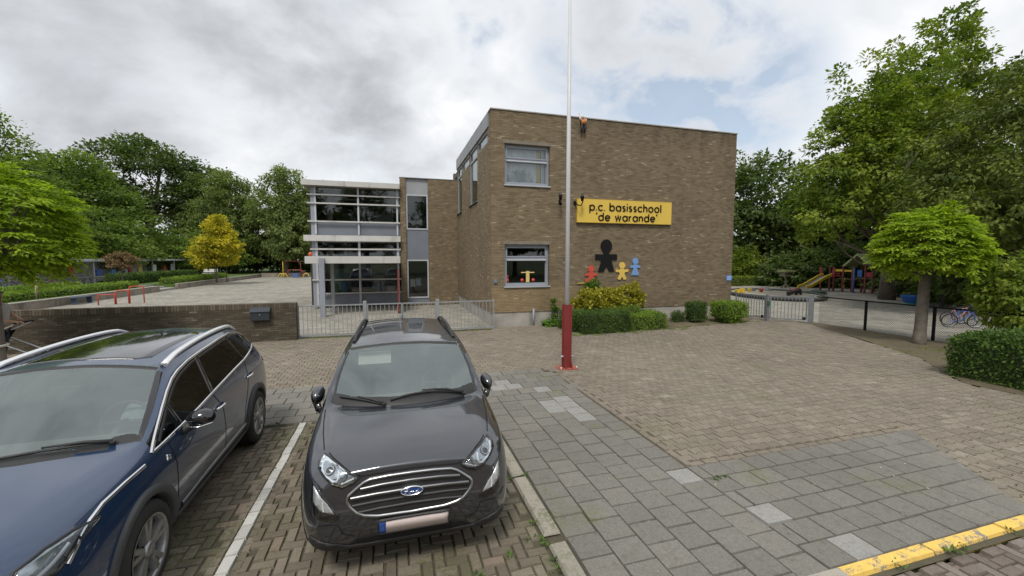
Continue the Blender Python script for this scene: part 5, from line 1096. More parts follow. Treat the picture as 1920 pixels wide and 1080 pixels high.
# ------------------------------------------------------------------ playground on the right
t = thing('sandpit', 'oval sandpit with dark rubber rim, toys lying in the sand', 'sandpit', (24.6, 21.6, 0)); n = 40
E1 = [(4.4 * math.cos(2 * math.pi * i / n) * .55 + 1.7 * math.sin(2 * math.pi * i / n), 3.6 * math.sin(2 * math.pi * i / n) - .9 * math.cos(2 * math.pi * i / n)) for i in range(n)]
mb = MB(); mb.tube([(x, y, .12) for x, y in E1], .10, 8, closed=True); mb.build('rim', mat('rubber_rim', (.055, .058, .055), .8, var=.3), t)
mb = MB(); mb.add([(x, y, .10) for x, y in E1], [tuple(range(n))]); mb.build('sand', ground_mat('sand', (.30, .27, .21), (.38, .35, .28), (.46, .42, .34), 1.5), t)
def lump(name, lb, ct, loc, r, c, sq=(1, 1, .7)):
    bm = bmesh.new(); bmesh.ops.create_icosphere(bm, subdivisions=2, radius=r)
    gg = np.random.default_rng(int(abs(loc[0] * 100)))
    for v in bm.verts: k = 1 + gg.normal(0, .09); v.co = Vector((v.co.x * sq[0] * k, v.co.y * sq[1] * k, max(-.05, v.co.z * sq[2] * k)))
    me = bpy.data.meshes.new(name); bm.to_mesh(me); bm.free(); o = link(name, me, mat(name + '_paint', c, .8, var=.2), loc=loc); return tag(o, lb, ct)
lump('boulder', 'grey boulder at the back edge of the sandpit', 'boulder', (26.6, 24.0, .1), .45, (.22, .22, .22)); lump('boulder', 'lower dark boulder beside the grey boulder', 'boulder', (25.3, 24.2, .1), .4, (.10, .10, .11), (1.2, 1, .5)); lump('boulder', 'dark green mound at the right end of the sandpit', 'mound', (27.6, 20.9, .1), .5, (.03, .06, .04), (1.1, 1, .55))
def toy(lb, loc, c, k):
    mb = MB()
    if k == 'truck':
        mb.box(-.3, -.13, .1, .1, .13, .28); mb.box(.12, -.12, .1, .32, .12, .36)
        for x in (-.2, .22):
            for y in (-.14, .14): mb.lathe([(.001, -.03), (.09, -.03), (.09, .03), (.001, .03)], (x, y, .09), 'y', 12)
    else: mb.lathe([(.001, 0), (.10, 0), (.14, .24), (.125, .24), (.09, .02), (.001, .02)], n=14); mb.tube([(-.13, 0, .23), (0, 0, .36), (.13, 0, .23)], .012, 5)
    tag(mb.build('toy_truck' if k == 'truck' else 'toy_bucket', mat('toy_plastic', c, .5), bevel=.008, loc=(*loc, .1)), lb, 'toy')
toy('yellow toy truck on the left of the sandpit', (22.6, 22.4), (.6, .42, .03), 'truck'); toy('yellow toy bucket in front of the dark boulder', (24.5, 23.4), (.62, .45, .04), 'bucket'); toy('red toy bucket in front of the dark boulder', (25.0, 22.9), (.5, .06, .03), 'bucket'); toy('dark red toy truck in the middle of the sandpit', (26.3, 21.4), (.30, .05, .06), 'truck'); toy('black toy truck in the middle of the sandpit', (25.4, 20.6), (.03, .03, .03), 'truck'); toy('small black toy bucket at the front of the sandpit', (24.4, 20.3), (.03, .03, .03), 'bucket')
t = thing('bird_table', 'wooden bird table on a post behind the sandpit', 'bird table', (31.6, 26.6, 0)); M_wd = mat('old_wood', (.16, .14, .09), .9, var=.3)
mb = MB(); mb.box(-.06, -.06, -.05, .06, .06, 1.0)
for a in (0, 1.57, 3.14, 4.71): mb.tube([(0, 0, .35), (.42 * math.cos(a), .42 * math.sin(a), 0)], .04, 6)
mb.build('stand', M_wd, t); mb = MB(); mb.box(-.45, -.3, 1.0, .45, .3, 1.07); mb.box(-.40, -.26, 1.075, -.34, .26, 1.34); mb.box(.34, -.26, 1.075, .40, .26, 1.34); mb.build('tray', M_wd, t); mb = MB(); mb.box(-.52, -.4, 1.345, .52, .4, 1.5); mb.build('roof', mat('mossy_wood', (.22, .23, .10), .9, var=.3), t)
t = thing('low_rail', 'low white rail along the far edge of the playground', 'rail', (31.5, 33.5, 0)); mb = MB(); mb.tube([(0, 0, .5), (6.8, -5.5, .5)], .06, 6); mb.build('rail', mat('rail_white', (.55, .54, .48), .7), t)
mb = MB()
for i in range(6): mb.tube([(i * 1.3, -i * 1.05, -.05), (i * 1.3, -i * 1.05, .46)], .05, 6)
mb.build('stakes', M_wd, t)
# climbing tower: local x runs along the row to the right in view, local y away from the viewer
pt = thing('climbing_tower', 'wooden climbing tower with yellow slide, red and blue posts and a gabled playhouse roof', 'play tower', (32.3, 24.1, 0), R(-87)); M_pr = mat('tower_red_wood', (.17, .03, .035), .6, var=.2); M_pb = mat('tower_blue', (.03, .13, .42), .5); M_py = mat('slide_yellow', (.62, .43, .03), .5); M_pg = mat('slide_steel', (.20, .22, .23), .35, metal=.6)
mb = MB()
for x, h in ((-.1, 1.85), (.85, 1.85), (1.5, 1.6), (2.15, 1.95), (2.95, 1.95), (3.4, 1.6)):
    for y in (0, 1.0): mb.box(x - .05, y - .05, -.1, x + .05, y + .05, h)
mb.build('posts', M_pr, pt)
mb = MB(); mb.box(-.1, .06, 1.08, .9, .94, 1.15); mb.box(2.2, .06, 1.0, 3.35, .94, 1.07); mb.box(.91, .3, .9, 2.19, .7, .95); mb.build('decks', M_wd, pt)
mb = MB(); mb.tube([(2.3, -.12, -.05), (2.3, -.12, 1.8)], .05, 8); mb.box(2.45, -.04, 1.15, 2.75, 0, 1.65); mb.build('blue_panels', M_pb, pt)
mb = MB(); mb.box(.91, -.03, 1.50, 1.44, .03, 1.66); mb.build('yellow_board', M_py, pt); mb = MB(); mb.box(1.56, -.03, 1.50, 2.09, .03, 1.64); mb.build('yellow_board', M_py, pt); mb = MB(); mb.tube([(1.6, 0, 1.0), (1.5, .1, .65), (1.6, 0, .25)], .04, 6); mb.build('yellow_pole', M_py, pt)
mb = MB(); mb.box(-.19, -.07, 1.05, -.02, -.051, 1.75); mb.box(.77, -.07, 1.05, .93, -.051, 1.7); mb.box(.91, -.02, 1.15, 1.3, .02, 1.22); mb.box(.91, -.02, 1.32, 1.3, .02, 1.39); mb.box(3.01, -.03, 1.15, 3.34, .0, 1.5); mb.build('red_boards', mat('tower_bright_red', (.30, .025, .03), .5), pt)
mb = MB(); mb.prism([(1.55, 1.95), (2.5, 2.85), (3.45, 1.95), (3.32, 1.90), (2.5, 2.70), (1.68, 1.90)], -.25, 1.25, 'xz'); mb.build('gabled_roof', mat('roof_pale_green', (.30, .34, .16), .7, var=.2), pt)
SLP = [(.4, -.02, 1.16), (.35, -.5, 1.02), (.2, -1.9, .36), (.15, -2.4, .24)]
mb = MB()
for i in range(3):
    a, b = Vector(SLP[i]), Vector(SLP[i + 1]); w_ = Vector((.28, 0, 0)); mb.quad(a - w_, a + w_, b + w_, b - w_)
mb.build('slide_bed', M_pg, pt, recalc=False)
for s in (-1, 1):
    mb = MB(); tp_ = [Vector(p) + Vector((s * .33, 0, 0)) for p in SLP]
    for i in range(3):
        a, b = tp_[i], tp_[i + 1]; q = Vector((.04, 0, 0)); up_ = Vector((0, 0, .17)); dn = Vector((0, 0, -.05))
        mb.add([a - q + dn, a + q + dn, a + q + up_, a - q + up_, b - q + dn, b + q + dn, b + q + up_, b - q + up_], [(0, 1, 2, 3), (7, 6, 5, 4), (0, 4, 5, 1), (1, 5, 6, 2), (2, 6, 7, 3), (3, 7, 4, 0)])
    mb.build('slide_side', M_py, pt)
mb = MB(); SL2 = [(3.36, .4, 1.05), (3.9, .3, .8), (4.7, .1, .25), (5.2, 0, .14)]
for i in range(3):
    a, b = Vector(SL2[i]), Vector(SL2[i + 1]); q = Vector((0, .3, 0)); up_ = Vector((0, 0, .15)); mb.quad(a - q, a + q, b + q, b - q); mb.quad(a - q, a - q + up_, b - q + up_, b - q); mb.quad(a + q, a + q + up_, b + q + up_, b + q)
mb.build('dark_slide', mat('slide_dark', (.10, .085, .08), .5), pt, recalc=False)
# grey bars, bicycles and bits beyond the chain link
t = thing('turning_bars', 'three stepped dark grey turning bars in the playground behind the globe tree', 'turning bars', (27.1, 14.9, 0)); mb = MB(); ys_ = [0, -.85, -1.7, -2.4]; hh = [1.55, 1.25, .95]
for i in range(3): mb.tube([(.1 * i, ys_[i] - .03, -.05), (.1 * i, ys_[i] - .03, hh[i] - .1), (.1 * i, ys_[i] - .13, hh[i]), (.1 * i + .1, ys_[i + 1] + .13, hh[i]), (.1 * i + .1, ys_[i + 1] + .03, hh[i] - .1), (.1 * i + .1, ys_[i + 1] + .03, -.05)], .04, 8)
mb.build('bars', mat('bar_grey', (.09, .095, .10), .5, metal=.3), t)
t = thing('plastic_tub', 'bright blue plastic tub beside the globe tree trunk', 'tub', (26.9, 15.2, 0)); mb = MB(); mb.lathe([(.001, .12), (.32, .12), (.46, .46), (.49, .48), (.44, .46), (.29, .15), (.001, .15)], n=20); mb.build('bowl', mat('tub_blue', (.04, .17, .62), .4), t); mb = MB(); mb.tube([(0, 0, -.05), (0, 0, .13)], .25, 10); mb.build('foot', mat('tub_green', (.04, .30, .28), .5), t)
bicycle('childs_bicycle', 'small bright blue childrens bicycle parked beyond the chain link fence', (.04, .14, .55), (19.75, 9.62, 0), R(-32), .72, .1)
bicycle('childs_bicycle', 'small pink childrens bicycle behind the blue one', (.55, .24, .30), (20.3, 9.95, 0), R(-25), .74, -.1)
bicycle('childs_bicycle', 'dark bicycle at the back of the three by the fence', (.03, .03, .03), (21.4, 10.0, 0), R(-30), .95, .05)

# ------------------------------------------------------------------ person with pushchair behind the globe tree on the left
def skin_body(name, verts, edges, m, parent=None, sub=2, root=0):
    me = bpy.data.meshes.new(name); me.from_pydata([v[:3] for v in verts], edges, []); o = link(name, me, m, parent)
    md = o.modifiers.new('skin', 'SKIN'); md.use_smooth_shade = True
    for i, v in enumerate(verts):
        sv = me.skin_vertices[0].data[i]; r_ = v[3]; sv.radius = r_ if isinstance(r_, tuple) else (r_, r_); sv.use_root = i == root
    s_ = o.modifiers.new('sub', 'SUBSURF'); s_.levels = sub; s_.render_levels = sub; return o
ps = thing('person', 'person with bare forearm behind the left globe tree, dark strap, holding a pushchair', 'person', (-8.62, 12.15, 0), R(0))
M_skin = mat('skin', (0.46, 0.27, 0.19), .55, var=.06); M_cl = mat('pale_shirt', (0.42, 0.40, 0.38), .9, var=.1); M_jean = mat('dark_trousers', (.03, .035, .05), .9); M_hair = mat('dark_hair', (.03, .02, .014), .7)
V = [(0, 0, .95, (.15, .11)), (0, 0, 1.12, (.13, .10)), (0, 0, 1.32, (.17, .11)), (0, 0, 1.44, (.12, .08)), (0, 0, 1.52, .055), (.01, -.01, 1.60, (.075, .085)), (.01, -.01, 1.68, (.08, .09)), (.005, 0, 1.75, (.06, .07)),
     (.0, -.18, 1.41, .055), (.06, -.24, 1.20, .048), (.14, -.22, 1.13, .040), (.42, -.20, 1.06, .028), (.48, -.20, 1.05, .035),
     (.0, .18, 1.41, .055), (.04, .26, 1.18, .046), (.18, .22, 1.10, .036), (.30, .12, 1.08, .028), (.35, .10, 1.07, .034),
     (0, -.09, .88, .085), (.02, -.10, .50, .062), (-.02, -.10, .10, .042), (.08, -.10, .04, .038), (0, .09, .88, .085), (-.03, .10, .50, .062), (-.12, .10, .10, .042), (-.02, .10, .04, .038)]
Ed = [(0, 1), (1, 2), (2, 3), (3, 4), (4, 5), (5, 6), (6, 7), (2, 8), (8, 9), (9, 10), (10, 11), (11, 12), (2, 13), (13, 14), (14, 15), (15, 16), (16, 17), (0, 18), (18, 19), (19, 20), (20, 21), (0, 22), (22, 23), (23, 24), (24, 25)]
k0 = len(V)
for i, (dy, ln) in enumerate(((-.030, .075), (-.010, .085), (.010, .08), (.028, .065))):
    V += [(.50, -.20 + dy, 1.055, .0105), (.50 + ln * .62, -.20 + dy, 1.045, .0095), (.50 + ln * .55, -.20 + dy, 1.005, .0085)]; b_ = k0 + 3 * i; Ed += [(12, b_), (b_, b_ + 1), (b_ + 1, b_ + 2)]
k1 = len(V); V += [(.47, -.235, 1.04, .012), (.50, -.245, 1.01, .010)]; Ed += [(12, k1), (k1, k1 + 1)]
skin_body('body', V, Ed, M_skin, ps)
skin_body('shirt', [(0, 0, .93, (.165, .125)), (0, 0, 1.12, (.147, .117)), (0, 0, 1.32, (.187, .128)), (0, 0, 1.43, (.13, .095)), (0, -.18, 1.41, .07), (.05, -.235, 1.24, .066), (0, .18, 1.41, .07), (.035, .25, 1.24, .066)], [(0, 1), (1, 2), (2, 3), (2, 4), (4, 5), (2, 6), (6, 7)], M_cl, ps)
skin_body('trousers', [(0, 0, .96, (.16, .12)), (0, -.09, .86, .10), (.02, -.10, .50, .076), (-.02, -.10, .10, .062), (0, .09, .86, .10), (-.03, .10, .50, .076), (-.12, .10, .10, .062)], [(0, 1), (1, 2), (2, 3), (0, 4), (4, 5), (5, 6)], M_jean, ps)
skin_body('hair', [(-.02, 0, 1.66, .085), (-.01, 0, 1.74, (.085, .09)), (-.06, 0, 1.58, .06)], [(0, 1), (0, 2)], M_hair, ps)
mb = MB(); mb.tube([(.12, -.20, 1.42), (.17, -.19, 1.25), (.18, -.18, 1.05)], .022, 6); mb.build('strap', M_black, ps)
pc = thing('pushchair', 'pushchair frame of white tubes with black grip, mostly behind the trunk', 'pushchair', (-8.62, 11.95, 0)); M_wt = mat('white_tube', (.72, .73, .75), .35)
mb = MB()
for y in (0, .45):
    mb.tube([(.40, y, 1.02), (.34, y, .98), (-.02, y, .80), (-.50, y, .52)], .014, 8); mb.tube([(-.02, y, .66), (.62, y, .32), (.80, y, .16)], .014, 8); mb.tube([(-.02, y, .80), (-.02, y, .66), (-.4, y, .16)], .014, 8)
mb.tube([(-.4, 0, .16), (-.4, .45, .16)], .012, 6); mb.build('frame', M_wt, pc); mb = MB(); mb.tube([(.41, -.03, 1.03), (.41, .48, 1.03)], .02, 8); mb.build('grip', M_black, pc)
for x in (.80, -.4):
    for y in (-.03, .48):
        mb = MB(); mb.lathe([(.001, -.02), (.10, -.02), (.12, 0), (.10, .02), (.001, .02)], (x, y, .12), 'y', 16); mb.build('wheel', M_blk, pc)
mb = MB(); mb.quad((-.45, .02, .50), (-.45, .43, .50), (-.02, .43, .60), (-.02, .02, .60)); mb.quad((-.02, .02, .60), (-.02, .43, .60), (.12, .43, .84), (.12, .02, .84)); mb.build('seat', M_black, pc, recalc=False)
# ------------------------------------------------------------------ cars
# local axes of a car: x to the viewer's right when facing it, y from the front bumper (0) to the rear, z up
def paint(name, c, flake, metal=.55, ior=1.65):
    m, t, b = new_mat(name); tc = t.add('ShaderNodeTexCoord').outputs['Object']
    n = t.noise(tc, 900, 2, .5); col = t.ramp(n, [(.35, c), (.75, flake)])
    dust = t.noise(tc, 3.0, 6, .65); t.link(t.mix(t.maprange(dust, .45, .8, 0, .035), col, (.20, .19, .17)), b.inputs['Base Color'])
    b.inputs['Metallic'].default_value = metal; b.inputs['Roughness'].default_value = .33; b.inputs['Coat Weight'].default_value = 1.0
    t.link(t.maprange(t.noise(tc, 14, 5, .6), .35, .75, .015, .07), b.inputs['Coat Roughness']); b.inputs['Coat IOR'].default_value = ior
    return m
M_chrome = mat('chrome', (.80, .81, .83), .12, metal=1.0)
M_satin = mat('satin_chrome', (.46, .475, .49), .3, metal=1.0)
M_plast = mat('black_trim_plastic', (.022, .022, .023), .55, var=.2, scale=5)
M_plastg = mat('grey_trim_plastic', (.055, .056, .058), .6, var=.2, scale=5)
M_gloss = mat('gloss_black', (.008, .008, .009), .12, coat=1)
M_gap = mat('panel_gap', (.006, .006, .006), .9)
M_tyre = mat('tyre_rubber', (.022, .021, .020), .8, var=.3, scale=9)
M_rim = mat('alloy_rim', (.34, .34, .335), .38, metal=.85, var=.2, scale=30); M_rimd = mat('dark_alloy', (.06, .06, .065), .35, metal=.7)
M_wsg = glass_mat('windscreen_glass', (.76, .82, .79), .26, gcol=(.86, .95, .92)); M_tint = glass_mat('tinted_window_glass', (.05, .05, .05), .035); M_sideg = glass_mat('side_window_glass', (.30, .33, .33), .04)
M_lens = glass_mat('lamp_lens', (.90, .93, .95), .06); M_lampin = mat('lamp_reflector', (.55, .57, .60), .25, metal=.85); M_lampdk = mat('lamp_inner_dark', (.03, .032, .036), .3, coat=1)
M_seat = mat('seat_fabric', (.06, .062, .066), .9, var=.2, scale=12); M_dash = mat('dashboard', (.11, .115, .115), .75, var=.1); M_head = mat('roof_lining', (.45, .44, .42), .9)
M_plate = mat('number_plate', (.72, .62, .60), .4, var=.05, scale=8); M_plb = mat('plate_blue', (.04, .10, .38), .4); M_sil = mat('badge_silver', (.75, .76, .78), .25, metal=1.0)

class Car:
    def __init__(s, root, stations, NR, creases, glass, axles, wr, M_paint):
        """stations: list of (y, [(x,z) or (x,z,dy) per row from bottom centre to top centre]); loft + subdivision"""
        s.root = root; s.paint = M_paint; bm = bmesh.new(); rows = []
        def ring(pts, y):
            R_, L_ = [], []
            for i, p in enumerate(pts):
                x, z = p[0], p[1]; dy = p[2] if len(p) > 2 else 0
                v = bm.verts.new((x, y + dy, z)); R_.append(v); L_.append(v if x == 0 else bm.verts.new((-x, y + dy, z)))
            return R_ + L_[-2:0:-1]
        for y, pts in stations: rows.append(ring(pts, y))
        def cap(r, y, rev, k):
            # close an end with one inner ring and a centre
            c = sum((v.co for v in r), Vector()) / len(r); c.y = y
            inner = [bm.verts.new((c.x + (v.co.x - c.x) * .55, y + (v.co.y - y) * .25, c.z + (v.co.z - c.z) * .55)) for v in r]
            n = len(r); cv = bm.verts.new(c)
            for i in range(n):
                q = (r[i], r[(i + 1) % n], inner[(i + 1) % n], inner[i]); bm.faces.new(q if rev else q[::-1])
                q = (inner[i], inner[(i + 1) % n], cv); bm.faces.new(q if rev else q[::-1])
        N = len(rows[0]); s.NR = NR
        fmap = {}
        for k in range(len(rows) - 1):
            for i in range(N):
                f = bm.faces.new((rows[k][i], rows[k][(i + 1) % N], rows[k + 1][(i + 1) % N], rows[k + 1][i])); f.smooth = True
                ii = i if i < NR - 1 else N - 1 - i
                fmap[(k, i)] = f
                for nm, (mi, st_, rr_) in glass.items():
                    if k in st_ and ii in rr_: f.material_index = mi
        cap(rows[0], stations[0][0] - .03, True, 0); cap(rows[-1], stations[-1][0] + .03, False, 0)
        for f in bm.faces: f.smooth = True
        cl = bm.edges.layers.float.new('crease_edge')
        for (k0, k1, row, val) in creases.get('long', []):
            for k in range(k0, k1):
                for i in {row, (N - row) % N}:
                    e = bm.edges.get((rows[k][i], rows[k + 1][i]))
                    if e: e[cl] = val
        for (k, r0, r1, val) in creases.get('cross', []):
            for i in range(r0, r1):
                for a, b in ((i, i + 1), ((N - i) % N, (N - i - 1) % N)):
                    e = bm.edges.get((rows[k][a], rows[k][b]))
                    if e: e[cl] = val
        me = bpy.data.meshes.new('cage'); bm.to_mesh(me); bm.free()
        tmp = bpy.data.objects.new('cage', me); COL.objects.link(tmp); sd = tmp.modifiers.new('s', 'SUBSURF'); sd.levels = 3; sd.render_levels = 3
        for m_ in range(5): me.materials.append(M_gap)
        dg = bpy.context.evaluated_depsgraph_get(); ev = tmp.evaluated_get(dg); full = bpy.data.meshes.new_from_object(ev, depsgraph=dg)
        bpy.data.objects.remove(tmp); bpy.data.meshes.remove(me)
        bm = bmesh.new(); bm.from_mesh(full); bmesh.ops.recalc_face_normals(bm, faces=bm.faces)
        s.bvh = BVHTree.FromBMesh(bm)
        # wheel openings
        kill = []
        for ya, za, ra in axles:
            for f in bm.faces:
                if all((v.co.y - ya) ** 2 + (v.co.z - za) ** 2 < (ra + .004) ** 2 and abs(v.co.x) > .45 for v in f.verts): kill.append(f)
        bmesh.ops.delete(bm, geom=list(set(kill)), context='FACES')
        for v in bm.verts:
            if v.is_boundary:
                for ya, za, ra in axles:
                    d = math.hypot(v.co.y - ya, v.co.z - za)
                    if d < ra + .09 and abs(v.co.x) > .45 and d > 1e-4: k = ra / d; v.co.y = ya + (v.co.y - ya) * k; v.co.z = za + (v.co.z - za) * k
        bm.to_mesh(full); bm.free()
        s.parts = {}
        names = {0: ('body', M_paint), **{mi: (nm.rstrip('0123456789'), gm) for nm, (mi, gm) in s_glass(glass).items()}}
        for mi, (nm, mm) in names.items():
            for hs in ((0,) if 'side' not in nm else (1, -1)):
                b = bmesh.new(); b.from_mesh(full); bmesh.ops.delete(b, geom=[f for f in b.faces if f.material_index != mi or (hs and f.calc_center_median().x * hs < 0)], context='FACES')
                m2 = bpy.data.meshes.new(nm); b.to_mesh(m2); b.free(); m2.materials.clear()
                m2.polygons.foreach_set('material_index', [0] * len(m2.polygons)); link(nm, m2, mm, root)
        bpy.data.meshes.remove(full)
    # -- projection of drawn shapes onto the body
    def hit(s, plane, a, b, side=1):
        if plane == 'front': o, d = Vector((a, -2, b)), Vector((0, 1, 0))
        elif plane == 'side': o, d = Vector((2 * side, a, b)), Vector((-side, 0, 0))
        else: o, d = Vector((a, b, 3)), Vector((0, 0, -1))
        r = s.bvh.ray_cast(o, d)
        if r[0] is None:
            r2 = s.bvh.find_nearest(Vector((a, .2, b)) if plane == 'front' else Vector((.9 * side, a, b)) if plane == 'side' else Vector((a, b, 1)))
            return r2[0], r2[1]
        n = r[1]
        if n.dot(d) > 0: n = -n
        return r[0], n
    def ribbon(s, plane, pts, w, m, name, off=.004, side=1, mirror=False, parent=None, h=None, sub=True, closed=False):
        """a strip of width w laid along drawn points"""
        mb = MB(); h = off if h is None else h
        for sg in ((1, -1) if mirror else (1,)):
            P = []
            Q = list(pts) + ([pts[0]] if closed else [])
            for i in range(len(Q) - 1):
                (a, b), (c, d) = Q[i], Q[i + 1]; k = max(1, int(math.hypot(c - a, d - b) / .035)) if sub else 1
                P += [(a + (c - a) * j / k, b + (d - b) * j / k) for j in range(k)]
            P.append(Q[-1]); C, Nn = [], []
            for a, b in P:
                if plane == 'side': p, n = s.hit('side', a, b, side * sg)
                else: p, n = s.hit(plane, a * sg, b)
                C.append(p); Nn.append(n)
            vs = []
            for i in range(len(C)):
                t_ = (C[min(i + 1, len(C) - 1)] - C[max(i - 1, 0)]); t_ = t_.normalized() if t_.length > 1e-9 else Vector((0, 0, 1)); sd = t_.cross(Nn[i]); sd = sd.normalized() if sd.length > 1e-6 else Vector((0, 1, 0))
                vs += [C[i] - sd * w / 2 - Nn[i] * .004, C[i] - sd * w / 2 * .8 + Nn[i] * h, C[i] + sd * w / 2 * .8 + Nn[i] * h, C[i] + sd * w / 2 - Nn[i] * .004]
            fs = []
            for i in range(len(C) - 1):
                for j in range(3): fs.append((4 * i + j, 4 * i + j + 1, 4 * i + j + 5, 4 * i + j + 4))
            mb.add(vs, fs, 0, True)
        return mb.build(name, m, parent or s.root, recalc=False)
    def patch(s, plane, poly, m, name, off=.006, side=1, parent=None, step=.03, sgn=1, smooth=True, drop=.012, obj=True, sink=0):
        """a filled outline laid on the body, standing off by a few millimetres, with closed edges"""
        bm = bmesh.new(); bm.faces.new([bm.verts.new((a, b, 0)) for a, b in poly])
        xs = [p[0] for p in poly]; ys = [p[1] for p in poly]
        for ax, lo, hi in ((0, min(xs), max(xs)), (1, min(ys), max(ys))):
            k = lo + step
            while k < hi:
                bmesh.ops.bisect_plane(bm, geom=bm.verts[:] + bm.edges[:] + bm.faces[:], plane_co=(k, 0, 0) if ax == 0 else (0, k, 0), plane_no=(1, 0, 0) if ax == 0 else (0, 1, 0)); k += step
        rim = [e for e in bm.edges if e.is_boundary]
        ext = bmesh.ops.extrude_edge_only(bm, edges=rim); low = {v for v in ext['geom'] if isinstance(v, bmesh.types.BMVert)}
        for v in bm.verts:
            a, b = v.co.x, v.co.y
            p, n = s.hit('side', a, b, side) if plane == 'side' else s.hit(plane, a * sgn, b)
            v.co = p + n * (off - (drop if v in low else 0) - sink)
        for f in bm.faces: f.smooth = smooth
        bmesh.ops.recalc_face_normals(bm, faces=bm.faces)
        me = bpy.data.meshes.new(name); bm.to_mesh(me); bm.free(); return link(name, me, m, parent or s.root)
    def arch(s, ya, za, r0, r1, m, a0=-8, a1=188, off=.020, name='arch_trim', low=None):
        for side in (1, -1):
            mb = MB(); vs = []; n = 44
            for i in range(n + 1):
                a = R(a0 + (a1 - a0) * i / n); c_, s_ = math.cos(a), math.sin(a)
                p0, n0 = s.hit('side', ya + c_ * r1, max(.17, za + s_ * r1), side); x0 = p0.x
                pm, nm = s.hit('side', ya + c_ * (r0 + (r1 - r0) * .5), max(.17, za + s_ * (r0 + (r1 - r0) * .5)), side)
                xo = x0 + side * off; xm = max(abs(pm.x), abs(x0) - .005) * side + side * off
                vs += [(x0 - side * .01, ya + c_ * r1, za + s_ * r1), (xo, ya + c_ * (r1 - .006), za + s_ * (r1 - .006)), (xm, ya + c_ * (r0 + .012), za + s_ * (r0 + .012)), (xm - side * .012, ya + c_ * r0, za + s_ * r0), (xm - side * .10, ya + c_ * r0, za + s_ * r0)]
            fs = [(5 * i + j, 5 * i + j + 1, 5 * i + j + 6, 5 * i + j + 5) for i in range(n) for j in range(4)]
            mb.add(vs, fs, 0, True); mb.build(name, m, s.root, recalc=False)
            mb = MB(); vs = []
            for i in range(n + 1):
                a = R(-20 + 220 * i / n); vs += [((.89) * side, ya + math.cos(a) * (r0 + .01), za + math.sin(a) * (r0 + .01)), (.5 * side, ya + math.cos(a) * (r0 + .01), za + math.sin(a) * (r0 + .01))]
            vs += [(.5 * side, ya, za)]; c0 = len(vs) - 1
            vs = [(min(abs(x), s.xin) * side, y, z) for x, y, z in vs]
            mb.add(vs, [(2 * i, 2 * i + 2, 2 * i + 3, 2 * i + 1) for i in range(n)] + [(2 * i + 1, 2 * i + 3, c0) for i in range(n)], 0, True); mb.build('wheel_well', M_gap, s.root, recalc=False)
    xin = .80
    def wheels(s, axles, xo, rt, rr, style, steer=0.0):
        for k, (ya, za) in enumerate(axles):
            for side in (1, -1):
                w = bpy.data.objects.new('wheel', None); COL.objects.link(w); w.parent = s.root; w.location = (xo * side, ya, rt); w.rotation_euler = (0, 0, (0 if side > 0 else math.pi) + (steer if k == 0 else 0))
                mb = MB(); W_ = .22
                prof = [(rr, -.005), (rr + .012, .0), (rr + .03, .004), (rt - .05, .006), (rt - .02, -.008), (rt - .004, -.03), (rt, -.06)] + [(rt - (.006 if q % 2 else 0), -.06 - .012 * q) for q in range(1, 10)] + [(rt, -.17), (rt - .02, -.205), (rt - .05, -W_), (rr, -W_)]
                mb.lathe(prof, axis='x', n=56); mb.build('tyre', M_tyre, w)
                mb = MB(); mb.lathe([(rr + .004, .004), (rr - .012, .004), (rr - .022, -.02), (rr - .03, -.19)], axis='x', n=48); mb.lathe([(rr - .03, -.12), (.001, -.12)], axis='x', n=32, mi=1); mb.lathe([(rr * .62, -.10), (rr * .62, -.09), (.06, -.09)], axis='x', n=32, mi=2)
                ns = 5
                for q in range(ns):
                    a = 2 * math.pi * q / ns + .3
                    for da, mi in (((-.17, 0), (.17, 0)) if style == 'twin' else ((0, 0), (.42, 1))):
                        c0, c1 = a + da * .5, a + da; wi, wo = (.026, .024) if style == 'twin' else (.03, .055) if mi == 0 else (.02, .022)
                        d = Vector((0, math.cos(c1), math.sin(c1))); d0 = Vector((0, math.cos(c0), math.sin(c0))); n_ = Vector((0, -d.y * 0 - math.sin(c1), math.cos(c1)))
                        p0 = d0 * .045; p1 = d * (rr - .02)
                        v8 = []
                        for p_, ww, xf, xb in ((p0, wi, -.012, -.06), (p1, wo, -.004, -.05)):
                            v8 += [p_ + n_ * ww + Vector((xb, 0, 0)), p_ - n_ * ww + Vector((xb, 0, 0)), p_ - n_ * ww * .7 + Vector((xf, 0, 0)), p_ + n_ * ww * .7 + Vector((xf, 0, 0))]
                        mb.add(v8, [(0, 1, 2, 3), (7, 6, 5, 4), (0, 4, 5, 1), (1, 5, 6, 2), (2, 6, 7, 3), (3, 7, 4, 0)], mi)
                mb.lathe([(.062, -.02), (.058, .0), (.03, .006), (.001, .006)], axis='x', n=20); mb.build('rim', [M_rim, M_rimd, M_plastg], w)
    def interior(s, yd, yb, zd, hw, zseat, wheel_side, dashz=None, roofz=1.5):
        """dashboard, seats and steering wheel seen through the windscreen"""
        mb = MB(); mb.box(-hw, yd + .05, .35, hw, yb, .40); mb.build('cabin_floor', M_seat, s.root)
        mb = MB(); pr = [(yd - .05, zd - .10), (yd + .25, zd - .03), (yd + .52, zd - .04), (yd + .60, zd - .10), (yd + .58, zd - .30), (yd + .2, zd - .45)]; mb.prism(pr, -hw, hw, 'yz'); mb.build('dashboard', M_dash, s.root, .02)
        for x in (-.37, .37):
            mb = MB(); y = yd + 1.22
            mb.prism([(y - .30, .52), (y + .22, .46), (y + .25, .58), (y - .30, .66)], x - .25, x + .25, 'yz')
            mb.prism([(y + .18, .55), (y + .30, .55), (y + .47, zseat), (y + .38, zseat + .02)], x - .24, x + .24, 'yz')
            mb.prism([(y + .38, zseat + .04), (y + .47, zseat + .03), (y + .50, zseat + .22), (y + .42, zseat + .23)], x - .13, x + .13, 'yz'); mb.build('front_seat', M_seat, s.root, .04)
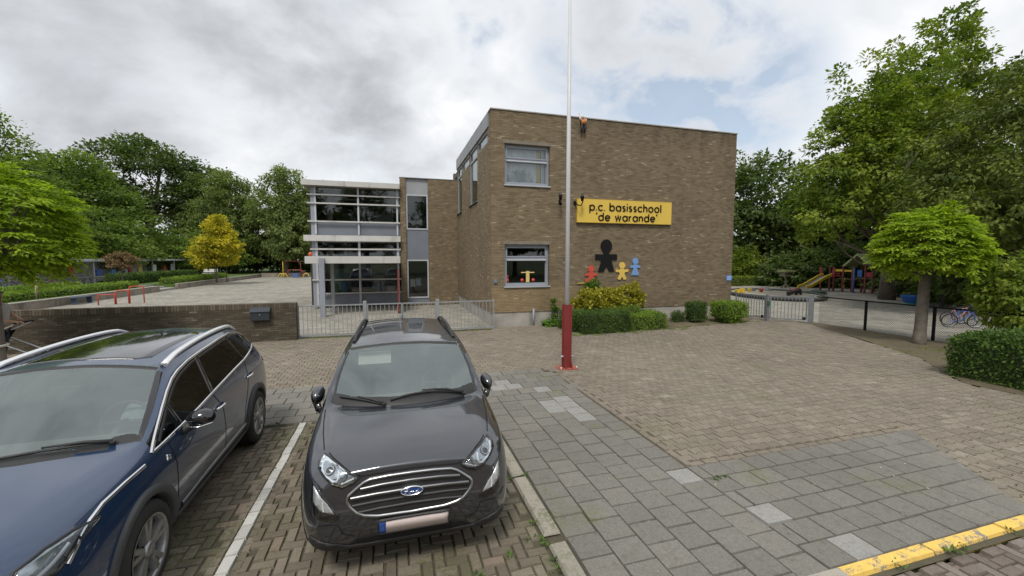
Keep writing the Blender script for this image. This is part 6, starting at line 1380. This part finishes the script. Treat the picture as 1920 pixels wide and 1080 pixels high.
        mb = MB(); y = yd + 2.15; mb.prism([(y - .35, .55), (y + .1, .5), (y + .12, .62), (y - .35, .68)], -hw + .08, hw - .08, 'yz'); mb.prism([(y + .1, .55), (y + .22, .55), (y + .38, zseat), (y + .3, zseat + .02)], -hw + .08, hw - .08, 'yz'); mb.build('rear_seat', M_seat, s.root, .04)
        mb = MB(); c = Vector((.37 * wheel_side, yd + .74, zd - .02)); ring_ = []
        for i in range(20): a = 2 * math.pi * i / 20; ring_.append(c + Vector((.18 * math.cos(a), .06 * math.sin(a), .17 * math.sin(a))))
        mb.tube(ring_, .016, 7, closed=True); mb.tube([c + Vector((-.17, 0, 0)), c, c + Vector((.17, 0, 0))], .018, 6); mb.tube([c, c + Vector((0, -.2, -.06))], .04, 8); mb.build('steering_wheel', M_plast, s.root)
        mb = MB(); mb.tube([(0, yd + .70, roofz - .10), (0, yd + .64, roofz - .08)], .012, 6); mb.box(-.12, yd + .70, roofz - .16, .12, yd + .73, roofz - .09); mb.build('rear_view_mirror', M_plast, s.root, .01)
def s_glass(g): return {nm: (mi, GL_MAT[nm]) for nm, (mi, a, b) in g.items()}
GL_MAT = {'windscreen': M_wsg, 'side_window': M_sideg, 'rear_side_window': M_tint, 'rear_window': M_tint}
def mirror_pod(car, x, y, z, sg, m_cap, chrome=None):
    mo = bpy.data.objects.new('wing_mirror', None); COL.objects.link(mo); mo.parent = car.root
    bm = bmesh.new(); bmesh.ops.create_uvsphere(bm, u_segments=20, v_segments=12, radius=1)
    for v in bm.verts:
        c = v.co; yy = c.y * .085; 
        if c.y > .25: yy = .085 * .25
        v.co = Vector((c.x * .115, yy, c.z * .080 * (1.0 + .18 * c.x * sg))); v.co.z += .012 * c.x * sg
        if v.co.z > 0: v.co.z = v.co.z * .92
    for f in bm.faces: f.smooth = True
    me = bpy.data.meshes.new('mirror_cap'); bm.to_mesh(me); bm.free(); link('mirror_cap', me, m_cap, mo, loc=(x * sg, y, z))
    mb = MB(); mb.lathe([(.001, .0), (.95, .0), (.96, -.1)], n=20); mb.v = [(q[0] * .10, .0235 + q[2] * .02, q[1] * .066) for q in mb.v]; mb.build('mirror_glass', M_chrome, mo, loc=(x * sg, y, z))
    mb = MB(); mb.tube([((x - .06) * sg, y + .0, z - .045), ((x - .12) * sg, y - .01, z - .10), ((x - .19) * sg, y - .02, z - .13)], [.045, .035, .04], 10, sx=.8); mb.build('mirror_foot', M_plast, mo)
    if chrome: mb = MB(); mb.tube([((x - .10) * sg, y - .055, z - .055), (x * sg, y - .078, z - .062), ((x + .10) * sg, y - .04, z - .045)], .007, 6); mb.build('mirror_strip', M_chrome, mo)
def wiper(car, base, tip, lift=.018):
    """arm from base to mid, blade lying on the glass; given in plan (x, y)"""
    mb = MB(); b, n0 = car.hit('top', *base); 
    P = []
    for i in range(13):
        s_ = i / 12; a = base[0] + (tip[0] - base[0]) * s_; c = base[1] + (tip[1] - base[1]) * s_; p, n = car.hit('top', a, c); P.append(p + n * lift)
    mb.tube(P, .011, 6); Q = [b + n0 * .03] + [P[i] + Vector((0, .0, .022)) for i in (3, 5, 7)]; mb.tube(Q, [.016, .012, .009, .008], 6)
    mb.tube([b - n0 * .01, b + n0 * .04], .02, 8); mb.build('wiper', M_plast, car.root)

# ---------------- dark grey compact SUV facing the camera
ra = thing('parked_car', 'dark grey compact SUV parked nose out, beside the slab path', 'car', (.105, 3.06, 0), R(-.6))
P_grey = paint('dark_grey_paint', (.024, .027, .034), (.060, .066, .080), .55, 1.8)
A = [  # y, rows: bottom centre, bottom edge, rocker, door, shoulder, belt, gutter, pillar/hood edge, mid, top
 (.07, [(0, .27, .10), (.54, .28, .09), (.64, .35, .03), (.68, .53), (.665, .70), (.62, .83), (.545, .885), (.45, .915), (.23, .935), (0, .94)]),
 (.17, [(0, .22, .06), (.64, .23, .05), (.765, .31), (.795, .52), (.785, .73), (.745, .88), (.68, .945), (.56, .975), (.28, .995), (0, 1.0)]),
 (.42, [(0, .19), (.68, .20), (.825, .28), (.85, .54), (.845, .79), (.805, .945), (.735, 1.005), (.60, 1.03), (.30, 1.05), (0, 1.055)]),
 (.80, [(0, .18), (.70, .19), (.84, .27), (.862, .58), (.855, .85), (.815, .99), (.755, 1.04), (.64, 1.066), (.32, 1.086), (0, 1.09)]),
 (1.10, [(0, .18), (.70, .19), (.835, .27), (.857, .58), (.855, .87), (.82, 1.01), (.785, 1.055), (.735, 1.078, .05), (.38, 1.095, -.13), (0, 1.10, -.20)]),
 (1.36, [(0, .18), (.70, .19), (.83, .27), (.855, .58), (.85, .88), (.82, 1.025), (.735, 1.285), (.675, 1.315), (.35, 1.345, -.085), (0, 1.355, -.13)]),
 (1.64, [(0, .18), (.70, .19), (.83, .27), (.855, .58), (.85, .89), (.82, 1.035), (.650, 1.50), (.585, 1.54), (.30, 1.572, -.02), (0, 1.582, -.03)]),
 (2.25, [(0, .18), (.70, .19), (.83, .27), (.855, .58), (.85, .90), (.82, 1.05), (.638, 1.535), (.572, 1.585), (.30, 1.615), (0, 1.625)]),
 (3.00, [(0, .18), (.70, .19), (.83, .27), (.86, .58), (.85, .92), (.81, 1.09), (.62, 1.53), (.56, 1.585), (.29, 1.615), (0, 1.622)]),
 (3.62, [(0, .20), (.68, .21), (.82, .29), (.85, .58), (.84, .93), (.79, 1.14), (.60, 1.49), (.54, 1.555), (.28, 1.585), (0, 1.592)]),
 (3.90, [(0, .24), (.64, .25), (.78, .32), (.81, .58), (.80, .92), (.755, 1.06), (.69, 1.13), (.62, 1.15), (.31, 1.17), (0, 1.175)]),
 (4.05, [(0, .30), (.56, .31), (.67, .38), (.71, .58), (.70, .84), (.66, .93), (.59, .97), (.50, .985), (.25, 1.0), (0, 1.005)]),
]
ca = Car.__new__(Car); ca.xin = .77
Car.__init__(ca, ra, A, 10, {'long': [(4, 9, 5, .8), (4, 9, 6, .75), (4, 9, 7, .7), (0, 4, 7, .35), (0, 4, 5, .3)], 'cross': [(4, 7, 9, .9), (6, 7, 9, .8), (0, 0, 9, .15)]},
   {'windscreen': (1, (4, 5), (7, 8)), 'side_window': (2, (4, 5, 6), (5,)), 'rear_side_window': (3, (7, 8), (5,)), 'rear_window': (4, (9,), (7, 8))}, [(.83, .335, .385), (3.35, .335, .385)], .335, P_grey)

# ---------------- dark blue large SUV, cut by the left edge
rb_ = thing('parked_car', 'large dark blue SUV with chrome roof rails and window lines, cut by the left edge', 'car', (-2.66, 2.45, 0), R(.8))
P_blue = paint('dark_blue_paint', (.006, .023, .064), (.017, .058, .15), .3, 1.75)
B = [
 (.06, [(0, .25, .08), (.56, .26, .07), (.68, .34, .03), (.73, .55), (.72, .74), (.68, .87), (.61, .93), (.52, .955), (.27, .975), (0, .98)]),
 (.18, [(0, .21, .05), (.68, .22, .04), (.81, .30), (.845, .55), (.835, .76), (.79, .90), (.72, .965), (.60, .995), (.30, 1.02), (0, 1.025)]),
 (.48, [(0, .18), (.74, .19), (.875, .28), (.905, .56), (.895, .80), (.85, .945), (.775, 1.005), (.64, 1.035), (.32, 1.06), (0, 1.065)]),
 (.93, [(0, .18), (.76, .19), (.895, .28), (.92, .60), (.91, .86), (.865, .985), (.80, 1.035), (.68, 1.07), (.34, 1.10), (0, 1.105)]),
 (1.28, [(0, .18), (.76, .19), (.89, .28), (.915, .60), (.905, .88), (.87, 1.0), (.835, 1.045), (.785, 1.075, .04), (.40, 1.12, -.10), (0, 1.13, -.14)]),
 (1.62, [(0, .18), (.76, .19), (.885, .28), (.912, .60), (.905, .89), (.87, 1.015), (.775, 1.265), (.715, 1.295), (.37, 1.365, -.07), (0, 1.385, -.10)]),
 (1.98, [(0, .18), (.76, .19), (.885, .28), (.912, .60), (.905, .90), (.87, 1.04), (.695, 1.46), (.625, 1.52), (.32, 1.575, -.05), (0, 1.59, -.07)]),
 (2.60, [(0, .18), (.76, .19), (.885, .28), (.912, .60), (.905, .92), (.868, 1.095), (.685, 1.52), (.62, 1.58), (.32, 1.62), (0, 1.63)]),
 (3.40, [(0, .18), (.76, .19), (.89, .28), (.918, .60), (.91, .95), (.858, 1.16), (.67, 1.54), (.61, 1.59), (.31, 1.625), (0, 1.635)]),
 (4.08, [(0, .20), (.74, .21), (.88, .30), (.915, .60), (.905, .97), (.82, 1.235), (.64, 1.51), (.585, 1.565), (.30, 1.60), (0, 1.61)]),
 (4.42, [(0, .24), (.70, .25), (.84, .34), (.875, .60), (.865, .93), (.81, 1.07), (.74, 1.16), (.66, 1.18), (.33, 1.20), (0, 1.205)]),
 (4.58, [(0, .32), (.60, .33), (.74, .40), (.78, .60), (.77, .86), (.71, .95), (.64, .99), (.54, 1.0), (.27, 1.01), (0, 1.015)]),
]
cb = Car.__new__(Car); cb.xin = .82
Car.__init__(cb, rb_, B, 10, {'long': [(4, 9, 5, .8), (4, 9, 6, .75), (4, 9, 7, .7), (0, 4, 7, .35), (0, 4, 5, .3)], 'cross': [(4, 7, 9, .9), (6, 7, 9, .8), (0, 0, 9, .15)]},
   {'windscreen': (1, (4, 5), (7, 8)), 'side_window': (2, (4, 5, 6), (5,)), 'rear_side_window': (3, (7, 8), (5,)), 'rear_window': (4, (9,), (7, 8))}, [(1.06, .35, .40), (3.76, .35, .40)], .35, P_blue)
M_grbar = mat('grille_bar_metal', (.20, .205, .21), .34, metal=1.0)
M_rail = mat('bright_rail', (.82, .83, .85), .32, metal=.6)
def sym(P): return P + [(-x, z) for x, z in reversed(P) if x != 0]
M_drl = mat('lamp_white', (.62, .64, .66), .3); M_foglens = mat('fog_lamp_lens', (.46, .48, .50), .22, metal=.35, var=.2, scale=20, coat=.6); M_indic = mat('lamp_reflector_bright', (.42, .44, .47), .2, metal=.8, var=.4, scale=22)
def side_common(c, seams, handles, hm, sill):
    for sd in (1, -1):
        for q in seams: c.ribbon('side', q, .009, M_gap, 'panel_seam', .0025, sd)
        for (y, z) in handles:
            mb = MB(); P = []
            for i in range(7): p, n = c.hit('side', y + .2 * i / 6, z + .012 * i / 6, sd); P.append(p + n * (.004 + .034 * math.sin(math.pi * i / 6) ** .5))
            mb.tube(P, [.010, .014, .015, .015, .015, .014, .010], 8); mb.build('door_handle', hm, c.root)
        c.ribbon('side', sill, .13, M_plastg, 'sill_trim', .012, sd)

# ---- dark grey compact SUV
G_ = sym([(0, .872), (.16, .870), (.30, .860), (.345, .843), (.40, .803), (.447, .763), (.462, .742), (.462, .715), (.448, .678), (.40, .622), (.345, .594), (.25, .576), (0, .566)])
G_ = [(x, z) for x, z in G_]
gr = ca.patch('front', G_, M_plast, 'grille', .004)
ca.ribbon('front', G_, .021, M_satin, 'grille_surround', .016, closed=True, parent=gr)
for z, w, xm, hh in ((.812, .026, .365, .022), (.748, .028, .435, .022), (.690, .016, .43, .012), (.635, .016, .39, .012)):
    ca.ribbon('front', [(-xm, z - .012), (-xm * .6, z + .002), (0, z + .008), (xm * .6, z + .002), (xm, z - .012)], w, M_grbar if w > .02 else M_plastg, 'grille_bar', hh, parent=gr)
em = ca.patch('front', [(.082 * math.cos(2 * math.pi * i / 28), .747 + .033 * math.sin(2 * math.pi * i / 28)) for i in range(28)], mat('badge_blue', (.012, .05, .20), .25, coat=1), 'badge', .032, drop=.03)
ca.ribbon('front', [(.080 * math.cos(2 * math.pi * i / 32), .747 + .031 * math.sin(2 * math.pi * i / 32)) for i in range(32)], .007, M_sil, 'badge_rim', .036, closed=True, parent=em, sub=False)
for st_ in ([(-.055, .757), (-.045, .768), (-.020, .766), (-.034, .760), (-.046, .732), (-.056, .735)], [(-.052, .749), (-.030, .750)], [(-.018, .742), (-.024, .734), (-.016, .729), (-.008, .738), (-.018, .744), (-.004, .743)], [(0, .730), (.006, .744), (.010, .741), (.016, .744)], [(.038, .742), (.026, .741), (.022, .733), (.030, .729), (.040, .742), (.050, .768), (.040, .735), (.048, .731), (.054, .736)]):
    ca.ribbon('front', st_, .0045, M_sil, 'badge_script', .035, parent=em, sub=False)
for sg in (1, -1):
    HP = [(.664, .955), (.640, .985), (.598, .978), (.515, .950), (.44, .916), (.372, .884), (.42, .848), (.492, .824), (.555, .853), (.63, .902), (.664, .930)]
    hl = ca.patch('front', HP, M_indic, 'headlight', .003, sgn=sg, step=.025)
    ca.ribbon('front', [(x * sg, z) for x, z in HP], .018, M_plast, 'lamp_housing', .012, closed=True, parent=hl)
    ca.ribbon('front', [(x * sg, z) for x, z in [(.645, .962), (.640, .925), (.60, .893), (.560, .873), (.530, .872), (.515, .895), (.520, .930)]], .018, M_drl, 'daytime_light', .010, parent=hl)
    ca.ribbon('front', [(x * sg, z) for x, z in [(.50, .850), (.46, .862), (.41, .880)]], .014, M_drl, 'daytime_light', .009, parent=hl)
    p, n = ca.hit('front', .583 * sg, .928); mb = MB(); up_ = n.orthogonal().normalized(); rt_ = n.cross(up_)
    for r0, r1, h0, h1, mi in ((.001, .026, .018, .012, 1), (.026, .034, .012, .012, 0), (.034, .042, .012, .002, 2)):
        vs = []
        for i in range(24): a = 2 * math.pi * i / 24; u = up_ * math.cos(a) + rt_ * math.sin(a); vs += [p + u * r0 + n * h0, p + u * r1 + n * h1]
        mb.add(vs, [(2 * i, 2 * i + 1, (2 * i + 3) % 48, (2 * i + 2) % 48) for i in range(24)], mi, True)
    mb.build('projector', [M_satin, M_gloss, M_lampdk], hl, recalc=False)
    ca.ribbon('front', [(x * sg, z) for x, z in [(.455, .905), (.475, .868), (.50, .845)]], .008, M_lampdk, 'lamp_divider', .009, parent=hl)
    ca.patch('front', [(.66, .953), (.638, .980), (.598, .973), (.515, .946), (.44, .912), (.382, .884), (.42, .853), (.492, .830), (.555, .858), (.63, .906), (.66, .932)], M_lens, 'lens', .020, sgn=sg, parent=hl, drop=.012)
    FH = [(.704, .860), (.665, .835), (.60, .735), (.515, .60), (.53, .565), (.62, .585), (.70, .62), (.715, .72)]
    fh = ca.patch('front', FH, M_gloss, 'fog_lamp_recess', .003, sgn=sg)
    ca.patch('front', [(.692, .832), (.664, .80), (.60, .715), (.548, .628), (.60, .648), (.645, .668), (.665, .70), (.692, .728)], M_foglens, 'fog_lamp', .010, sgn=sg, parent=fh)
    ca.ribbon('front', [(x * sg, z) for x, z in [(.625, .745), (.628, .69), (.622, .662)]], .012, M_drl, 'fog_lamp_rib', .014, parent=fh)
    ca.ribbon('front', [(x * sg, z) for x, z in [(.74, .60), (.66, .555), (.535, .548), (.50, .46), (.42, .425)]], .012, M_gap, 'bumper_seam', .003)
ca.patch('front', sym([(0, .40), (.36, .405), (.43, .375), (.47, .33), (.36, .315), (0, .315)]), M_gap, 'lower_grille', .003)
ca.patch('front', sym([(0, .312), (.34, .312), (.48, .325), (.55, .37), (.66, .42), (.74, .44), (.755, .36), (.66, .31), (.55, .285), (.3, .275), (0, .275)]), M_plast, 'bumper_skirt', .008)
pl = ca.patch('front', [(-.245, .422), (.275, .422), (.275, .532), (-.245, .532)], M_plate, 'number_plate', .022, drop=.02, step=.06)
ca.patch('front', [(-.245, .422), (-.195, .422), (-.195, .532), (-.245, .532)], M_plb, 'plate_band', .0235, parent=pl, drop=.003)
ca.ribbon('front', [(-.25, .417), (.28, .417), (.28, .537), (-.25, .537)], .012, M_plast, 'plate_frame', .026, parent=pl, closed=True)
ca.ribbon('front', [(-.345, .888), (-.18, .898), (0, .901), (.18, .898), (.345, .888)], .012, M_gap, 'bonnet_gap', .003)
for sg in (1, -1):
    ca.ribbon('front', [(.345 * sg, .888), (.40 * sg, .905), (.52 * sg, .962), (.61 * sg, .992)], .011, M_gap, 'bonnet_gap', .003)
    ca.ribbon('top', [(.655 * sg, .35), (.70 * sg, .60), (.735 * sg, .85), (.752 * sg, 1.05)], .010, M_gap, 'bonnet_gap', .003)
    ca.ribbon('top', [(.585 * sg, 1.62), (.560 * sg, 2.2), (.545 * sg, 2.9), (.535 * sg, 3.5)], .022, M_plast, 'roof_gutter', .003)
    mb = MB(); P = []
    for i in range(15):
        y = 1.80 + 1.72 * i / 14; p, n = ca.hit('top', (.555 - .03 * i / 14) * sg, y); P.append(p + Vector((0, 0, .005 + .045 * min(1, 3.2 * i / 14, 3.2 * (14 - i) / 14))))
    mb.tube(P, .018, 8, sx=1.1); mb.build('roof_rail', M_plast, ra)
    mo = bpy.data.objects.new('wing_mirror', None); COL.objects.link(mo); mo.parent = ra
    bm = bmesh.new(); bmesh.ops.create_uvsphere(bm, u_segments=20, v_segments=14, radius=1)
    for v in bm.verts: c_ = v.co.copy(); v.co = Vector((c_.x * (.062 + .012 * c_.z), c_.y * .115, c_.z * .085 + .02 * c_.y))
    for f in bm.faces: f.smooth = True; f.material_index = 0 if f.calc_center_median().z > .012 else 1
    me = bpy.data.meshes.new('mirror_cap'); bm.to_mesh(me); bm.free(); link('mirror_cap', me, [P_grey, M_gloss], mo, loc=(.905 * sg, 1.58, 1.055), rot=(0, 0, .15 * sg))
    mb = MB(); mb.tube([(.915 * sg, 1.53, 1.0), (.89 * sg, 1.50, .93), (.845 * sg, 1.47, .90)], [.05, .045, .03], 10, sx=.7); mb.build('mirror_foot', M_gloss, mo)
wsb = [(-.70, 1.135), (-.55, 1.045), (-.36, .965), (-.18, .918), (0, .900), (.18, .918), (.36, .965), (.55, 1.045), (.70, 1.135)]
ca.ribbon('top', [(x, y + .045) for x, y in wsb], .15, M_plast, 'windscreen_cowl', .004)
for sg in (1, -1): ca.ribbon('top', [(.705 * sg, 1.15), (.67 * sg, 1.36), (.60 * sg, 1.60)], .035, M_gloss, 'windscreen_edge', .004)
ca.ribbon('top', [(-.57, 1.615), (-.3, 1.598), (0, 1.59), (.3, 1.598), (.57, 1.615)], .05, M_plast, 'windscreen_edge', .003)
wiper(ca, (-.22, .945), (-.63, 1.165)); wiper(ca, (.55, 1.075), (-.16, .975))
ca.interior(1.02, 3.5, 1.06, .70, 1.08, 1, roofz=1.52)
mb = MB(); mb.prism([(1.66, 1.45), (1.68, 1.47), (1.60, 1.36), (1.585, 1.35)], -.50, -.16, 'yz'); mb.build('sun_visor', M_head, ra, .01)
mb = MB(); mb.box(-.50, 1.78, 1.46, .50, 3.4, 1.48); mb.build('headlining', M_head, ra)
ca.arch(.83, .335, .365, .435, M_plast); ca.arch(3.35, .335, .365, .435, M_plast); ca.wheels([(.83, .335), (3.35, .335)], .862, .335, .225, 'five', 0.0)
side_common(ca, [[(1.28, 1.0), (1.36, .55), (1.36, .32)], [(2.38, 1.04), (2.40, .55), (2.38, .32)], [(3.22, 1.05), (3.10, .78), (2.95, .48)]], [(2.10, .90), (3.0, .93)], P_grey, [(1.26, .30), (2.92, .30)])
for sd in (1, -1):
    ca.ribbon('side', [(1.30, 1.04), (1.7, 1.05), (2.25, 1.065), (3.0, 1.10), (3.6, 1.15)], .02, M_plast, 'belt_trim', .006, sd); ca.ribbon('side', [(2.36, 1.07), (2.30, 1.50)], .07, M_gloss, 'door_pillar', .004, sd)

# ---- dark blue large SUV
CH = [(1.25, 1.0), (1.36, 1.068), (1.48, 1.145), (1.62, 1.232), (1.79, 1.325), (1.95, 1.395), (2.1, 1.437), (2.35, 1.478), (2.7, 1.505), (3.2, 1.53), (3.6, 1.535), (3.9, 1.50), (4.06, 1.43), (4.17, 1.32), (4.20, 1.265)]
CB = [(4.20, 1.265), (4.0, 1.245), (3.55, 1.195), (3.2, 1.170), (2.92, 1.145), (2.45, 1.10), (2.1, 1.062), (1.8, 1.035), (1.45, 1.01), (1.27, 1.0)]
for sd in (1, -1):
    cb.ribbon('side', CH, .030, M_chrome, 'window_chrome', .008, sd); cb.ribbon('side', CB, .026, M_chrome, 'belt_chrome', .008, sd)
    cb.ribbon('side', [(y + .03, z - .035) for y, z in CH[1:-2]], .030, M_plast, 'window_seal', .004, sd)
    cb.ribbon('side', [(2.44, 1.10), (2.52, 1.47)], .075, M_gloss, 'door_pillar', .005, sd); cb.ribbon('side', [(3.52, 1.20), (3.43, 1.51)], .06, M_gloss, 'door_pillar', .005, sd); cb.ribbon('side', [(3.98, 1.25), (3.86, 1.49)], .05, M_gloss, 'door_pillar', .005, sd); cb.ribbon('side', [(1.74, 1.05), (1.70, 1.24)], .05, M_gloss, 'mirror_triangle', .005, sd)
    cb.ribbon('side', [(1.13, .962), (.90, .955), (.68, .938), (.56, .905), (.48, .865), (.42, .82), (.36, .770)], .026, M_chrome, 'fender_chrome', .008, sd)
    cb.ribbon('side', [(1.62, .375), (2.13, .40), (2.66, .415), (3.28, .43)], .036, M_satin, 'sill_chrome', .010, sd)
    cb.ribbon('top', [(.632 * sd, 1.99), (.612 * sd, 2.6), (.595 * sd, 3.4), (.570 * sd, 4.0)], .02, M_plast, 'roof_gutter', .003)
    mb = MB(); P = []
    for i in range(19):
        y = 2.02 + 1.98 * i / 18; p, n = cb.hit('top', (.640 - .06 * i / 18) * sd, y); P.append(p + Vector((0, 0, .014 + .022 * min(1, 9 * i / 18, 9 * (18 - i) / 18))))
    mb.tube(P, .022, 8, sx=1.5); mb.build('roof_rail', M_rail, rb_)
    hp = [(.62, .885), (.45, .915), (.30, .915), (.17, .89), (.12, .83), (.17, .77), (.30, .775), (.46, .845)]
    hl = cb.patch('side', hp, M_indic, 'headlight', .004, sd, step=.03); cb.ribbon('side', hp, .016, M_plast, 'lamp_housing', .010, sd, closed=True, parent=hl)
    cb.ribbon('side', [(.40, .87), (.30, .83), (.20, .80)], .02, M_drl, 'daytime_light', .010, sd, parent=hl); cb.ribbon('side', [(.46, .872), (.36, .81)], .05, M_lampdk, 'lamp_inner', .008, sd, parent=hl)
    cb.patch('side', [(.61, .884), (.45, .910), (.30, .910), (.18, .885), (.13, .83), (.18, .775), (.30, .78), (.46, .85)], M_lens, 'lens', .018, sd, parent=hl)
    cb.ribbon('front', [(x * sd, z) for x, z in [(0, .965), (.35, .955), (.58, .945), (.70, .93)]], .011, M_gap, 'bonnet_gap', .003)
    bd = MB(); y, z = 1.42, .885
    bdg = cb.patch('side', [(y - .030, z - .02), (y - .018, z + .012), (y - .022, z + .030), (y, z + .026), (y + .012, z + .010), (y + .030, z + .014), (y + .024, z - .004), (y + .034, z - .028), (y + .016, z - .022), (y + .006, z - .006), (y - .010, z - .026)], M_sil, 'fender_badge', .006, sd, step=.02)
    mirror_pod(cb, 1.015, 1.74, 1.085, sd, M_gloss, True)
    cb.ribbon('side', [(4.32, 1.02), (4.46, 1.00), (4.52, .96)], .07, mat('tail_lamp_red', (.25, .01, .012), .15, coat=1), 'tail_lamp', .008, sd)
wsb = [(-.76, 1.29), (-.6, 1.20), (-.4, 1.10), (-.2, 1.045), (0, 1.03), (.2, 1.045), (.4, 1.10), (.6, 1.20), (.76, 1.29)]
cb.ribbon('top', [(x, y + .05) for x, y in wsb], .16, M_plast, 'windscreen_cowl', .004)
for sg in (1, -1): cb.ribbon('top', [(.765 * sg, 1.31), (.72 * sg, 1.58), (.645 * sg, 1.93)], .05, M_gloss, 'windscreen_edge', .004)
cb.ribbon('top', [(-.62, 1.95), (-.32, 1.915), (0, 1.90), (.32, 1.915), (.62, 1.95)], .05, M_plast, 'windscreen_edge', .003)
wiper(cb, (-.05, 1.085), (-.68, 1.28)); wiper(cb, (.62, 1.27), (.02, 1.10))
cb.patch('top', sym([(0, 2.06), (.40, 2.10), (.48, 2.18), (.47, 3.25), (.40, 3.34), (0, 3.36)]), M_gloss, 'glass_roof', .003, step=.08, drop=.006)
cb.interior(1.2, 3.95, 1.06, .74, 1.10, 1, roofz=1.50)
mb = MB(); mb.box(-.54, 2.1, 1.475, .54, 3.8, 1.495); mb.build('headlining', M_dash, rb_)
cb.arch(1.06, .35, .378, .455, M_plastg); cb.arch(3.76, .35, .378, .455, M_plastg); cb.wheels([(1.06, .35), (3.76, .35)], .915, .35, .242, 'twin', 0.0)
side_common(cb, [[(1.47, 1.0), (1.53, .80), (1.53, .40)], [(2.43, 1.08), (2.58, .90), (2.61, .66), (2.60, .40)], [(3.50, 1.18), (3.45, .95), (3.25, .62), (3.22, .42)]], [(2.40, .925), (3.40, .985)], M_chrome, [(1.52, .285), (3.32, .285)])
cb.patch('front', sym([(0, .87), (.42, .86), (.52, .78), (.46, .60), (0, .58)]), M_gloss, 'grille', .004)
for z in (.64, .70, .76, .82): cb.ribbon('front', [(-.45, z), (0, z + .01), (.45, z)], .02, M_satin, 'grille_bar', .012)
pl = cb.patch('front', [(-.26, .42), (.26, .42), (.26, .53), (-.26, .53)], M_plate, 'number_plate', .02, step=.06); cb.patch('front', sym([(0, .38), (.5, .38), (.62, .33), (.5, .29), (0, .29)]), M_plast, 'bumper_skirt', .006)
mb = MB(); mb.prism([(1.95, .98), (2.20, 1.0), (2.26, 1.10), (2.12, 1.16), (1.98, 1.08)], .30, .62, 'yz'); mb.build('jacket_on_seat', mat('jacket_grey', (.20, .24, .27), .9, var=.4, scale=14), rb_, .03)
